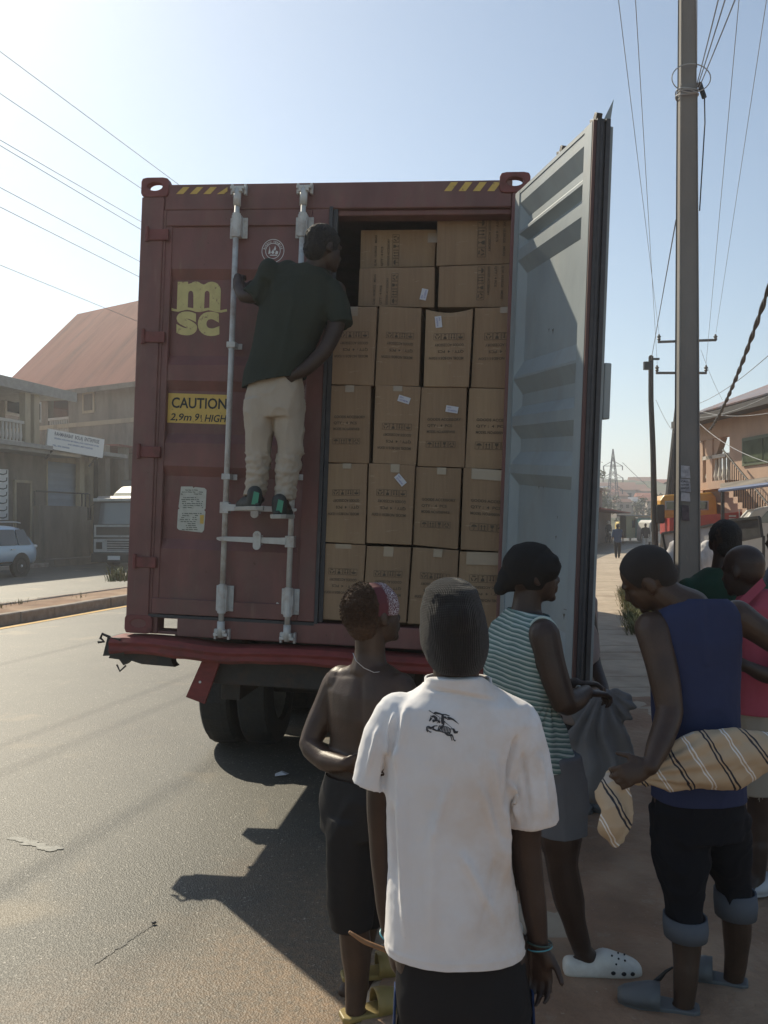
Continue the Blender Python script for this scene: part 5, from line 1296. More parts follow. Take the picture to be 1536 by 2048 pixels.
o=finish('verge_grass',mb.mesh('verge_grass'),GR); tag(o,'straggling dry green grass along the outer edge of the pavement','grass',kind='stuff')
mb=MB()
for k in range(16): q=rt.uniform(9,60); tuft(mb,V(base(q)-7.9+rt.uniform(-.4,.4),q,.17),14,.15,.15,rt)
o=finish('median_grass',mb.mesh('median_grass'),GR); tag(o,'sparse dry weeds on the dirt of the median','grass',kind='stuff')
for k in range(12):
    D=rt.uniform(6.5,14); x=base(D)+4.4+rt.uniform(.3,2.5); mb=MB(); s=rt.uniform(.02,.06); mb.ell(V(x,D,PZ+s*.3),((s*1.3,0,0),(0,s,0),(0,0,s*.6)),7,5)
    o=solo(mb,'stone',KERB,'one of many small stones scattered on the dirt beside the pavement','stone','stones scattered on the dirt verge')
# ================================================================ vehicles
LAMP=mat('lamp_glass',(.6,.6,.58),.15); REDL=mat('tail_lamp_red',(.35,.02,.02),.2); ALLOY=mat('alloy_rim',(.55,.56,.58),.3,.7)
CHROME=mat('grille_metal',(.5,.5,.5),.3,.5)
def M3(o,xd,z=0):
    xd=Vector(xd); xd.z=0; xd.normalize(); yd=V(-xd.y,xd.x,0)
    return Matrix(((xd.x,yd.x,0,o[0]),(xd.y,yd.y,0,o[1]),(0,0,1,z),(0,0,0,1)))
def wheel_at(t,M,x,y,r,w_,rim=ALLOY,spokes=5,tyre=TYRE):
    c=M@V(x,y,r); ax=(M.to_3x3()@V(0,1,0)); s=1 if y>0 else -1
    mb=MB(); wheelmesh(mb,c,ax,r,w_,False,28); wo=mb.build('wheel',tyre,t,smooth=True)
    up=V(0,0,1); f=up.cross(ax); mb=MB(); cc=c+ax*s*w_*.42
    mb.rings([[cc+(up*math.cos(2*math.pi*i/24)+f*math.sin(2*math.pi*i/24))*r*q+ax*s*p for i in range(24)] for q,p in ((.68,.0),(.62,.02),(.60,-.03))],cap=False)
    for i in range(spokes*2):
        a=2*math.pi*i/(spokes*2); dr=up*math.cos(a)+f*math.sin(a); mb.bar(cc+dr*r*.08,cc+dr*r*.60,.03*r/.36,.02,ax)
    mb.ball(cc,r*.14); mb.build('rim',rim,wo)
def car_shell(t,M,secs,paint,name='body'):
    rg=[]
    for (x,zl,zb2,zt_,wl,wb,wt_) in secs:
        r=[V(x,-wl*.9,zl),V(x,-wl,zl+.12),V(x,-wb,(zl+zb2)*.5),V(x,-wb*.985,zb2)]
        r+=[V(x,-wt_-.03,zt_-.07),V(x,-wt_+.08,zt_),V(x,0,zt_+.02)]
        r+=[V(x,-q.y,q.z) for q in r[:6][::-1]]
        rg.append(r)
    mb=MB(M); mb.rings(rg); return mb.build(name,paint,t,smooth=True,sub=1)
# ---- silver family car on the far carriageway
SILV=mat('silver_paint',(.34,.45,.56),.3,.35,coat=.5)
q=P(79,1100,29.5); r_=V(.26,.966,0).normalized(); lf=V(r_.y,-r_.x,0)
MS=M3((q.x-lf.x*.93,q.y-lf.y*.93),-r_); S=lambda:MB(MS)
suv=thing('family_car','silver family car with roof rails seen from behind its rear wheel, at the left edge','car',M=MS)
secs=[(0.0,.42,.98,1.0,.80,.84,.70),(.08,.38,1.02,1.12,.88,.91,.74),(.45,.36,1.03,1.62,.90,.93,.66),(.9,.36,1.02,1.72,.90,.93,.68),(2.0,.34,1.0,1.74,.90,.93,.70),(2.9,.34,.98,1.62,.90,.93,.68),(3.5,.34,.98,1.08,.90,.92,.70),(4.4,.34,.85,.94,.88,.90,.68),(4.72,.36,.72,.82,.78,.80,.60)]
sb=car_shell(suv,MS,secs,SILV)
for x in (.92,3.72):
    for y in (-.82,.82): wheel_at(suv,MS,x,y,.36,.24)
    for s in (-1,1):
        mb=S(); mb.tube([(x,s*.935,.38),(x,s*.80,.38)],.43,24); mb.build('wheel_arch',BLACK,suv)
CGL=mat('car_glass',(.03,.035,.04),.05,spec=.8)
for s in (-1,1):
    for xa,xb,xc,xd in ((.42,1.05,1.05,.62),(1.12,1.95,1.95,1.12),(2.03,2.95,2.85,2.03)):
        mb=S(); top=1.58
        mb.add([(xa,s*.915,1.06),(xb,s*.915,1.06),(xc,s*.765,top),(xd,s*.765,top)],[(0,1,2,3)]); mb.build('side_window',CGL,suv,solid=.02)
    mb=S(); mb.tube([(.6,s*.62,1.80),(.8,s*.62,1.83),(2.2,s*.62,1.84),(2.5,s*.62,1.79)],.022,6); mb.build('roof_rail',CHROME,suv)
    mb=S(); mb.ell((.10,s*.83,1.0),((.10,0,0),(0,.06,0),(0,0,.06))); mb.build('tail_lamp',LAMP,suv,smooth=True)
    for x in (1.25,2.15): mb=S(); mb.bar((x,s*.95,.92),(x+.2,s*.95,.92),.03,.03); mb.build('door_handle',CHROME,suv)
    mb=S(); mb.bar((1.4,s*.925,.5),(3.2,s*.925,.48),.02,.05); mb.build('side_moulding',BLACK,suv)
# ---- black lorry facing the camera
q=P(184,1100,34.0); ML=M3((q.x,q.y),(r_.y,-r_.x,0)); Lr=lambda:MB(ML)   # x to the right across its front, y away
lorry=thing('cargo_lorry','black cab over lorry with white grille frames and cream roof fairing, half behind the container','lorry',M=ML@Matrix.Translation((1.25,3,0)))
zz=lambda py: CH-(py-HY)/F*34
LBK=mat('lorry_black',(.03,.03,.033),.35,coat=.3); LWH=mat('lorry_white',(.45,.45,.43),.5,n=.1,ns=6,dirt=.5,dirtcol=(.2,.17,.13),ds=5)
mb=Lr(); mb.prism([(0,zz(1122)),(0,zz(1055)),(.12,zz(1000)),(.35,zz(992)),(2.0,zz(992)),(2.0,.8)],(0.02,0,0),(0,1,0),(0,0,1),(2.42,0,0)); mb.build('cab',LBK,lorry,bevel=.05)
mb=Lr(); mb.add([(.28,.02,zz(1048)),(2.2,.02,zz(1048)),(2.12,.09,zz(1006)),(.36,.09,zz(1006))],[(0,1,2,3)]); mb.build('windscreen',mat('sky_glass',(.10,.12,.14),.05,spec=.9),lorry,solid=.03)
mb=Lr(); mb.box((.15,-.16,zz(1003)),(2.3,.12,zz(997))); mb.build('sun_visor',LWH,lorry,bevel=.02)
mb=Lr(); mb.prism([(.25,zz(998)),(.5,zz(985)),(1.0,zz(972)),(1.9,zz(968)),(1.9,zz(998))],(.65,0,0),(0,1,0),(0,0,1),(1.5,0,0)); mb.build('roof_fairing',mat('cream_fairing',(.68,.64,.48),.5),lorry,bevel=.12)
mb=Lr()
for x in (1.2,1.7): mb.tube([(x,1.4,zz(970)),(x,1.4,zz(959))],.02,6)
mb.tube([(1.2,1.4,zz(959)),(1.9,1.4,zz(959))],.02,6); mb.build('roof_rack',LWH,lorry)
mb=Lr(); 
def fr(mb,x0,x1,z0,z1,w_,y=-.03,d=.05): mb.box((x0,y,z0),(x1,y+d,z0+w_)); mb.box((x0,y,z1-w_),(x1,y+d,z1)); mb.box((x0,y,z0+w_),(x0+w_,y+d,z1-w_)); mb.box((x1-w_,y,z0+w_),(x1,y+d,z1-w_))
fr(mb,.12,2.3,zz(1074),zz(1050),.07); mb.build('upper_grille_frame',LWH,lorry)
mb=Lr(); fr(mb,.62,1.85,zz(1104),zz(1078),.06)
for i in range(5): z=zz(1102)+i*.095; mb.box((.69,-.025,z+.04),(1.78,.01,z+.075))
mb.box((.1,-.02,zz(1104)),(.60,.02,zz(1078))); mb.box((1.87,-.02,zz(1104)),(2.36,.02,zz(1078))); mb.build('grille',LWH,lorry)
for x in (.2,2.02): mb=Lr(); mb.box((x,-.04,zz(1098)),(x+.28,-.022,zz(1084))); mb.build('headlamp',LAMP if x>1 else BLACK,lorry,bevel=.02)
mb=Lr(); mb.box((.02,-.12,zz(1124)),(2.42,.1,zz(1106))); bm_=mb.build('bumper',LBK,lorry,bevel=.03)
mb=Lr(); mb.box((.8,-.14,zz(1119)),(1.35,-.122,zz(1111))); npl=mb.build('number_plate',WHT,bm_)
for x in (-.18,2.5): mb=Lr(); mb.box((x,-.05,zz(1040)),(x+.12,.05,zz(1015))); mb.bar((x+.06,0,zz(1015)),(x+.2,.1,zz(1008)),.02,.02); mb.build('mirror',BLACK,lorry)
mb=Lr(); mb.box((0,2.1,1.0),(2.45,8.5,3.6)); mb.build('cargo_box',mat('cargo_grey',(.12,.12,.12),.7),lorry)
MLr=ML@Matrix.Translation((1.22,0,0))@Matrix.Rotation(R(90),4,'Z')
for x in (1.2,6.6):
    for y in (-1.0,1.0): wheel_at(lorry,MLr,x,y,.5,.28,rim=RIMM)
# ---- orange cab tipper with red bed, from behind
TD=27.0; q=P(1327,1060,TD); MT=M3((q.x,q.y),(1,-.12,0)); Tt=lambda:MB(MT)
tip=thing('tipper_truck','old truck with orange cab and red drop side bed parked behind the concrete pole','truck',M=MT@Matrix.Translation((1,2,0)))
zt_=lambda py: CH-(py-HY)/F*TD
ORG=mat('orange_cab_paint',(.60,.30,.03),.4,n=.12,ns=5,coat=.2,dirt=.4,dirtcol=(.25,.15,.07),ds=3); RBD=mat('red_bed_paint',(.33,.03,.025),.5,n=.2,ns=6,dirt=.5,dirtcol=(.2,.08,.05),ds=4)
mb=Tt(); 
cabw=1.76
mb.prism([(0,zt_(1040)),(0,zt_(1000)),(.12,zt_(989)),(1.62,zt_(984)),(1.74,zt_(994)),(1.80,zt_(1040))],(0,.5,0),(1,0,0),(0,0,1),(0,1.6,0)); mb.build('cab',ORG,tip,bevel=.05)
for a,b2 in ((.14,.52),(1.02,1.5)): mb=Tt(); mb.box((a,.47,zt_(1020)),(b2,.498,zt_(1001))); w2=mb.build('rear_window',LWH,tip,bevel=.01); mb=Tt(); mb.box((a+.05,.45,zt_(1018)),(b2-.05,.468,zt_(1003))); mb.build('pane',CGL,w2)
mb=Tt(); mb.prism([(0,zt_(1068)),(0,zt_(1036)),(2.2,zt_(1024)),(2.2,zt_(1056))],(0,-.9,0),(1,0,0),(0,0,1),(0,.06,0)); mb.prism([(0,0),(4.2,0),(4.2,.5),(0,.5)],(0,-4.2+3.36,zt_(1068)),(0,.33,0),(0,0,1),(.05,0,0)); mb.box((2.15,-.84,zt_(1056)),(2.2,.45,zt_(1024))); mb.box((.05,-.84,zt_(1068)),(2.15,.45,zt_(1064))); mb.build('cargo_bed',RBD,tip)
mb=Tt(); mb.tube([(2.05,-.93,zt_(1042)),(2.05,-.93,zt_(1017)),(2.18,-.93,zt_(1017)),(2.18,-.93,zt_(1042))],.02,6)
mb.box((1.75,-.93,zt_(1040)),(1.95,-.905,zt_(1037))); mb.box((1.75,-.93,zt_(1034)),(1.95,-.905,zt_(1031))); mb.box((.3,-.93,zt_(1052)),(.5,-.905,zt_(1048))); mb.build('tailgate_fittings',LWH,tip)
mb=Tt(); mb.box((.5,-.8,.6),(1.7,3,.95)); mb.build('chassis',STEEL,tip)
MT2=MT@Matrix.Translation((1.1,0,0))@Matrix.Rotation(R(90),4,'Z')
for x in (.3,2.6):
    for y in (-.85,.85): wheel_at(tip,MT2,x,y,.48,.3,rim=RIMM)
# ---- pale van on the right edge
VD=23.0; q=P(1478,1060,VD); MV=M3((q.x,q.y),(1,-.35,0)); Vv=lambda:MB(MV); zv=lambda py: CH-(py-HY)/F*VD
van=thing('pale_van','pale van with long side windows, right edge behind the black board','van',M=MV@Matrix.Translation((2,1,0)))
VP=mat('van_paint',(.50,.50,.46),.35,coat=.3,n=.06,ns=3)
mb=Vv(); mb.prism([(0,.35),(-.05,.9),(.05,zv(1050)),(.35,zv(1020)),(.7,zv(1012)),(4.4,zv(1008)),(4.6,.9),(4.6,.35)],(0,0,0),(1,0,0),(0,0,1),(0,1.7,0)); mb.build('body',VP,van,bevel=.06)
for a,b2 in ((.45,1.2),(1.3,2.5),(2.6,3.8)): mb=Vv(); mb.add([(a,-.015,zv(1046)),(b2,-.015,zv(1046)),(b2,-.015,zv(1022)),(a+(.25 if a<.6 else 0),-.015,zv(1022))],[(0,1,2,3)]); mb.build('side_window',mat('van_glass',(.12,.15,.16),.08,spec=.8),van,solid=.01)
mb=Vv(); mb.tube([(.1,-.15,zv(1052)),(.05,-.2,zv(1035)),(.2,-.18,zv(1022)),(.35,-.05,zv(1020))],.035,6); mb.build('mirror_arm',VP,van)
for x in (.9,3.6):
    for y in (0.1,1.6): wheel_at(van,MV,x,y,.34,.22,rim=RIMM)
# ---- notice boards between the pole and the van
def board(name,label,pts,D0,D1,face,frame,legs=True):
    a,b2,c,d=[P(p[0],p[1],D0 if i in(0,3) else D1) for i,p in enumerate(pts)]
    t_=thing(name,label,'board',loc=((a.x+b2.x)/2,(a.y+b2.y)/2,0)); nrm=(b2-a).cross(d-a).normalized()*.04
    if nrm.y<0: nrm=-nrm
    mb=MB(); mb.add([a,b2,c,d,a+nrm,b2+nrm,c+nrm,d+nrm],[(0,1,2,3),(7,6,5,4),(0,4,5,1),(1,5,6,2),(2,6,7,3),(3,7,4,0)]); mb.build('panel',face,t_)
    mb=MB()
    for p,q in ((a,b2),(b2,c),(c,d),(d,a)): mb.bar(p-nrm*.3,q-nrm*.3,.05,.05)
    mb.build('panel_frame',frame,t_)
    for p in (d,c): mb=MB(); mb.tube([p+nrm,V(p.x,p.y,0)+nrm],.03,6); mb.build('leg',STEEL,t_)
board('notice_board','white panel board standing behind the concrete pole, left half',[(1325,1067),(1362,1061),(1364,1106),(1334,1110)],19,18.5,mat('board_white',(.42,.41,.40),.6,n=.08,ns=5),INK)
board('notice_board','white panel board standing right of the concrete pole',[(1392,1056),(1428,1049),(1428,1096),(1396,1100)],19,18.5,MATS['board_white'],INK)
board('black_board','black grimy board leaning in front of the pale van',[(1452,1042),(1519,1034),(1524,1072),(1456,1086)],18,17,mat('grimy_black',(.035,.035,.033),.7,n=.5,ns=6),BLACK)
# heap of pale sacks behind the pole
for i,(px,py,s) in enumerate(((1345,1125,.28),(1352,1150,.24),(1408,1120,.26))):
    mb=MB(); c=P(px,py,15.5); limb(mb,[c-V(.1,0,s),c,c+V(.05,0,s)],[s*.6,s*.75,s*.45],10); me=remesh(mb,.03,4); displace(me,folds(.03,7,seed=i)); 
    o=finish('sack',me,mat('pale_sack',(.45,.43,.42),.8,n=.2,ns=7),None,smooth=True); tag(o,('pale stuffed sack between the shaved head and the concrete pole, upper one','pale stuffed sack right beside the shaved head','pale stuffed sack right of the concrete pole behind the green shirt')[i],'sack')
# ---- auto rickshaws
def rickshaw(px,pyb,D,label,w_,dark=False,body=None):
    q=P(px,pyb,D); MM=M3((q.x-w_/2,q.y),(1,0,0)); t_=thing('auto_rickshaw',label,'rickshaw',M=MM@Matrix.Translation((w_/2,1,0)))
    B=lambda:MB(MM); k=w_/1.3
    mb=B(); mb.prism([(0,.35*k),(0,.95*k),(w_,.95*k),(w_,.35*k)],(0,0,0),(1,0,0),(0,0,1),(0,1.6,0)); mb.build('body',body or YELR,t_,bevel=.08)
    mb=B(); mb.prism([(.0,.95*k),(.05,1.6*k),(.18*k,1.78*k),(w_-.18*k,1.78*k),(w_-.05,1.6*k),(w_,.95*k)],(0,.1,0),(1,0,0),(0,0,1),(0,1.5,0)); mb.build('canopy',BLACK if dark else YELR,t_,bevel=.05)
    mb=B(); mb.box((.12*k,.06,1.05*k),(w_-.12*k,.09,1.5*k)); mb.build('rear_window',CGL,t_)
    for x in (.12*k,w_-.12*k): mb=B(); mb.tube([(x-.05,.3,.22*k),(x+.05,.3,.22*k)],.22*k,12); mb.build('wheel',TYRE,t_)
    for x in (.12*k,w_-.12*k): mb=B(); mb.box((x-.06,-.02,.7*k),(x+.06,-.001,.8*k)); mb.build('tail_lamp',REDL,t_)
    return t_
YELR=mat('rickshaw_yellow',(.60,.42,.06),.4); 
rickshaw(1200,1071,100,'small yellow rickshaw far off at the left bend of the road',1.2)
rickshaw(1277,1080,80,'orange backed rickshaw with black canopy driving away beside the wooden pole',1.75,True,mat('rickshaw_orange',(.50,.25,.03),.4))
rickshaw(1246,1066,112,'tiny yellow rickshaw between the walker and the kiosks',1.3,False)
# white minibus partly behind wooden pole
q=P(1296,1090,62); MM=M3((q.x,q.y),(1,-.1,0)); B=lambda:MB(MM)
mini=thing('white_minibus','white minibus coming along the kerb behind the wooden pole','minibus',M=MM@Matrix.Translation((.9,2,0)))
mb=B(); mb.prism([(0,.35),(0,1.1),(.12,1.75),(.3,1.95),(1.45,1.95),(1.63,1.75),(1.75,1.1),(1.75,.35)],(0,0,0),(1,0,0),(0,0,1),(0,4.2,0)); mb.build('body',LWH,mini,bevel=.08)
mb=B(); mb.box((.2,-.03,1.1),(1.55,-.001,1.7)); mb.build('windscreen',CGL,mini)
for x in (.12,1.4): mb=B(); mb.box((x,-.03,.72),(x+.25,-.001,.9)); mb.build('headlamp',LAMP,mini)
for x in (.15,1.6): mb=B(); mb.tube([(x-.08,.6,.33),(x+.08,.6,.33)],.33,12); mb.build('wheel',TYRE,mini)
# yellow sign boxes far along the road
# ================================================================ people
SKIN=mat('skin_dark',(.040,.023,.017),.47,n=.28,ns=11,bump=.14,bs=140,spec=.4)
SKINW=mat('skin_warm',(.056,.032,.021),.46,n=.28,ns=11,bump=.14,bs=140,spec=.4)
HAIR=mat('black_hair',(.012,.010,.009),.8,bump=1.0,bs=160,bdist=.01)
def person(label,loc,group=None): return thing('person',label,'person',loc=loc,group=group)
def Q(px,py,D): return P(px,py,D)
def rg2(py,xl,xr,D,dep,yaw=0,e=2.4,n=28):
    c=P((xl+xr)/2,py,D); return ring(c,(xr-xl)/2*D/F,dep,yaw,n,e)
def fabric(name,col,n=.08,ns=7,bump=.15,bs=220,rough=.9,**k): return mat(name,col,rough,n=n,ns=ns,bump=bump,bs=bs,spec=.25,bdist=.002,**k)
# ---------------------------------------------------------------- W : white T-shirt, black beanie
D=2.32; PWX=P(918,2048,D)
Wp=person('person seen from behind in dirty white T-shirt and black knitted beanie',(P(918,2048,D).x,D,PZ))
mb=MB()
hc=P(908,1262,D)
head(mb,hc,(-.12,1,.02),s=.95)
limb(mb,[hc-V(0,.012,.02),P(912,1345,D-.005),P(914,1395,D)],[.062,.063,.064],18)
mb.rings([rg2(1392,860,975,D,.055),rg2(1430,790,1045,D,.078),rg2(1500,790,1030,D,.10),rg2(1620,795,1010,D,.095),rg2(1740,800,1010,D,.095),rg2(1850,790,1040,D,.115),rg2(1930,790,1055,D,.115)])
for s,hx in ((-1,868),(1,990)):
    a=P(hx,1900,D); k=P(hx+s*8,2330,D-.02); z=V(k.x+s*.01,D+.02,PZ+.09)
    limb(mb,[a,(a+k)/2+V(0,.01,0),k,(k+z)/2-V(0,.02,0),z],[.092,.08,.058,.055,.036],16); foot(mb,z,(-.15*s*0+s*.15,1,0))
# left arm (partly hidden, forearm in front of the body)
limb(mb,[P(785,1440,D),P(764,1590,D+.03),P(766,1700,D+.06),P(774,1800,D+.08),P(782,1872,D+.09)],[.056,.044,.038,.034,.025],14)
hand(mb,P(783,1872,D+.09),(.10,.1,-1),(1,0.2,.1),side=1,curl=.9)
# right arm
limb(mb,[P(1040,1450,D),P(1050,1590,D),P(1052,1700,D+.01),P(1066,1800,D+.005),P(1078,1888,D)],[.058,.047,.042,.036,.026],14)
hand(mb,P(1078,1886,D),(.02,.02,-1),(-.55,-.8,.0),side=-1,curl=.55)
body_obj('body',mb,SKIN,Wp,.0055,3)
# beanie
KNIT=bpy.data.materials.new('ribbed_knit'); KNIT.use_nodes=True; t,b=nodes(KNIT); tc=t.nodes.new('ShaderNodeTexCoord')
b.inputs['Base Color'].default_value=(.013,.011,.010,1); b.inputs['Roughness'].default_value=.95; b.inputs['Sheen Weight'].default_value=.12; b.inputs['Sheen Roughness'].default_value=.4
sep=t.nodes.new('ShaderNodeSeparateXYZ'); t.links.new(tc.outputs['Object'],sep.inputs[0])
hl=WI[Wp.name]@hc
an=math_node(t,'ARCTAN2',math_node(t,'SUBTRACT',sep.outputs['X'],hl.x),math_node(t,'SUBTRACT',sep.outputs['Y'],hl.y))
nzz=N(14,3,t=t,tc=tc); an2=math_node(t,'ADD',an,math_node(t,'MULTIPLY',nzz.outputs[0],.12))
w1=math_node(t,'SINE',math_node(t,'MULTIPLY',an2,110)); w2=math_node(t,'SINE',math_node(t,'MULTIPLY',sep.outputs['Z'],1500))
hh=math_node(t,'ADD',w1,math_node(t,'MULTIPLY',w2,.35)); hh=math_node(t,'ADD',hh,math_node(t,'MULTIPLY',N(400,3,t=t,tc=tc).outputs[0],1.2))
bp=t.nodes.new('ShaderNodeBump'); bp.inputs['Strength'].default_value=.55; bp.inputs['Distance'].default_value=.003; t.links.new(hh,bp.inputs['Height']); t.links.new(bp.outputs[0],b.inputs['Normal'])
mb=MB(); rr=[]
for y,xl,xr,dp,dy in ((1155,888,908,.010,-.0),(1158,876,922,.030,0),(1164,864,936,.052,0),(1176,853,950,.076,0),(1196,845,961,.096,0),(1222,840,969,.108,0),(1260,838,977,.113,0),(1290,842,978,.112,0),(1315,851,973,.106,-.004),(1334,862,964,.094,-.01),(1342,872,955,.085,-.015)):
    rr.append(rg2(y,xl,xr,D+dy,dp,e=2.1,n=40))
mb.rings(rr); mb.ell(hc+V(0,-.012,.036),((.082,0,0),(0,.108,0),(0,0,.092)),20,14); me=remesh(mb,.005,2)
def bfn(c,n):
    v=.0035*nz3(c,16,seed=3)+.0012*nz3(c,50)
    # fold ridge over the crown
    dz_=c.z-(CH-(1188-HY)/F*D+ .25*(c.x-hc.x)**2/.1); v+=.003*math.exp(-(dz_/.010)**2)*(1 if c.y<D else .3)
    v-=.0015*math.exp(-((c.z-(CH-(1200-HY)/F*D))/.008)**2)*(1 if c.y<D else .3)
    return v
displace(me,bfn); me.transform(WI[Wp.name]); beanie=finish('beanie',me,KNIT,Wp,smooth=True)
# t shirt
SHIRT=bpy.data.materials.new('dirty_white_cotton'); SHIRT.use_nodes=True; t,b=nodes(SHIRT); tc=t.nodes.new('ShaderNodeTexCoord'); b.inputs['Roughness'].default_value=.92; b.inputs['Sheen Weight'].default_value=.2
sep=t.nodes.new('ShaderNodeSeparateXYZ'); t.links.new(tc.outputs['Object'],sep.inputs[0])
n1=N(3.2,7,.65,t=t,tc=tc); st1=ramp(t,n1.outputs[0],[(.38,(0,0,0)),(.62,(.9,.9,.9))])
side=t.nodes.new('ShaderNodeMapRange'); side.inputs[1].default_value=-.12; side.inputs[2].default_value=.2; t.links.new(sep.outputs['X'],side.inputs[0])
c=mixc(t,math_node(t,'MULTIPLY',st1,math_node(t,'ADD',math_node(t,'MULTIPLY',side.outputs[0],.75),.25)),(.72,.71,.72),(.56,.44,.34))
n2=N(22,6,.75,t=t,tc=tc); mm2=N(2.6,3,t=t,tc=tc)
spk=math_node(t,'MULTIPLY',ramp(t,n2.outputs[0],[(.64,(0,0,0)),(.72,(1,1,1))]),ramp(t,mm2.outputs[0],[(.52,(0,0,0)),(.62,(1,1,1))]))
low=t.nodes.new('ShaderNodeMapRange'); low.inputs[1].default_value=.95; low.inputs[2].default_value=.7; t.links.new(sep.outputs['Z'],low.inputs[0])
c=mixc(t,math_node(t,'MULTIPLY',math_node(t,'MULTIPLY',spk,low.outputs[0]),.55),c,(.14,.11,.09))
t.links.new(c,b.inputs['Base Color']); bp=t.nodes.new('ShaderNodeBump'); bp.inputs['Strength'].default_value=.12; bp.inputs['Distance'].default_value=.002; t.links.new(N(300,4,t=t,tc=tc).outputs[0],bp.inputs['Height']); t.links.new(bp.outputs[0],b.inputs['Normal'])
mb=MB()
mb.rings([rg2(1350,853,962,D-.02,.070,n=36),rg2(1366,850,985,D-.01,.078,n=36),rg2(1384,822,1012,D,.088,n=36),rg2(1405,785,1050,D,.10,e=2.6,n=36),rg2(1440,768,1066,D,.112,e=2.6,n=36),rg2(1500,768,1052,D,.125,n=36),rg2(1570,769,1028,D,.125,n=36),rg2(1650,772,1014,D,.125,n=36),rg2(1740,776,1024,D,.13,n=36),rg2(1840,775,1042,D,.14,n=36),rg2(1900,771,1056,D,.148,n=36),rg2(1925,769,1060,D,.15,n=36),rg2(1960,768,1064,D,.15,n=36)])
sleeve(mb,[P(800,1432,D),P(772,1480,D),P(752,1530,D),P(739,1572,D)],[.066,.064,.056,.053],20)
sleeve(mb,[P(1030,1450,D),P(1048,1520,D),P(1059,1590,D),P(1064,1643,D)],[.070,.070,.073,.074],20)
def sfn(c,n):
    px=CX+c.x/c.y*F; py=HY+(CH-c.z)/c.y*F
    v=.0012*nz3(c,45)+.006*nz3(c,7,(1.2,1,.5),2)+.003*nz3(c,15,(1.3,1,.6),5)
    def crease(x0,y0,x1,y1,w_,a):
        dx,dy=x1-x0,y1-y0; L=math.hypot(dx,dy); tt=((px-x0)*dx+(py-y0)*dy)/L; d=abs((px-x0)*dy-(py-y0)*dx)/L
        f=max(0,min(1,tt/(L*.15)))*max(0,min(1,(L-tt)/(L*.35)))
        return 2.2*a*f*math.exp(-(d/(w_*.85))**2)
    if c.y<D+.03:
        for q in ((790,1420,762,1560,6,.008),(815,1405,790,1560,8,.007),(772,1500,765,1590,5,-.012),(800,1490,800,1600,7,.006),
                  (800,1560,815,1900,9,.009),(783,1600,792,1780,6,-.006),(1010,1530,1000,1800,9,.007),(1035,1470,1003,1620,6,-.011),(985,1500,1015,1760,9,.006),
                  (960,1560,1030,1820,10,.006),(870,1620,860,1900,14,.005),(1020,1560,1040,1650,6,.008),(1075,1500,1095,1640,7,.006),(1045,1500,1060,1640,6,-.006),
                  (845,1375,990,1402,5,-.004),(920,1700,1000,1850,10,.005),(900,1560,850,1720,11,.004),(1000,1700,960,1880,9,-.004),(760,1450,730,1560,5,.005)):
            v+=crease(*q)
        # collar rib and hems
        v+=.003*math.exp(-((py-(1372+.16*(px-850)))/7)**2) if 845<px<990 else 0
    v+=.0022*math.exp(-((c.z-(CH-(1874-HY)/F*D))/.004)**2)
    return v
me=remesh(mb,.0055,3); displace(me,sfn)
cut(me,[(P(915,1888,D),(0.0,-.0,-1),.36),(P(906,1360,D),V(.0,.35,1),.12)])
bvhW=BVHTree.FromPolygons([v.co.copy() for v in me.vertices],[tuple(p.vertices) for p in me.polygons])
me.transform(WI[Wp.name]); shirt=finish('t_shirt',me,SHIRT,Wp,smooth=True); m_=shirt.modifiers.new('s','SOLIDIFY'); m_.thickness=.003; m_.offset=-1
mb=MB(); rc=rg2(1368,852,982,D-.008,.076,n=36); mb.tube([p+V(0,0,.013*(1 if p.y>D else -.2)+.02*(p.x-P(917,1,D).x)*-.8) for p in rc],.0048,8,closed=True); mb.build('collar_rib',SHIRT,shirt,smooth=True)
# horse and rider print: brush strokes laid on the cloth
cam0=V(0,0,CH)
def onW(x,y,off=.0016):
    px=840+x*.0651;py=1400+y*.0651; dr=(P(px,py,1)-cam0).normalized(); h=bvhW.ray_cast(cam0,dr)
    return h[0]-dr*off
mb=MB()
def stroke(pts,ws,k=5):
    q=[];w_=[]
    for i in range(len(pts)-1):
        for j in range(k): f=j/k; q.append((pts[i][0]*(1-f)+pts[i+1][0]*f,pts[i][1]*(1-f)+pts[i+1][1]*f)); w_.append(ws[i]*(1-f)+ws[i+1]*f)
    q.append(pts[-1]);w_.append(ws[-1]); vs=[];fs=[]
    for i,(x,y) in enumerate(q):
        a=q[max(i-1,0)];b_=q[min(i+1,len(q)-1)]; dx,dy=b_[0]-a[0],b_[1]-a[1]; L=math.hypot(dx,dy) or 1; nx,ny=-dy/L*w_[i]/2,dx/L*w_[i]/2
        vs+=[onW(x+nx,y+ny),onW(x-nx,y-ny)]
    for i in range(len(q)-1): fs.append((2*i,2*i+1,2*i+3,2*i+2))
    mb.add(vs,fs)
stroke([(275,320),(600,530),(990,865)],[22,16,12]); stroke([(270,315),(320,350)],[6,40],2)
stroke([(395,410),(480,395),(600,420),(720,460)],[20,75,50,40]); stroke([(700,440),(790,450),(870,480),(920,490)],[30,36,30,12])
stroke([(690,440),(700,520),(690,640),(700,740)],[60,90,95,70]); stroke([(740,520),(780,540),(830,570)],[60,70,30]); stroke([(840,530),(920,560),(1020,600),(1110,670),(1200,750)],[50,70,50,34,6]); stroke([(830,590),(930,600)],[40,20])
stroke([(330,470),(345,530)],[16,34],2); stroke([(350,540),(320,600),(285,655)],[70,56,34]); stroke([(360,510),(430,500),(490,560),(500,660)],[60,70,95,120]); stroke([(560,620),(610,700)],[60,70])
stroke([(400,600),(430,680)],[60,80])
stroke([(600,560),(560,660),(520,720)],[18,20,16])
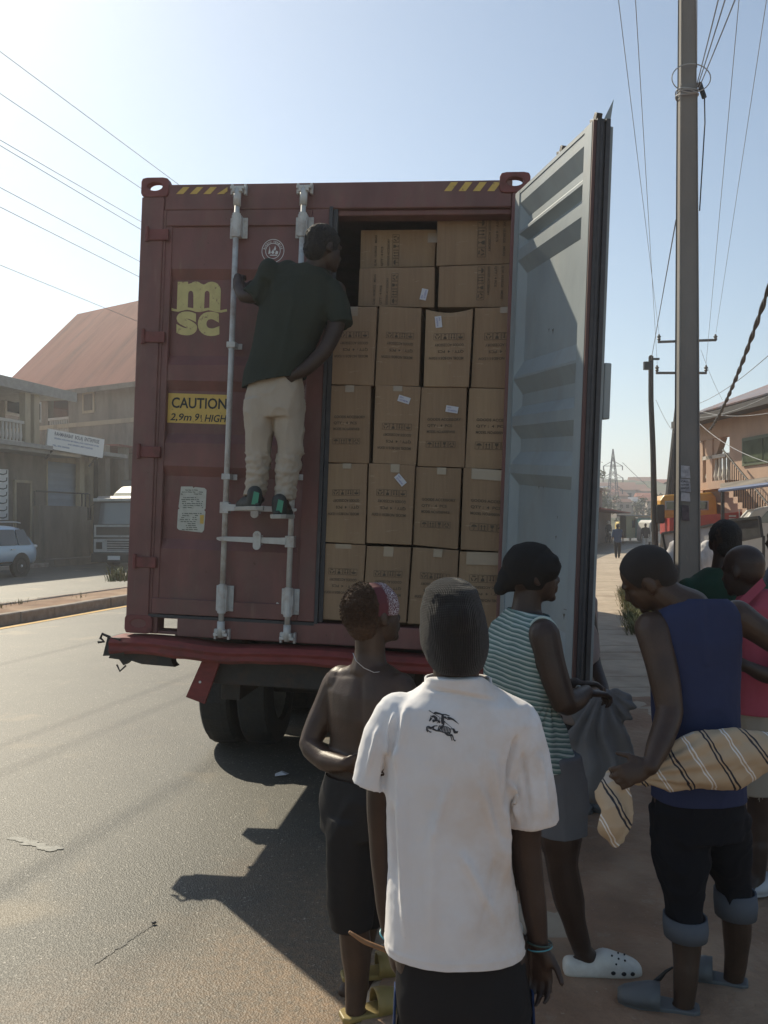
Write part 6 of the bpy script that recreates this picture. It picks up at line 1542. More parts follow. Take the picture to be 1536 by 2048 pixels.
# barrel and rump with bands
stroke([(370,860),(440,800),(540,790)],[90,40,24]); stroke([(380,880),(500,940),(640,960)],[60,50,40])
for i,x in enumerate((560,610,665)): stroke([(x+40,780),(x-20,950)],[34,30])
stroke([(740,640),(720,760),(650,860),(560,930)],[60,50,34,26])
for i in range(6): x=700+i*46; stroke([(x+20,800+i*14),(x+8,900+i*12),(x-10,990+i*8)],[26,28,24])
stroke([(720,800),(850,830),(940,900)],[16,20,16]); stroke([(640,970),(780,1010),(930,1020)],[30,34,60])
stroke([(760,1020),(850,1075),(960,1090)],[30,60,50])
stroke([(370,870),(260,810),(205,830),(195,900),(235,985)],[70,34,30,28,30]); stroke([(360,890),(240,850),(235,920),(290,975),(350,990)],[40,26,26,30,40])
stroke([(960,1050),(950,1120),(985,1250)],[60,28,26]); stroke([(960,1060),(1010,1120),(1030,1220),(1090,1260)],[60,34,28,44])
stroke([(960,880),(1030,900),(1070,990),(1160,1000)],[16,60,90,50]); stroke([(1100,980),(1175,960)],[40,16],2)
stroke([(770,690),(860,760)],[10,12])
mb.build('horse_rider_print',mat('shirt_print_ink',(.035,.035,.04),.8),shirt)
# shorts
SHN=fabric('black_shorts_cloth',(.018,.017,.018)); NAVY=fabric('navy_stripe',(.02,.035,.09))
mb=MB(); mb.rings([rg2(1880,795,1045,D,.12),rg2(1940,792,1055,D,.128),rg2(1985,790,1062,D,.13),rg2(2015,790,1066,D,.125)])
for s,hx in ((-1,865),(1,992)): mb.rings([ring(P(hx,1960,D),.082,.11,0),ring(P(hx+s*2,2060,D),.098,.11,0),ring(P(hx+s*6,2200,D),.10,.11,0),ring(P(hx+s*8,2320,D),.10,.11,0)])
cloth_obj('shorts',mb,[SHN],Wp,.009,3,folds(.006,8,seed=4),[(P(865,2300,D),(0,0,-1),.16),(P(995,2300,D),(0,0,-1),.16)])
for hx,s in ((793,-1),(1060,1)):
    mb=MB(); vs=[]
    for py in (1975,2048,2150,2290): e=(py-1975)/315; a=P(hx+s*e*12,py,D); vs.append([a+V(0,-.03,0),a+V(s*.006,-.03,0),a+V(s*.006,.03,0),a+V(0,.03,0)])
    mb.rings(vs); mb.build('shorts_stripe',NAVY,Wp,smooth=True)
def bracelet(o,n,r,rt_,m,parent,name='bracelet'):
    o=Vector(o);n=Vector(n).normalized();a=n.orthogonal().normalized();b_=n.cross(a); mb=MB()
    mb.tube([o+(a*math.cos(x)+b_*math.sin(x))*r for x in [2*math.pi*i/24 for i in range(24)]],rt_,6,closed=True); return mb.build(name,m,parent,smooth=True)
TEAL=mat('teal_bead',(.08,.30,.36),.3); 
bracelet(P(1078,1884,D),(.1,.1,1),.034,.003,mat('dark_cord',(.03,.06,.05),.5),Wp); bracelet(P(1079,1894,D),(-.1,.15,1),.034,.002,TEAL,Wp); bracelet(P(781,1868,D+.09),(.2,-.3,1),.030,.0025,TEAL,Wp)
stick=MB(); limb(stick,[P(700,1865,D+.12),P(730,1884,D+.12),P(775,1902,D+.11),P(800,1925,D+.10)],[.005,.0075,.007,.006],8)
solo(stick,'stick',mat('bare_wood',(.28,.15,.07),.6,n=.2,ns=30),'thin peeled brown stick held low at the left hip of the beanie wearer','stick',smooth=True)
# ---------------------------------------------------------------- S : shirtless man with bandana
D=3.2; Sp=person('shirtless person with red paisley bandana and black trousers, left elbow out',(P(715,2040,D).x,3.1,PZ))
mb=MB(); f=V(.80,.56,.14); hc=P(748,1232,D); head(mb,hc,f,up=(-.10,-.0,1),s=1.0)
limb(mb,[hc-V(.015,.01,.03),P(740,1302,D),P(738,1345,D)],[.055,.058,.075],16)
yaw=R(-37)
def R3(py,cx,hw,hd,D_=D): return ring(P(cx,py,D_),hw,hd,yaw,26,2.3)
mb.rings([R3(1328,742,.07,.06),R3(1348,744,.155,.078),R3(1385,746,.205,.105),R3(1430,746,.192,.118),R3(1480,740,.168,.11),R3(1540,724,.148,.10),R3(1585,718,.145,.105),R3(1640,716,.152,.115)])
# left arm akimbo
sh=P(676,1370,3.30)
limb(mb,[sh,P(648,1425,3.30),P(620,1488,3.26),P(650,1520,3.18),P(690,1528,3.08)],[.064,.054,.044,.041,.028],14)
mb.ball(P(684,1364,3.28),.066)
hand(mb,P(690,1526,3.08),(1,.12,-.05),(0,1,.2),side=-1,curl=.5,s=.95)
limb(mb,[P(800,1375,3.12),P(830,1440,3.10),P(850,1500,3.12),P(835,1560,3.2)],[.058,.046,.04,.027],14); hand(mb,P(835,1560,3.2),(-.1,.1,-1),(-1,0,0),side=1,curl=.5)
# legs
limb(mb,[P(712,1630,3.16),P(708,1750,3.14),P(706,1830,3.13),P(712,1900,3.13),P(714,1960,3.12),P(710,2020,3.10)],[.092,.072,.058,.058,.045,.037],14); foot(mb,P(710,2020,3.10),(.93,.35,0))
limb(mb,[P(742,1630,3.26),P(742,1750,3.30),P(738,1810,3.34),P(722,1880,3.36),P(712,1935,3.37)],[.092,.072,.056,.056,.037],14); foot(mb,P(710,1942,3.37),(.97,.2,0))
def sdisp(c,n):
    # spine furrow, shoulder blade and ribs
    px=CX+c.x/c.y*F; py=HY+(CH-c.z)/c.y*F; v=0
    if 1340<py<1560 and n.y<0: v-=.006*math.exp(-((px-(722-.0*(py-1340)))/7)**2)*min(1,(py-1340)/40)
    if n.y<0: v+=.006*math.exp(-(((px-700)/16)**2+((py-1400)/30)**2)) ; v-=.005*math.exp(-(((px-690)/20)**2+((py-1350)/6)**2))
    return v
body_obj('body',mb,SKINW,Sp,.006,3,sdisp)
CURL=mat('sun_tinted_curly_hair',(.06,.03,.015),.85,n=.4,ns=90,bump=1,bs=150,bdist=.008)  # sun tint on the curls is put into this lighter brown
r,ff,uu=basis(f,(-.10,0,1))
mb=MB(); mb.ell(hc+uu*.035-ff*.018,(r*.083,ff*.105,uu*.096),24,16); mb.ell(hc-ff*.055-uu*.01,(r*.072,ff*.06,uu*.075),20,12)
me=remesh(mb,.0055,1)
# cut the hair off in front of the bandana line
cut(me,[(hc-ff*.026+uu*.05,ff-uu*.10,.3),(hc-uu*.062,-uu*1.0+ff*.3,.3)])
displace(me,lambda c,n:.006*abs(nz3(c,70))+.004*nz3(c,150)+.003*nz3(c,25))
me.transform(WI[Sp.name]); finish('hair',me,CURL,Sp,smooth=False)
mb=MB(); rb_=random.Random(4)
for i in range(1500):
    a=Vector([rb_.gauss(0,1) for _ in range(3)]).normalized()
    if a.dot(ff)>-.14+.10*a.dot(uu) or a.dot(uu)<-.6: continue
    p=hc+uu*.03-ff*.018+r*a.dot(r)*.084+ff*a.dot(ff)*.105+uu*a.dot(uu)*.098; t1=a.orthogonal().normalized(); t2=a.cross(t1); s=.0055
    pts=[p+a*.012*k/6+(t1*math.cos(k*1.9+i)+t2*math.sin(k*1.9+i))*s*(.4+.6*math.sin(k/6*3.1)) for k in range(7)]
    mb.tube(pts,.0011,3,cap=False)
mb.build('curls',CURL,Sp)
BAN=bpy.data.materials.new('paisley_bandana'); BAN.use_nodes=True; t,b=nodes(BAN); tc=t.nodes.new('ShaderNodeTexCoord'); b.inputs['Roughness'].default_value=.85
vo=N(95,kind='ShaderNodeTexVoronoi',t=t,tc=tc); vo.feature='DISTANCE_TO_EDGE'; ed=ramp(t,vo.outputs['Distance'],[(.02,(1,1,1)),(.10,(0,0,0)),(.30,(0,0,0)),(.34,(1,1,1)),(.42,(0,0,0))])
hl=WI[Sp.name]@(hc+ff*.012); vm=t.nodes.new('ShaderNodeVectorMath'); vm.operation='DOT_PRODUCT'; vs_=t.nodes.new('ShaderNodeVectorMath'); vs_.operation='SUBTRACT'; t.links.new(tc.outputs['Object'],vs_.inputs[0]); vs_.inputs[1].default_value=hl; t.links.new(vs_.outputs[0],vm.inputs[0]); vm.inputs[1].default_value=(ff-uu*.12).normalized()
zig=math_node(t,'ADD',vm.outputs['Value'],math_node(t,'MULTIPLY',math_node(t,'PINGPONG',math_node(t,'MULTIPLY',vs_.outputs[0],1) if False else N(30,1,t=t,tc=tc).outputs[0],1),.0))
mk=t.nodes.new('ShaderNodeMapRange'); mk.inputs[1].default_value=-.006; mk.inputs[2].default_value=.004; t.links.new(vm.outputs['Value'],mk.inputs[0])
t.links.new(mixc(t,math_node(t,'MULTIPLY',ed,mk.outputs[0]),(.10,.022,.028),(.55,.52,.54)),b.inputs['Base Color'])
mb=MB(); mb.ell(hc+uu*.032+ff*.004,(r*.087,ff*.104,uu*.094),28,18)
me=remesh(mb,.005,1); cut(me,[(hc-ff*.034+uu*.05,-ff+uu*.10,.3),(hc+uu*.002,-uu-ff*.12,.3)]); displace(me,folds(.004,14,seed=3,fine=.001)); me.transform(WI[Sp.name]); o=finish('bandana',me,BAN,Sp,smooth=True); m_=o.modifiers.new('s','SOLIDIFY'); m_.thickness=.003
mb=MB(); k=hc+uu*.115-ff*.015; mb.prism([(-.03,.028),(-.002,.0),(.03,-.015),(.005,.006)],k,ff,uu,r*.004); mb.build('bandana_knot',HAIR,Sp)
TRS=fabric('black_track_trousers',(.014,.013,.014),rough=.7)
mb=MB(); mb.rings([R3(1545,722,.142,.104,3.17),R3(1600,716,.152,.115,3.17),R3(1660,716,.155,.120,3.17)])
mb.rings([ring(P(708,1630,3.14),.085,.10,yaw),ring(P(703,1720,3.13),.086,.095,yaw),ring(P(702,1800,3.13),.080,.085,yaw),ring(P(704,1850,3.13),.070,.078,yaw),ring(P(706,1880,3.13),.066,.074,yaw)])
mb.rings([ring(P(742,1630,3.27),.085,.10,yaw),ring(P(742,1720,3.30),.085,.095,yaw),ring(P(738,1800,3.34),.078,.085,yaw),ring(P(730,1860,3.35),.07,.075,yaw)])
cloth_obj('trousers',mb,TRS,Sp,.009,3,folds(.010,7,seed=11),[(P(704,1850,3.13),(0,0,-1),.12),(P(732,1840,3.35),(0,0,-1),.12),(P(722,1550,3.17),(0,0,1),.25)])
YSL=mat('yellow_rubber_slipper',(.28,.21,.07),.5,n=.1,ns=9)
def slipper(a,d,m,parent,L=.27,w_=.10,closed=True,strap=False,label=None):
    """clog or slide under ankle a"""
    d=Vector((d[0],d[1],0)).normalized(); t=V(d.y,-d.x,0); h=V(a.x,a.y,PZ)-d*.055; mb=MB(); rg_=[]
    for s,wf in ((0,.55),(.08,.8),(.3,.78),(.55,.9),(.75,1.0),(.9,.85),(1.0,.45)):
        c=h+d*L*s; ww=w_/2*wf; rg_.append([c-t*ww,c+t*ww,c+t*ww*1.02+V(0,0,.022),c-t*ww*1.02+V(0,0,.022)])
    mb.rings(rg_); mb.build('shoe_sole',m,parent,bevel=.006)
    if closed or strap:
        rg_=[]; prof=((.48,.070,1.0),(.62,.068,1.04),(.78,.055,1.03),(.92,.042,.86),(1.0,.028,.5)) if closed else ((.5,.062,1.0),(.6,.064,1.04),(.76,.052,1.02))
        for s,hh,wf in prof:
            c=h+d*L*s; ww=w_/2*wf; q=[]
            for i in range(9): an=math.pi*i/8; q.append(c+t*ww*math.cos(an)*1.03+V(0,0,.018+hh*math.sin(an)**.8))
            rg_.append(q)
        vs=[p for q in rg_ for p in q]; fs=[(i*9+j,i*9+j+1,(i+1)*9+j+1,(i+1)*9+j) for i in range(len(rg_)-1) for j in range(8)]
        mb=MB(); mb.add(vs,fs); o=mb.build('shoe_upper',m,parent,smooth=True,solid=.006,label=label); 
        return o,h,d,t
    return None,h,d,t
slipper(P(710,2020,3.10),(.93,.35,0),YSL,Sp); slipper(P(710,1942,3.37),(.97,.2,0),YSL,Sp,L=.30)
mb=MB(); pts=[P(706,1306,3.13),P(712,1322,3.11),P(728,1336,3.11),P(748,1345,3.11),P(766,1343,3.12)]; mb.tube(pts,.0016,5); mb.build('neck_chain',CHROME,Sp)
# ---------------------------------------------------------------- C : draped cap, striped vest
D=3.45; Cp=person('person in profile wearing a draped black cap, green striped sleeveless top and white clogs',(P(1125,1945,D).x,3.42,PZ))
mb=MB(); f=V(.975,.16,.06); hc=P(1063,1150,D); head(mb,hc,f,s=1.02)
limb(mb,[hc-V(.01,0,.04),P(1054,1205,D),P(1050,1250,D)],[.054,.058,.075],16)
yaw=R(-62)
def R4(py,cx,hw,hd,D_=D): return ring(P(cx,py,D_),hw,hd,yaw,26,2.3)
mb.rings([R4(1225,1050,.08,.06),R4(1250,1046,.165,.075),R4(1300,1042,.175,.10),R4(1400,1048,.15,.105),R4(1480,1075,.14,.105),R4(1560,1100,.15,.11)])
limb(mb,[P(1088,1268,3.30),P(1104,1335,3.28),P(1128,1405,3.27),P(1150,1400,3.32),P(1172,1384,3.42)],[.062,.056,.050,.044,.030],14)
hand(mb,P(1170,1386,3.42),(.9,.3,-.1),(0,-.1,-1),side=1,curl=.9,s=.95)
limb(mb,[P(1018,1268,3.62),P(1050,1340,3.64),P(1105,1385,3.64),P(1150,1368,3.6)],[.056,.047,.042,.028],12); hand(mb,P(1150,1368,3.6),(.8,-.1,.0),(0,-.2,-1),side=1,curl=.9)
limb(mb,[P(1112,1560,3.40),P(1120,1660,3.38),P(1124,1730,3.37),P(1136,1790,3.38),P(1150,1850,3.39),P(1163,1893,3.40)],[.105,.088,.064,.063,.046,.040],14); foot(mb,P(1163,1893,3.40),(1,.02,0))
limb(mb,[P(1070,1560,3.62),P(1035,1700,3.66),P(1015,1760,3.68),P(945,1850,3.72)],[.10,.07,.06,.038],12); foot(mb,P(945,1852,3.72),(1,.1,0))
body_obj('body',mb,SKIN,Cp,.006,3); eyes(hc,f,(0,0,1),1.02,Cp)
mb=MB(); r,ff,uu=basis(f); 
mb.ell(hc+uu*.042-ff*.006,(r*.088,ff*.112,uu*.096),22,14); mb.ell(hc-ff*.03+uu*.01,(r*.08,ff*.09,uu*.07),20,12); mb.ell(P(1075,1134,D),((.094,0,0),(0,.098,0),(0,0,.078)),24,14); mb.ell(P(1060,1150,D),((.085,0,0),(0,.09,0),(0,0,.075)),24,14)
limb(mb,[P(1068,1138,D),P(1042,1142,D),P(1018,1160,D),P(1002,1176,D)],[.082,.078,.056,.030],18); mb.ell(P(1106,1124,D),((.025,0,0),(0,.075,0),(0,0,.035)))
me=remesh(mb,.006,5); cut(me,[(P(1100,1140,D),(.10,0,-1),.075)]) if False else None
displace(me,folds(.005,9,(1,1,1),seed=5)); me.transform(WI[Cp.name]); finish('cap',me,fabric('black_cap_cloth',(.013,.012,.012)),Cp,smooth=True)
STR=bpy.data.materials.new('striped_knit'); STR.use_nodes=True; t,b=nodes(STR); tc=t.nodes.new('ShaderNodeTexCoord'); b.inputs['Roughness'].default_value=.9
sep=t.nodes.new('ShaderNodeSeparateXYZ'); t.links.new(tc.outputs['Object'],sep.inputs[0])
zz2=math_node(t,'ADD',sep.outputs['Z'],math_node(t,'MULTIPLY',sep.outputs['X'],.22)); zz2=math_node(t,'ADD',zz2,math_node(t,'MULTIPLY',N(4,3,t=t,tc=tc).outputs[0],.032))
s1=math_node(t,'FRACT',math_node(t,'MULTIPLY',zz2,54)); 
cst=ramp(t,s1,[(.0,(.40,.45,.43)),(.30,(.40,.45,.43)),(.36,(.07,.13,.13)),(.62,(.07,.13,.13)),(.68,(.15,.23,.21)),(.94,(.15,.23,.21)),(1,(.40,.45,.43))])
t.links.new(mixc(t,1.0,cst,ramp(t,N(4,5,t=t,tc=tc).outputs[0],[(.3,(.8,.8,.8)),(.7,(1.1,1.1,1.1))]),'MULTIPLY'),b.inputs['Base Color'])
mb=MB(); mb.rings([R4(1212,1054,.075,.066),R4(1232,1050,.12,.08),R4(1250,1046,.165,.095),R4(1300,1040,.180,.122),R4(1360,1040,.170,.128),R4(1420,1046,.165,.128),R4(1480,1062,.165,.125),R4(1515,1076,.172,.125),R4(1560,1084,.175,.125)])
def cf(c,n):
    px=CX+c.x/c.y*F; py=HY+(CH-c.z)/c.y*F
    v=folds(.006,6,(1,1,.6),7)(c,n)
    if py>1380: 
        a=math.atan2(py-1400,px-1100); v+=.006*math.sin(a*16+c.y*10)*min(1,(py-1380)/60)*(1 if px>1030 else .3)
    return v
cloth_obj('sleeveless_top',mb,STR,Cp,.007,3,cf,[(P(1082,1525,D),(.05,0,-1),.45),(P(1056,1222,D),(.15,0,1),.10)])
BIND=fabric('pale_green_binding',(.42,.50,.46)); 
mb=MB(); c0=P(1088,1290,3.285); mb.tube([c0+V(.060*math.cos(a)-.02*math.sin(a)*0,.02-.045*math.cos(a)*.6,.105*math.sin(a)) for a in [2*math.pi*i/28 for i in range(28)]],.007,6,closed=True); mb.build('armhole_binding',BIND,Cp,smooth=True)
GSH=fabric('grey_shorts_cloth',(.12,.125,.14))
mb=MB(); mb.rings([R4(1500,1090,.16,.115),R4(1560,1100,.165,.125),R4(1610,1105,.165,.125)])
mb.rings([ring(P(1118,1560,3.39),.095,.115,yaw),ring(P(1122,1620,3.38),.09,.105,yaw),ring(P(1124,1700,3.38),.09,.10,yaw)]); mb.rings([ring(P(1072,1560,3.62),.095,.11,yaw),ring(P(1052,1620,3.64),.09,.10,yaw),ring(P(1040,1700,3.65),.09,.10,yaw)])
cloth_obj('shorts',mb,GSH,Cp,.009,3,folds(.006,7,seed=14),[(P(1124,1664,3.38),(-.0,0,-1),.13),(P(1044,1660,3.64),(0,0,-1),.12)])
WCL=mat('white_foam_clog',(.62,.60,.55),.5,n=.08,ns=12,dirt=.35,dirtcol=(.35,.25,.18),ds=9)
for an,dd,LL in ((P(1163,1893,3.40),(1,-.02,0),.315),(P(945,1852,3.72),(1,.1,0),.30)):
    d=Vector(dd).normalized(); t_=V(d.y,-d.x,0); h=V(an.x,an.y,PZ)-d*.075; mb=MB(); rg_=[]
    for s,wf,hh in ((0,.5,.055),(.05,.75,.07),(.15,.86,.068),(.32,.86,.062),(.42,.9,.09),(.52,.95,.105),(.65,1.0,.088),(.8,1.0,.072),(.92,.85,.058),(1.0,.5,.035)):
        c=h+d*LL*s; ww=.056*wf; q=[]
        for i in range(16):
            a=2*math.pi*i/16; q.append(c+t_*ww*math.copysign(abs(math.cos(a))**.8,math.cos(a))+V(0,0,.018+ (hh-.018)*max(0,math.sin(a))**.8 - .018*max(0,-math.sin(a))**.5))
        rg_.append(q)
    mb.rings(rg_); cl=mb.build('clog',WCL,Cp,smooth=True,sub=1)
    mb=MB(); 
    for s,side,hz in ((.60,.052,.030),(.73,.054,.028),(.84,.050,.026)): c=h+d*LL*s+t_*side+V(0,0,hz); mb.ell(c,(d*.010,t_*.006,V(0,0,.008)),10,6)
    for s,sd,hz in ((.60,.030,.088),(.68,.034,.078),(.76,.032,.070),(.70,.0,.084),(.78,.0,.078),(.64,.046,.062)): c=h+d*LL*s+t_*sd+V(0,0,hz); mb.ball(c,.0042,nu=8,nv=6)
    mb.build('clog_vent_holes',BLACK,cl)
bracelet(P(1164,1388,3.41),(.9,.3,.4),.035,.004,WHT,Cp,'wristband')
# ---------------------------------------------------------------- V : blue vest, shaved head
D=3.17; Vp=person('person with bowed shaved head, navy sleeveless vest and rolled black trousers, back turned',(P(1420,2030,D).x,3.1,PZ))
mb=MB(); f=V(-.74,.42,-.50); upv=V(-.52,-.05,.86); hc=P(1297,1158,D+.02); head(mb,hc,f,up=upv,s=1.0)
limb(mb,[hc+V(.02,0,-.02),P(1335,1192,D),P(1378,1222,D)],[.062,.064,.085],16)
yaw=R(8)
def R5(py,cx,hw,hd,D_=D): return ring(P(cx,py,D_),hw,hd,yaw,28,2.4)
mb.rings([R5(1200,1392,.09,.06),R5(1225,1392,.165,.08),R5(1275,1390,.168,.105),R5(1370,1392,.15,.11),R5(1470,1395,.142,.105),R5(1580,1398,.165,.12)])
mb.ball(P(1304,1258,D-.03),.066); limb(mb,[P(1306,1258,D-.04),P(1326,1345,D-.10),P(1339,1422,D-.14),P(1322,1480,D-.22),P(1300,1534,D-.30)],[.066,.056,.048,.044,.029],16)
hand(mb,P(1299,1532,D-.30),(-.80,-.03,-.30),(.05,.95,-.25),side=-1,curl=.8,s=1.02)
limb(mb,[P(1474,1232,D+.02),P(1520,1262,D),P(1575,1296,D-.02),P(1610,1240,D+.1),P(1640,1190,D+.2)],[.062,.052,.045,.038,.026],14); hand(mb,P(1640,1190,D+.2),(.4,.3,.8),(0,1,0),curl=.5)
limb(mb,[P(1358,1590,D),P(1364,1720,D),P(1370,1800,D-.01),P(1373,1870,D-.0),P(1372,1940,D-.02),P(1368,2005,D-.03)],[.095,.074,.052,.056,.046,.038],14); foot(mb,P(1368,2008,D-.03),(-.85,.25,0))
limb(mb,[P(1440,1590,D+.03),P(1452,1700,D+.07),P(1464,1780,D+.10),P(1474,1850,D+.12),P(1472,1920,D+.14),P(1466,1962,D+.15)],[.095,.072,.050,.055,.043,.037],14); foot(mb,P(1466,1964,D+.15),(-.9,.35,0))
body_obj('body',mb,SKINW,Vp,.006,3)
mb=MB(); r,ff,uu=basis(f,upv); mb.ell(hc+uu*.038-ff*.014,(r*.0785,ff*.102,uu*.0895),24,16); mb.ell(hc-ff*.05-uu*.005,(r*.068,ff*.058,uu*.068),18,12); me=remesh(mb,.006,2); cut(me,[(hc+ff*.055+uu*.05,ff-uu*.35,.3),(hc-uu*.045-ff*.04,-uu+ff*.2,.3)]); me.transform(WI[Vp.name]); finish('hair',me,mat('buzzed_hair',(.016,.012,.011),.85,bump=.6,bs=300,bdist=.003),Vp,smooth=True)
VEST=fabric('navy_vest_cloth',(.028,.036,.085),n=.1,ns=5)
mb=MB(); mb.rings([R5(1190,1398,.085,.07),R5(1206,1396,.135,.085),R5(1228,1392,.168,.098),R5(1280,1388,.175,.122),R5(1370,1390,.160,.128),R5(1470,1394,.156,.125),R5(1560,1397,.17,.132),R5(1620,1398,.172,.132)])
def vf(c,n):
    px=CX+c.x/c.y*F; py=HY+(CH-c.z)/c.y*F; v=folds(.005,5,(1,1,.5),21)(c,n)
    v+=.007*math.exp(-((px-(1402+.08*(py-1200)))/6)**2)*(1 if n.y<0 and py<1330 else 0)
    return v
cloth_obj('vest',mb,VEST,Vp,.008,3,vf,[(P(1398,1594,D),(0,0,-1),.26),(P(1398,1198,D),(-.0,0.1,1),.12)])
JB=fabric('black_denim',(.006,.007,.011),bump=.3); CUFF=fabric('denim_cuff',(.10,.11,.13),bump=.3,bs=150)
mb=MB(); mb.rings([R5(1560,1398,.162,.12),R5(1620,1397,.168,.128),R5(1670,1396,.165,.125)])
mb.rings([ring(P(1360,1620,D),.105,.115,yaw),ring(P(1362,1720,D),.098,.105,yaw),ring(P(1366,1800,D),.066,.074,yaw),ring(P(1370,1855,D),.062,.070,yaw)])
mb.rings([ring(P(1438,1620,D+.03),.10,.115,yaw),ring(P(1450,1700,D+.07),.092,.10,yaw),ring(P(1464,1770,D+.10),.060,.070,yaw),ring(P(1470,1815,D+.11),.060,.068,yaw)])
cloth_obj('trousers',mb,JB,Vp,.009,3,folds(.006,9,(1,1,1.2),seed=31))
for a,b2,dd,rr_ in ((1830,1872,D,.072),(1780,1830,D+.11,.070)):
    cx=1370 if a>1800 else 1470; mb=MB(); mb.rings([ring(P(cx,a,dd),rr_*1.02,rr_*1.1,yaw,20,2.1),ring(P(cx+1,(a+b2)/2,dd),rr_*1.06,rr_*1.14,yaw,20,2.1),ring(P(cx+1,b2,dd),rr_,rr_*1.08,yaw,20,2.1)],cap=False); o=mb.build('rolled_cuff',CUFF,Vp,smooth=True,solid=.008)
GCL=mat('grey_rubber_slide',(.10,.105,.11),.55)
o,h,d,t_=slipper(P(1368,2008,D-.03),(-.85,.25,0),GCL,Vp,L=.29,w_=.105); 
mb=MB(); k=h+d*.14+t_*.045+V(0,0,.085); limb(mb,[k-V(.03,0,.02),k,k+V(.02,-.01,.03),k+V(.045,-.01,.045)],[.006,.009,.006,.004],8); mb.build('strap_knot',BLACK,Vp)
slipper(P(1466,1964,D+.15),(-.9,.35,0),GCL,Vp,L=.27)
# checked cloth carried across
PLAID=bpy.data.materials.new('checked_tan_cloth'); PLAID.use_nodes=True; t,b=nodes(PLAID); tc=t.nodes.new('ShaderNodeTexCoord'); b.inputs['Roughness'].default_value=.8
sep=t.nodes.new('ShaderNodeSeparateXYZ'); t.links.new(tc.outputs['Object'],sep.inputs[0]); wob=math_node(t,'MULTIPLY',N(6,3,t=t,tc=tc).outputs[0],.05)
uu_=math_node(t,'ADD',math_node(t,'ADD',math_node(t,'MULTIPLY',sep.outputs['X'],.86),math_node(t,'MULTIPLY',sep.outputs['Z'],.55)),wob)
fr_=math_node(t,'FRACT',math_node(t,'MULTIPLY',uu_,7.6))
def band(lo,hi): return math_node(t,'MULTIPLY',math_node(t,'GREATER_THAN',fr_,lo),math_node(t,'LESS_THAN',fr_,hi))
blk=math_node(t,'ADD',band(.06,.105),band(.15,.195)); wht=math_node(t,'ADD',band(.56,.595),band(.64,.675))
vv_=math_node(t,'FRACT',math_node(t,'MULTIPLY',math_node(t,'ADD',math_node(t,'MULTIPLY',sep.outputs['X'],-.5),math_node(t,'ADD',sep.outputs['Z'],wob)),3.1))
wh2=math_node(t,'MULTIPLY',math_node(t,'GREATER_THAN',vv_,.93),.8)
c=mixc(t,wh2,(.46,.34,.22),(.42,.38,.34)); c=mixc(t,wht,c,(.72,.68,.64)); c=mixc(t,blk,c,(.02,.02,.03)); t.links.new(c,b.inputs['Base Color'])
mb=MB(); rg_=[]
for px,py,hv,hd,dd in ((1268,1552,16,.025,2.93),(1300,1548,26,.03,2.95),(1345,1535,45,.045,2.96),(1385,1523,58,.055,2.95),(1425,1518,64,.06,2.96),(1470,1516,60,.06,2.96),(1510,1510,48,.055,2.96),(1550,1500,36,.05,2.96),(1600,1490,22,.05,2.97)):
    c=P(px,py,dd); rg_.append([c+V(0,math.cos(a)*hd,math.sin(a)*hv*dd/F) for a in [2*math.pi*i/20 for i in range(20)]])
mb.rings(rg_)
limb(mb,[P(1262,1545,2.93),P(1236,1560,2.92),P(1216,1590,2.90),P(1226,1620,2.84),P(1222,1655,2.84),P(1230,1684,2.84)],[.034,.044,.044,.036,.044,.020],16)
limb(mb,[P(1248,1590,2.90),P(1252,1640,2.88),P(1238,1680,2.85)],[.026,.026,.016],12)
me=remesh(mb,.007,3)
def pf(c,n):
    px=CX+c.x/c.y*F; py=HY+(CH-c.z)/c.y*F; an=math.atan2(py-1555,px-1262)
    return .006*math.sin(an*26)*(1 if px>1290 else 0)+folds(.005,12,(1,1,1),3)(c,n)
displace(me,pf); o=finish('checked_cloth',me,PLAID,None,smooth=True); tag(o,'tan cloth with black and white double lines bunched in a fist','cloth')
# ---------------------------------------------------------------- B : behind the door with grey cloth
D=5.35; Bp=person('person mostly hidden behind the open door, beige sleeve showing, gripping grey cloth',(P(1145,1042,D).x,D,PZ))
mb=MB(); cx=1140; hc=P(cx,1115,D); head(mb,hc,(.9,-.4,-.1)); limb(mb,[hc-V(0,0,.04),P(cx,1190,D)],[.055,.07])
mb.rings([ring(P(cx,1180,D),.10,.07,R(-40)),ring(P(cx,1200,D),.17,.08,R(-40)),ring(P(cx,1290,D),.16,.11,R(-40)),ring(P(cx,1400,D),.15,.11,R(-40))])
limb(mb,[P(1172,1215,D-.08),P(1182,1270,D-.12),P(1188,1325,D-.16),P(1203,1365,D-.3),P(1212,1392,D-.42)],[.055,.048,.042,.036,.027]); hand(mb,P(1212,1390,D-.42),(-.1,-.4,-.9),(-.9,.1,0),curl=.9)
limb(mb,[P(1108,1215,D+.08),P(1100,1330,D),P(1140,1400,D-.2)],[.055,.042,.028])
for s in (-1,1): z=V(P(cx+s*22,1042,D).x,D,PZ+.09); limb(mb,[P(cx+s*20,1400,D),P(cx+s*22,1530,D),z],[.095,.06,.038]); foot(mb,z,(.8,-.5,0))
body_obj('body',mb,SKIN,Bp,.012,3)
BEI=fabric('beige_shirt_cloth',(.33,.27,.25)); mb=MB(); mb.rings([ring(P(cx,1175,D),.10,.08,R(-40)),ring(P(cx,1195,D),.18,.10,R(-40)),ring(P(cx,1290,D),.18,.13,R(-40)),ring(P(cx,1440,D),.18,.13,R(-40))])
limb(mb,[P(1166,1212,D-.06),P(1172,1262,D-.11),P(1178,1316,D-.16)],[.068,.068,.066]); cloth_obj('shirt',mb,BEI,Bp,.014,3,folds(.01,6,seed=40))
mb=MB(); 
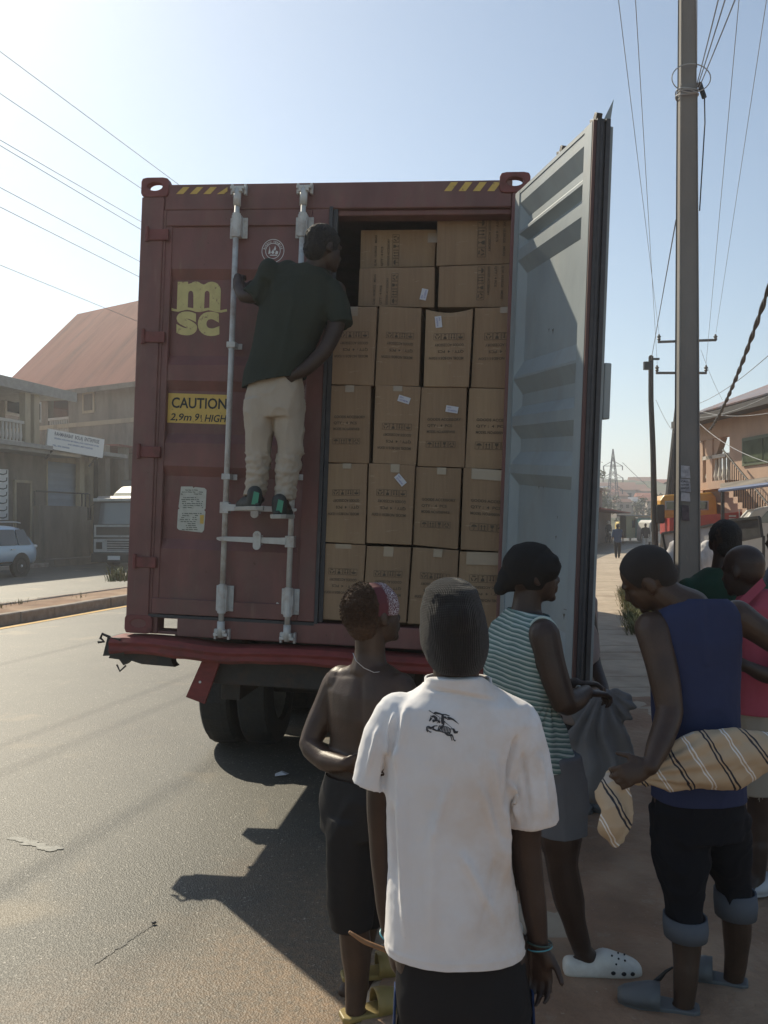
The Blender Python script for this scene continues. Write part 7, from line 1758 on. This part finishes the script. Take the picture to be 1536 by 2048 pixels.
for s in (-1,1): mb.rings([ring(P(cx+s*20,1420,D),.10,.12,0),ring(P(cx+s*22,1560,D),.085,.10,0),ring(P(cx+s*22,1600,D),.08,.09,0)])
cloth_obj('trousers',mb,fabric('dark_grey_trousers',(.06,.06,.065)),Bp,.014,3,folds(.01,6,seed=41))
slipper(V(P(cx+22,1042,D).x,D,PZ+.09),(.8,-.5,0),GCL,Bp); slipper(V(P(cx-22,1042,D).x,D,PZ+.09),(.8,-.5,0),GCL,Bp)
GCT=fabric('grey_work_cloth',(.19,.185,.19),n=.12,ns=4); D=4.75
mb=MB(); rg_=[]
for py,xl,xr,dp in ((1378,1192,1216,.03),(1398,1172,1238,.06),(1430,1146,1252,.09),(1480,1136,1258,.10),(1530,1140,1262,.10),(1575,1160,1256,.09),(1605,1186,1240,.06),(1620,1200,1225,.03)): rg_.append(rg2(py,xl,xr,D,dp,e=2,n=24))
mb.rings(rg_); limb(mb,[P(1232,1386,D),P(1250,1405,D-.03),P(1242,1440,D-.05)],[.035,.05,.03])
me=remesh(mb,.012,2)
def gf(c,n):
    px=CX+c.x/c.y*F; py=HY+(CH-c.z)/c.y*F; an=math.atan2(py-1370,px-1205); return .022*math.sin(an*22+3*nz3(c,4))*min(1,max(0,(py-1375)/60))+.014*nz3(c,9)+.006*nz3(c,22)
displace(me,gf); o=finish('grey_cloth',me,GCT,None,smooth=True); tag(o,'crumpled grey work cloth hanging from a hand beside the container door','cloth')
# ---------------------------------------------------------------- K : pink shirt, and G : green shirt
D=4.15; Kp=person('person in pink collared shirt and frayed beige shorts standing at the right edge',(P(1535,1760,D).x,D,PZ))
mb=MB(); hc=P(1486,1142,D); head(mb,hc,(-.55,.8,-.15),s=1.03); limb(mb,[hc-V(-.01,0,.04),P(1500,1190,D),P(1520,1222,D)],[.058,.062,.08])
yaw=R(25)
def R6(py,cx,hw,hd,D_=D): return ring(P(cx,py,D_),hw,hd,yaw,26,2.4)
mb.rings([R6(1190,1528,.10,.07),R6(1215,1530,.18,.09),R6(1300,1530,.17,.11),R6(1400,1530,.16,.11),R6(1460,1530,.16,.115)])
limb(mb,[P(1598,1235,D-.1),P(1592,1300,D-.2),P(1580,1355,D-.25),P(1530,1350,D-.28),P(1488,1330,D-.3)],[.058,.05,.043,.038,.028]); hand(mb,P(1490,1330,D-.3),(-.9,0,.2),(0,1,0),side=1,curl=.8)
limb(mb,[P(1470,1235,D+.1),P(1462,1310,D+.12),P(1470,1370,D)],[.055,.045,.03])
for s,px,dd,ay in ((-1,1515,D-.02,1745),(1,1560,D+.05,1760)):
    limb(mb,[P(px-5,1470,dd),P(px,1580,dd),P(px,1640,dd+.02),P(px+3,1700,dd)],[.09,.065,.06,.04]); z=V(P(px,1,dd).x,dd,PZ+.09); limb(mb,[P(px+3,1690,dd),z],[.045,.037]); foot(mb,z,(-.8,-.35,0))
body_obj('body',mb,SKIN,Kp,.009,3)
PNK=fabric('pink_shirt_cloth',(.36,.07,.10),n=.1,ns=5); mb=MB(); mb.rings([R6(1178,1520,.085,.08),R6(1192,1525,.13,.09),R6(1215,1530,.19,.108),R6(1300,1530,.185,.13),R6(1380,1530,.18,.13),R6(1450,1530,.185,.135)])
limb(mb,[P(1590,1232,D-.09),P(1590,1270,D-.16),P(1588,1320,D-.22)],[.075,.072,.07]); limb(mb,[P(1475,1232,D+.08),P(1464,1280,D+.1),P(1462,1320,D+.1)],[.07,.068,.066])
cloth_obj('shirt',mb,PNK,Kp,.010,3,folds(.010,6,seed=50),[(P(1530,1420,D),(0,0,-1),.3)])
mb=MB(); mb.add([P(1478,1200,D-.12),P(1524,1156,D-.1),P(1532,1172,D-.12),P(1492,1212,D-.14)],[(0,1,2,3)]); mb.build('shirt_collar',PNK,Kp,solid=.006)
BSH=fabric('beige_frayed_shorts',(.30,.26,.21)); mb=MB(); mb.rings([R6(1390,1530,.165,.12),R6(1450,1530,.175,.13),R6(1500,1530,.175,.13)])
for px,dd in ((1512,D-.02),(1560,D+.05)): mb.rings([ring(P(px,1470,dd),.10,.12,yaw),ring(P(px,1540,dd),.105,.11,yaw),ring(P(px,1620,dd),.105,.11,yaw)])
o=cloth_obj('shorts',mb,BSH,Kp,.011,3,folds(.008,6,seed=51),[(P(1512,1580,D-.02),(.1,0,-1),.3),(P(1560,1580,D+.05),(0,0,-1),.3)])
mb=MB(); rf=random.Random(9)
for i in range(26): a=R(rf.uniform(0,360)); c=P(1512,1580,D-.02)+V(math.cos(a)*.098,math.sin(a)*.105,0); mb.tube([c,c-V(rf.uniform(-.008,.008),0,rf.uniform(.01,.03))],.0016,4)
mb.build('frayed_threads',BSH,o)
LCL=mat('pale_grey_clog',(.42,.42,.44),.5)
for px,dd in ((1512,D-.02),(1560,D+.05)): slipper(V(P(px,1,dd).x,dd,PZ+.09),(-.8,-.35,0),LCL,Kp,L=.28,w_=.11)
D=4.6; Gp=person('person in dark green T-shirt facing away between the concrete pole and pink shirt',(P(1440,1200,D).x,D,PZ))
mb=MB(); hc=P(1450,1086,D); head(mb,hc,(.25,.95,0),s=1.0); limb(mb,[hc-V(0,0,.03),P(1447,1130,D),P(1445,1160,D)],[.056,.06,.08]); 
def R7(py,cx,hw,hd,D_=D): return ring(P(cx,py,D_),hw,hd,0,24,2.4)
mb.rings([R7(1145,1445,.1,.07),R7(1165,1445,.19,.09),R7(1250,1445,.18,.11),R7(1370,1445,.15,.11),R7(1450,1445,.17,.12)])
for s in (-1,1):
    limb(mb,[P(1445+s*68,1180,D),P(1445+s*76,1280,D),P(1445+s*74,1380,D-.05)],[.055,.043,.027]); hand(mb,P(1445+s*74,1380,D-.05),(0,-.1,-1),(-s,0,0),side=s,curl=.4)
    z=V(P(1445+s*30,1,D).x,D,PZ+.09); limb(mb,[P(1445+s*28,1440,D),P(1445+s*30,1560,D),z],[.09,.06,.037]); foot(mb,z,(.1*s,1,0))
body_obj('body',mb,SKIN,Gp,.011,3)
mb=MB(); mb.ell(hc+V(0,0,.036)-V(.003,.012,0),((.083,0,0),(0,.106,0),(0,0,.094))); mb.ell(hc-V(0,.05,.01),((.07,0,0),(0,.06,0),(0,0,.07))); me=remesh(mb,.008,1); displace(me,lambda c,n:.004*nz3(c,80)); me.transform(WI[Gp.name]); finish('hair',me,HAIR,Gp,smooth=True)
GRN=fabric('dark_green_cotton',(.018,.055,.035)); mb=MB(); mb.rings([R7(1136,1446,.085,.075),R7(1148,1445,.13,.085),R7(1165,1445,.20,.105),R7(1250,1445,.195,.13),R7(1370,1445,.18,.13),R7(1470,1445,.19,.14)])
for s in (-1,1): limb(mb,[P(1445+s*64,1180,D),P(1445+s*74,1230,D),P(1445+s*78,1270,D)],[.07,.07,.068])
cloth_obj('t_shirt',mb,GRN,Gp,.012,3,folds(.008,6,seed=60),[(P(1445,1430,D),(0,0,-1),.3)])
mb=MB(); mb.rings([R7(1400,1445,.16,.12),R7(1460,1445,.17,.13)])
for s in (-1,1): mb.rings([ring(P(1445+s*28,1440,D),.095,.11,0),ring(P(1445+s*30,1560,D),.08,.09,0),ring(P(1445+s*30,1690,D),.07,.08,0)])
cloth_obj('trousers',mb,fabric('navy_trousers',(.03,.035,.055)),Gp,.013,3,folds(.01,6,seed=61))
for s in (-1,1): slipper(V(P(1445+s*30,1,D).x,D,PZ+.09),(.1*s,1,0),GCL,Gp)
# E : right edge
D=4.9; Ep=person('person cut off by the right edge in faded grey blue shirt behind the pink shirt',(P(1560,1200,D).x,D,PZ))
mb=MB(); hc=P(1572,1075,D); head(mb,hc,(-.9,.3,-.1)); limb(mb,[hc-V(0,0,.03),P(1575,1140,D)],[.056,.075]); mb.rings([ring(P(1572,1130,D),.1,.07,R(60)),ring(P(1572,1150,D),.18,.09,R(60)),ring(P(1572,1250,D),.17,.11,R(60)),ring(P(1572,1420,D),.16,.11,R(60))])
for s in (-1,1):
    limb(mb,[P(1572+s*28,1170,D-.13*s),P(1560+s*30,1260,D-.14*s),P(1545+s*20,1340,D-.2)],[.055,.045,.028]); z=V(P(1572+s*25,1,D).x,D,PZ+.09); limb(mb,[P(1572+s*25,1420,D),P(1572+s*25,1530,D),z],[.09,.06,.037]); foot(mb,z,(-1,.1,0))
body_obj('body',mb,SKIN,Ep,.012,3)
mb=MB(); mb.rings([ring(P(1572,1122,D),.09,.08,R(60)),ring(P(1572,1145,D),.19,.11,R(60)),ring(P(1572,1250,D),.19,.14,R(60)),ring(P(1572,1440,D),.19,.15,R(60))])
for s in (-1,1): limb(mb,[P(1572+s*26,1168,D-.12*s),P(1564+s*28,1215,D-.13*s),P(1560+s*28,1250,D-.13*s)],[.07,.07,.068])
cloth_obj('shirt',mb,fabric('faded_blue_shirt',(.17,.20,.24)),Ep,.013,3,folds(.01,6,seed=70))
mb=MB()
for s in (-1,1): mb.rings([ring(P(1572+s*22,1420,D),.10,.12,0),ring(P(1572+s*24,1560,D),.08,.09,0),ring(P(1572+s*25,1680,D),.07,.08,0)])
cloth_obj('trousers',mb,MATS['navy_trousers'],Ep,.013,3)
for s in (-1,1): slipper(V(P(1572+s*25,1,D).x,D,PZ+.09),(-1,.1,0),GCL,Ep)
# ---------------------------------------------------------------- T : climber on the door
D=4.98; Tp=person('person clinging to the closed container door in dark green shirt and khaki trousers',P(545,1035,D))
mb=MB(); hc=P(648,498,4.93); head(mb,hc,(.75,.55,-.1),s=1.05); limb(mb,[hc-V(.02,0,.03),P(622,555,4.95),P(608,590,4.97)],[.058,.066,.085])
yaw=R(-18)
def R8(py,cx,hw,hd,D_=D): return ring(P(cx,py,D_),hw,hd,yaw,26,2.4)
mb.rings([R8(545,608,.10,.07),R8(570,598,.20,.09),R8(620,590,.20,.11),R8(690,572,.16,.11),R8(760,556,.140,.095),R8(815,550,.135,.095)])
limb(mb,[P(530,562,5.0),P(508,590,4.98),P(488,592,5.0),P(478,575,5.05),P(476,555,5.10)],[.056,.048,.040,.034,.027]); hand(mb,P(478,585,5.13),(-.05,.15,1),(.2,1,0),side=-1,curl=1.1)
limb(mb,[P(672,582,4.95),P(672,650,4.90),P(650,700,4.87),P(612,738,4.85),P(585,752,4.86)],[.060,.052,.046,.040,.029]); hand(mb,P(588,750,4.86),(-1,.15,-.25),(0,1,.2),side=1,curl=.5)
for px0,px1,px2,py2,dd in ((520,517,515,960,4.98),(576,580,566,985,4.96)):
    limb(mb,[P(px0+(4 if px0<550 else -4),825,D),P(px1,900,D-.0),P(px2,py2,dd)],[.066,.044,.034])
for px,py,dd in ((512,985,4.98),(566,1002,4.96)): limb(mb,[P(px,960,dd),P(px,py,dd)],[.034,.036]); mb.ell(P(px+2,py+14,dd+.0),((.045,0,0),(0,.11,0),(0,0,.03)))
body_obj('body',mb,SKIN,Tp,.008,3)
mb=MB(); r,ff,uu=basis((.75,.55,-.1)); mb.ell(hc+uu*.04-ff*.015,(r*.09,ff*.112,uu*.102)); mb.ell(hc-ff*.06-uu*.01,(r*.078,ff*.065,uu*.08)); me=remesh(mb,.007,1); cut(me,[(hc+ff*.07+uu*.05,ff-uu*.3,.25)]); displace(me,lambda c,n:.005*nz3(c,70)); me.transform(WI[Tp.name]); o=finish('hair',me,HAIR,Tp,smooth=True); m_=o.modifiers.new('s','SOLIDIFY'); m_.thickness=.003
DGR=fabric('faded_olive_cotton',(.028,.036,.028),n=.1,ns=5)
mb=MB(); mb.ell(P(540,552,D),((.075,0,0),(0,.07,0),(0,0,.10))); mb.ell(P(575,556,D),((.10,0,0),(0,.07,0),(0,0,.11))); mb.rings([R8(530,610,.085,.08),R8(542,603,.15,.09),R8(560,597,.21,.105),R8(620,590,.225,.14),R8(690,568,.19,.145),R8(750,552,.185,.145),R8(800,548,.19,.15)])
sleeve(mb,[P(535,560,5.0),P(518,582,4.99),P(503,597,4.98)],[.07,.07,.072]); sleeve(mb,[P(664,582,4.95),P(676,618,4.93),P(681,652,4.91)],[.075,.078,.08])
def tf(c,n):
    v=folds(.012,5,(1.3,1,.5),80)(c,n); return v
cloth_obj('t_shirt',mb,DGR,Tp,.010,3,tf,[(P(552,765,D),(.15,0,-1),.28)])
KHK=fabric('khaki_trouser_cloth',(.42,.36,.29),n=.08,ns=6)
mb=MB(); mb.rings([R8(740,552,.155,.115),R8(785,550,.172,.125),R8(815,549,.172,.125),R8(838,549,.160,.115)])
mb.rings([ring(P(521,800,D),.088,.115,yaw),ring(P(520,830,D),.086,.112,yaw),ring(P(518,900,D),.066,.085,yaw),ring(P(514,950,D),.062,.075,yaw),ring(P(512,975,D),.058,.07,yaw),ring(P(508,990,D),.060,.07,yaw)])
mb.rings([ring(P(577,800,D),.088,.115,yaw),ring(P(578,830,D),.086,.112,yaw),ring(P(580,900,D),.070,.085,yaw),ring(P(574,960,D),.062,.075,yaw),ring(P(570,985,D),.060,.07,yaw),ring(P(568,1000,D),.060,.07,yaw)])
def kf(c,n):
    py=HY+(CH-c.z)/c.y*F; v=folds(.008,9,(1.2,1,.6),90)(c,n)
    if py>905: v+=.012*nz3(c,26,(.5,.5,1.6),3)+.006*nz3(c,50,(1,1,1.5),3)
    v+=.005*nz3(c,12,(1.2,1.2,.7),8)
    return v
cloth_obj('trousers',mb,KHK,Tp,.008,2,kf)
DSH=mat('black_trainer',(.03,.035,.033),.6,n=.2,ns=20); GSW=mat('green_trainer_stripe',(.05,.26,.16),.5); SOLE=mat('trainer_sole',(.40,.38,.34),.7)
for px,py,dd,dx in ((498,1006,4.97,-.55),(566,1022,4.95,.12)):
    d=V(dx,.85,0).normalized(); t_=V(d.y,-d.x,0); c=P(px,py,dd); mb=MB()
    limb(mb,[c+V(0,0,.055)-d*.08,c-d*.07,c+d*.03,c+d*.12-V(0,0,.012)],[.045,.045,.044,.032],14); mb.ell(c-V(0,0,.01),(t_*.048,d*.14,V(0,0,.035))); me=remesh(mb,.006,3); me.transform(WI[Tp.name]); sh=finish('trainer',me,DSH,Tp,smooth=True)
    mb=MB(); rg_=[]
    for s,wf in ((-.14,.5),(-.11,.9),(0,.9),(.08,1),(.13,.7),(.15,.4)): q=c+d*s; rg_.append([q-t_*.05*wf-V(0,0,.045),q+t_*.05*wf-V(0,0,.045),q+t_*.052*wf-V(0,0,.02),q-t_*.052*wf-V(0,0,.02)])
    mb.rings(rg_); mb.build('shoe_sole',SOLE,sh,bevel=.004)
    mb=MB(); k=c-d*.085+V(0,0,.02)-V(0,.03,0); mb.prism([(-.015,-.03),(.02,-.03),(.03,.035),(.0,.045)],k,(1,0,0),(0,0,1),(0,-.012,0)); mb.build('heel_flash',GSW,sh)
# ---------------------------------------------------------------- distant people
def far_person(label,px,pyb,D,shirt,pants,face=(0,-1,0),h=1.74,walk=.0,z0=0.0,group=None,arm=0):
    X=(px-CX)/F*D; t_=person(label,(X,D,z0),group); k=h/1.74; o=V(X,D,z0); r,f_,u_=basis(face); Z=lambda a,b,c: o+r*a*k+f_*b*k+V(0,0,c*k)
    mb=MB(); head(mb,Z(0,0,1.62),face,s=k); limb(mb,[Z(0,0,1.6),Z(0,-.01,1.48)],[.05*k,.07*k],8)
    mb.rings([[Z(0,0,z)+r*math.cos(a)*w_*k+f_*math.sin(a)*d_*k for a in [2*math.pi*i/12 for i in range(12)]] for z,w_,d_ in ((1.46,.12,.07),(1.42,.19,.09),(1.25,.17,.11),(1.05,.14,.1),(.9,.16,.11))])
    for s in (-1,1):
        limb(mb,[Z(s*.2,0,1.4),Z(s*.25,-.02-arm*s*.05,1.12),Z(s*.27,.06+arm*s*.12,.85)],[.05*k,.04*k,.028*k],8); hand(mb,Z(s*.27,.06+arm*s*.12,.85),(0,.2,-1),(-s*1.0,0,0),side=s,curl=.5,s=k)
        limb(mb,[Z(s*.09,0,.88),Z(s*.1,.08*walk*s+.03,.48),Z(s*.1,-.0+.2*walk*s,.09)],[.085*k,.055*k,.04*k],8); foot(mb,Z(s*.1,.2*walk*s,.09),f_,s=k)
    body_obj('body',mb,SKIN,t_,.022,2)
    mb=MB(); mb.rings([[Z(0,0,z)+r*math.cos(a)*w_*k+f_*math.sin(a)*d_*k for a in [2*math.pi*i/12 for i in range(12)]] for z,w_,d_ in ((1.49,.10,.08),(1.45,.20,.10),(1.25,.19,.13),(1.05,.17,.13),(.82,.19,.14))])
    for s in (-1,1): limb(mb,[Z(s*.19,0,1.4),Z(s*.235,-.01,1.2),Z(s*.245,-.01,1.13)],[.065*k,.062*k,.06*k],8)
    cloth_obj('shirt',mb,shirt,t_,.025,2,folds(.015,5,seed=px))
    mb=MB()
    for s in (-1,1): limb(mb,[Z(s*.08,0,.92),Z(s*.1,.08*walk*s+.03,.48),Z(s*.1,.19*walk*s,.16)],[.105*k,.08*k,.062*k],8)
    cloth_obj('trousers',mb,pants,t_,.025,2)
    return t_,Z
CB=fabric('faded_navy_shirt',(.05,.08,.14)); CBK=fabric('washed_black',(.03,.03,.032)); CW=fabric('pale_trousers',(.30,.32,.33))
far_person('person in faded blue shirt and black trousers walking toward the camera on the sunlit road',1235,1118,41.5,CB,CBK,(-.1,-1,0),walk=1,arm=1,h=1.74)
far_person('person in black shirt and pale trousers standing beside the wooden pole',1291,1100,52,CBK,CW,(.2,1,0),h=1.74,walk=.3,z0=.0)
far_person('person in dark clothes standing in the shade beside the black lorry',160,1120,38.5,CBK,CBK,(.5,-.85,0),h=1.78,z0=.13)
rd,Z=far_person('rider with white helmet sitting on a small dark motorcycle far along the road',1217,1085,72,CBK,CBK,(0,-1,0),h=1.70,walk=.4,z0=.12)
mb=MB(); mb.ell(Z(0,0,1.66),((.15,0,0),(0,.17,0),(0,0,.15))); mb.build('helmet',WHT,rd,smooth=True)
q=V((1217-CX)/F*72,72,0); mc=thing('motorcycle','small dark motorcycle under the rider with the white helmet','motorcycle',loc=q)
for dy in (-.62,.62): mb=MB(); mb.tube([q+V(0,dy+.3*math.cos(a),.31+.28*math.sin(a)) for a in [2*math.pi*i/20 for i in range(20)]],.05,6,closed=True); mb.build('wheel',TYRE,mc)
mb=MB(); limb(mb,[q+V(0,-.45,.75),q+V(0,-.1,.82),q+V(0,.5,.8)],[.10,.14,.09]); mb.build('tank_and_seat',BLACK,mc,smooth=True)
mb=MB(); mb.tube([q+V(0,-.62,.31),q+V(0,-.42,1.0)],.03,6); mb.tube([q+V(-.35,-.38,1.05),q+V(.35,-.38,1.05)],.02,6); mb.tube([q+V(0,-.4,.8),q+V(0,.0,.35),q+V(0,.62,.31)],.05,6); mb.build('frame',STEEL,mc)
mb=MB(); mb.ball(q+V(0,-.5,.92),.09); mb.build('headlamp',LAMP,mc)
# ================================================================ haze: one closed box of even, thin dusty air
mb=MB(); mb.box((-640,-90,-5.0),(640,960,60))
hz=mb.mesh('haze'); HM=bpy.data.materials.new('dusty_air'); HM.use_nodes=True; t=HM.node_tree; t.nodes.clear()
o_=t.nodes.new('ShaderNodeOutputMaterial'); pv=t.nodes.new('ShaderNodeVolumePrincipled'); pv.inputs['Color'].default_value=(.93,.95,1,1); pv.inputs['Density'].default_value=.0016; pv.inputs['Anisotropy'].default_value=.5
t.links.new(pv.outputs[0],o_.inputs['Volume'])
ho=bpy.data.objects.new('haze',hz); COL.objects.link(ho); hz.materials.append(HM); ho['kind']='stuff'; ho['label']='thin dusty air that pales the far hills'
for o in scene.objects:
    if o.type=='MESH':
        for k in list(o.modifiers):
            if k.type=='BEVEL': k.harden_normals=False
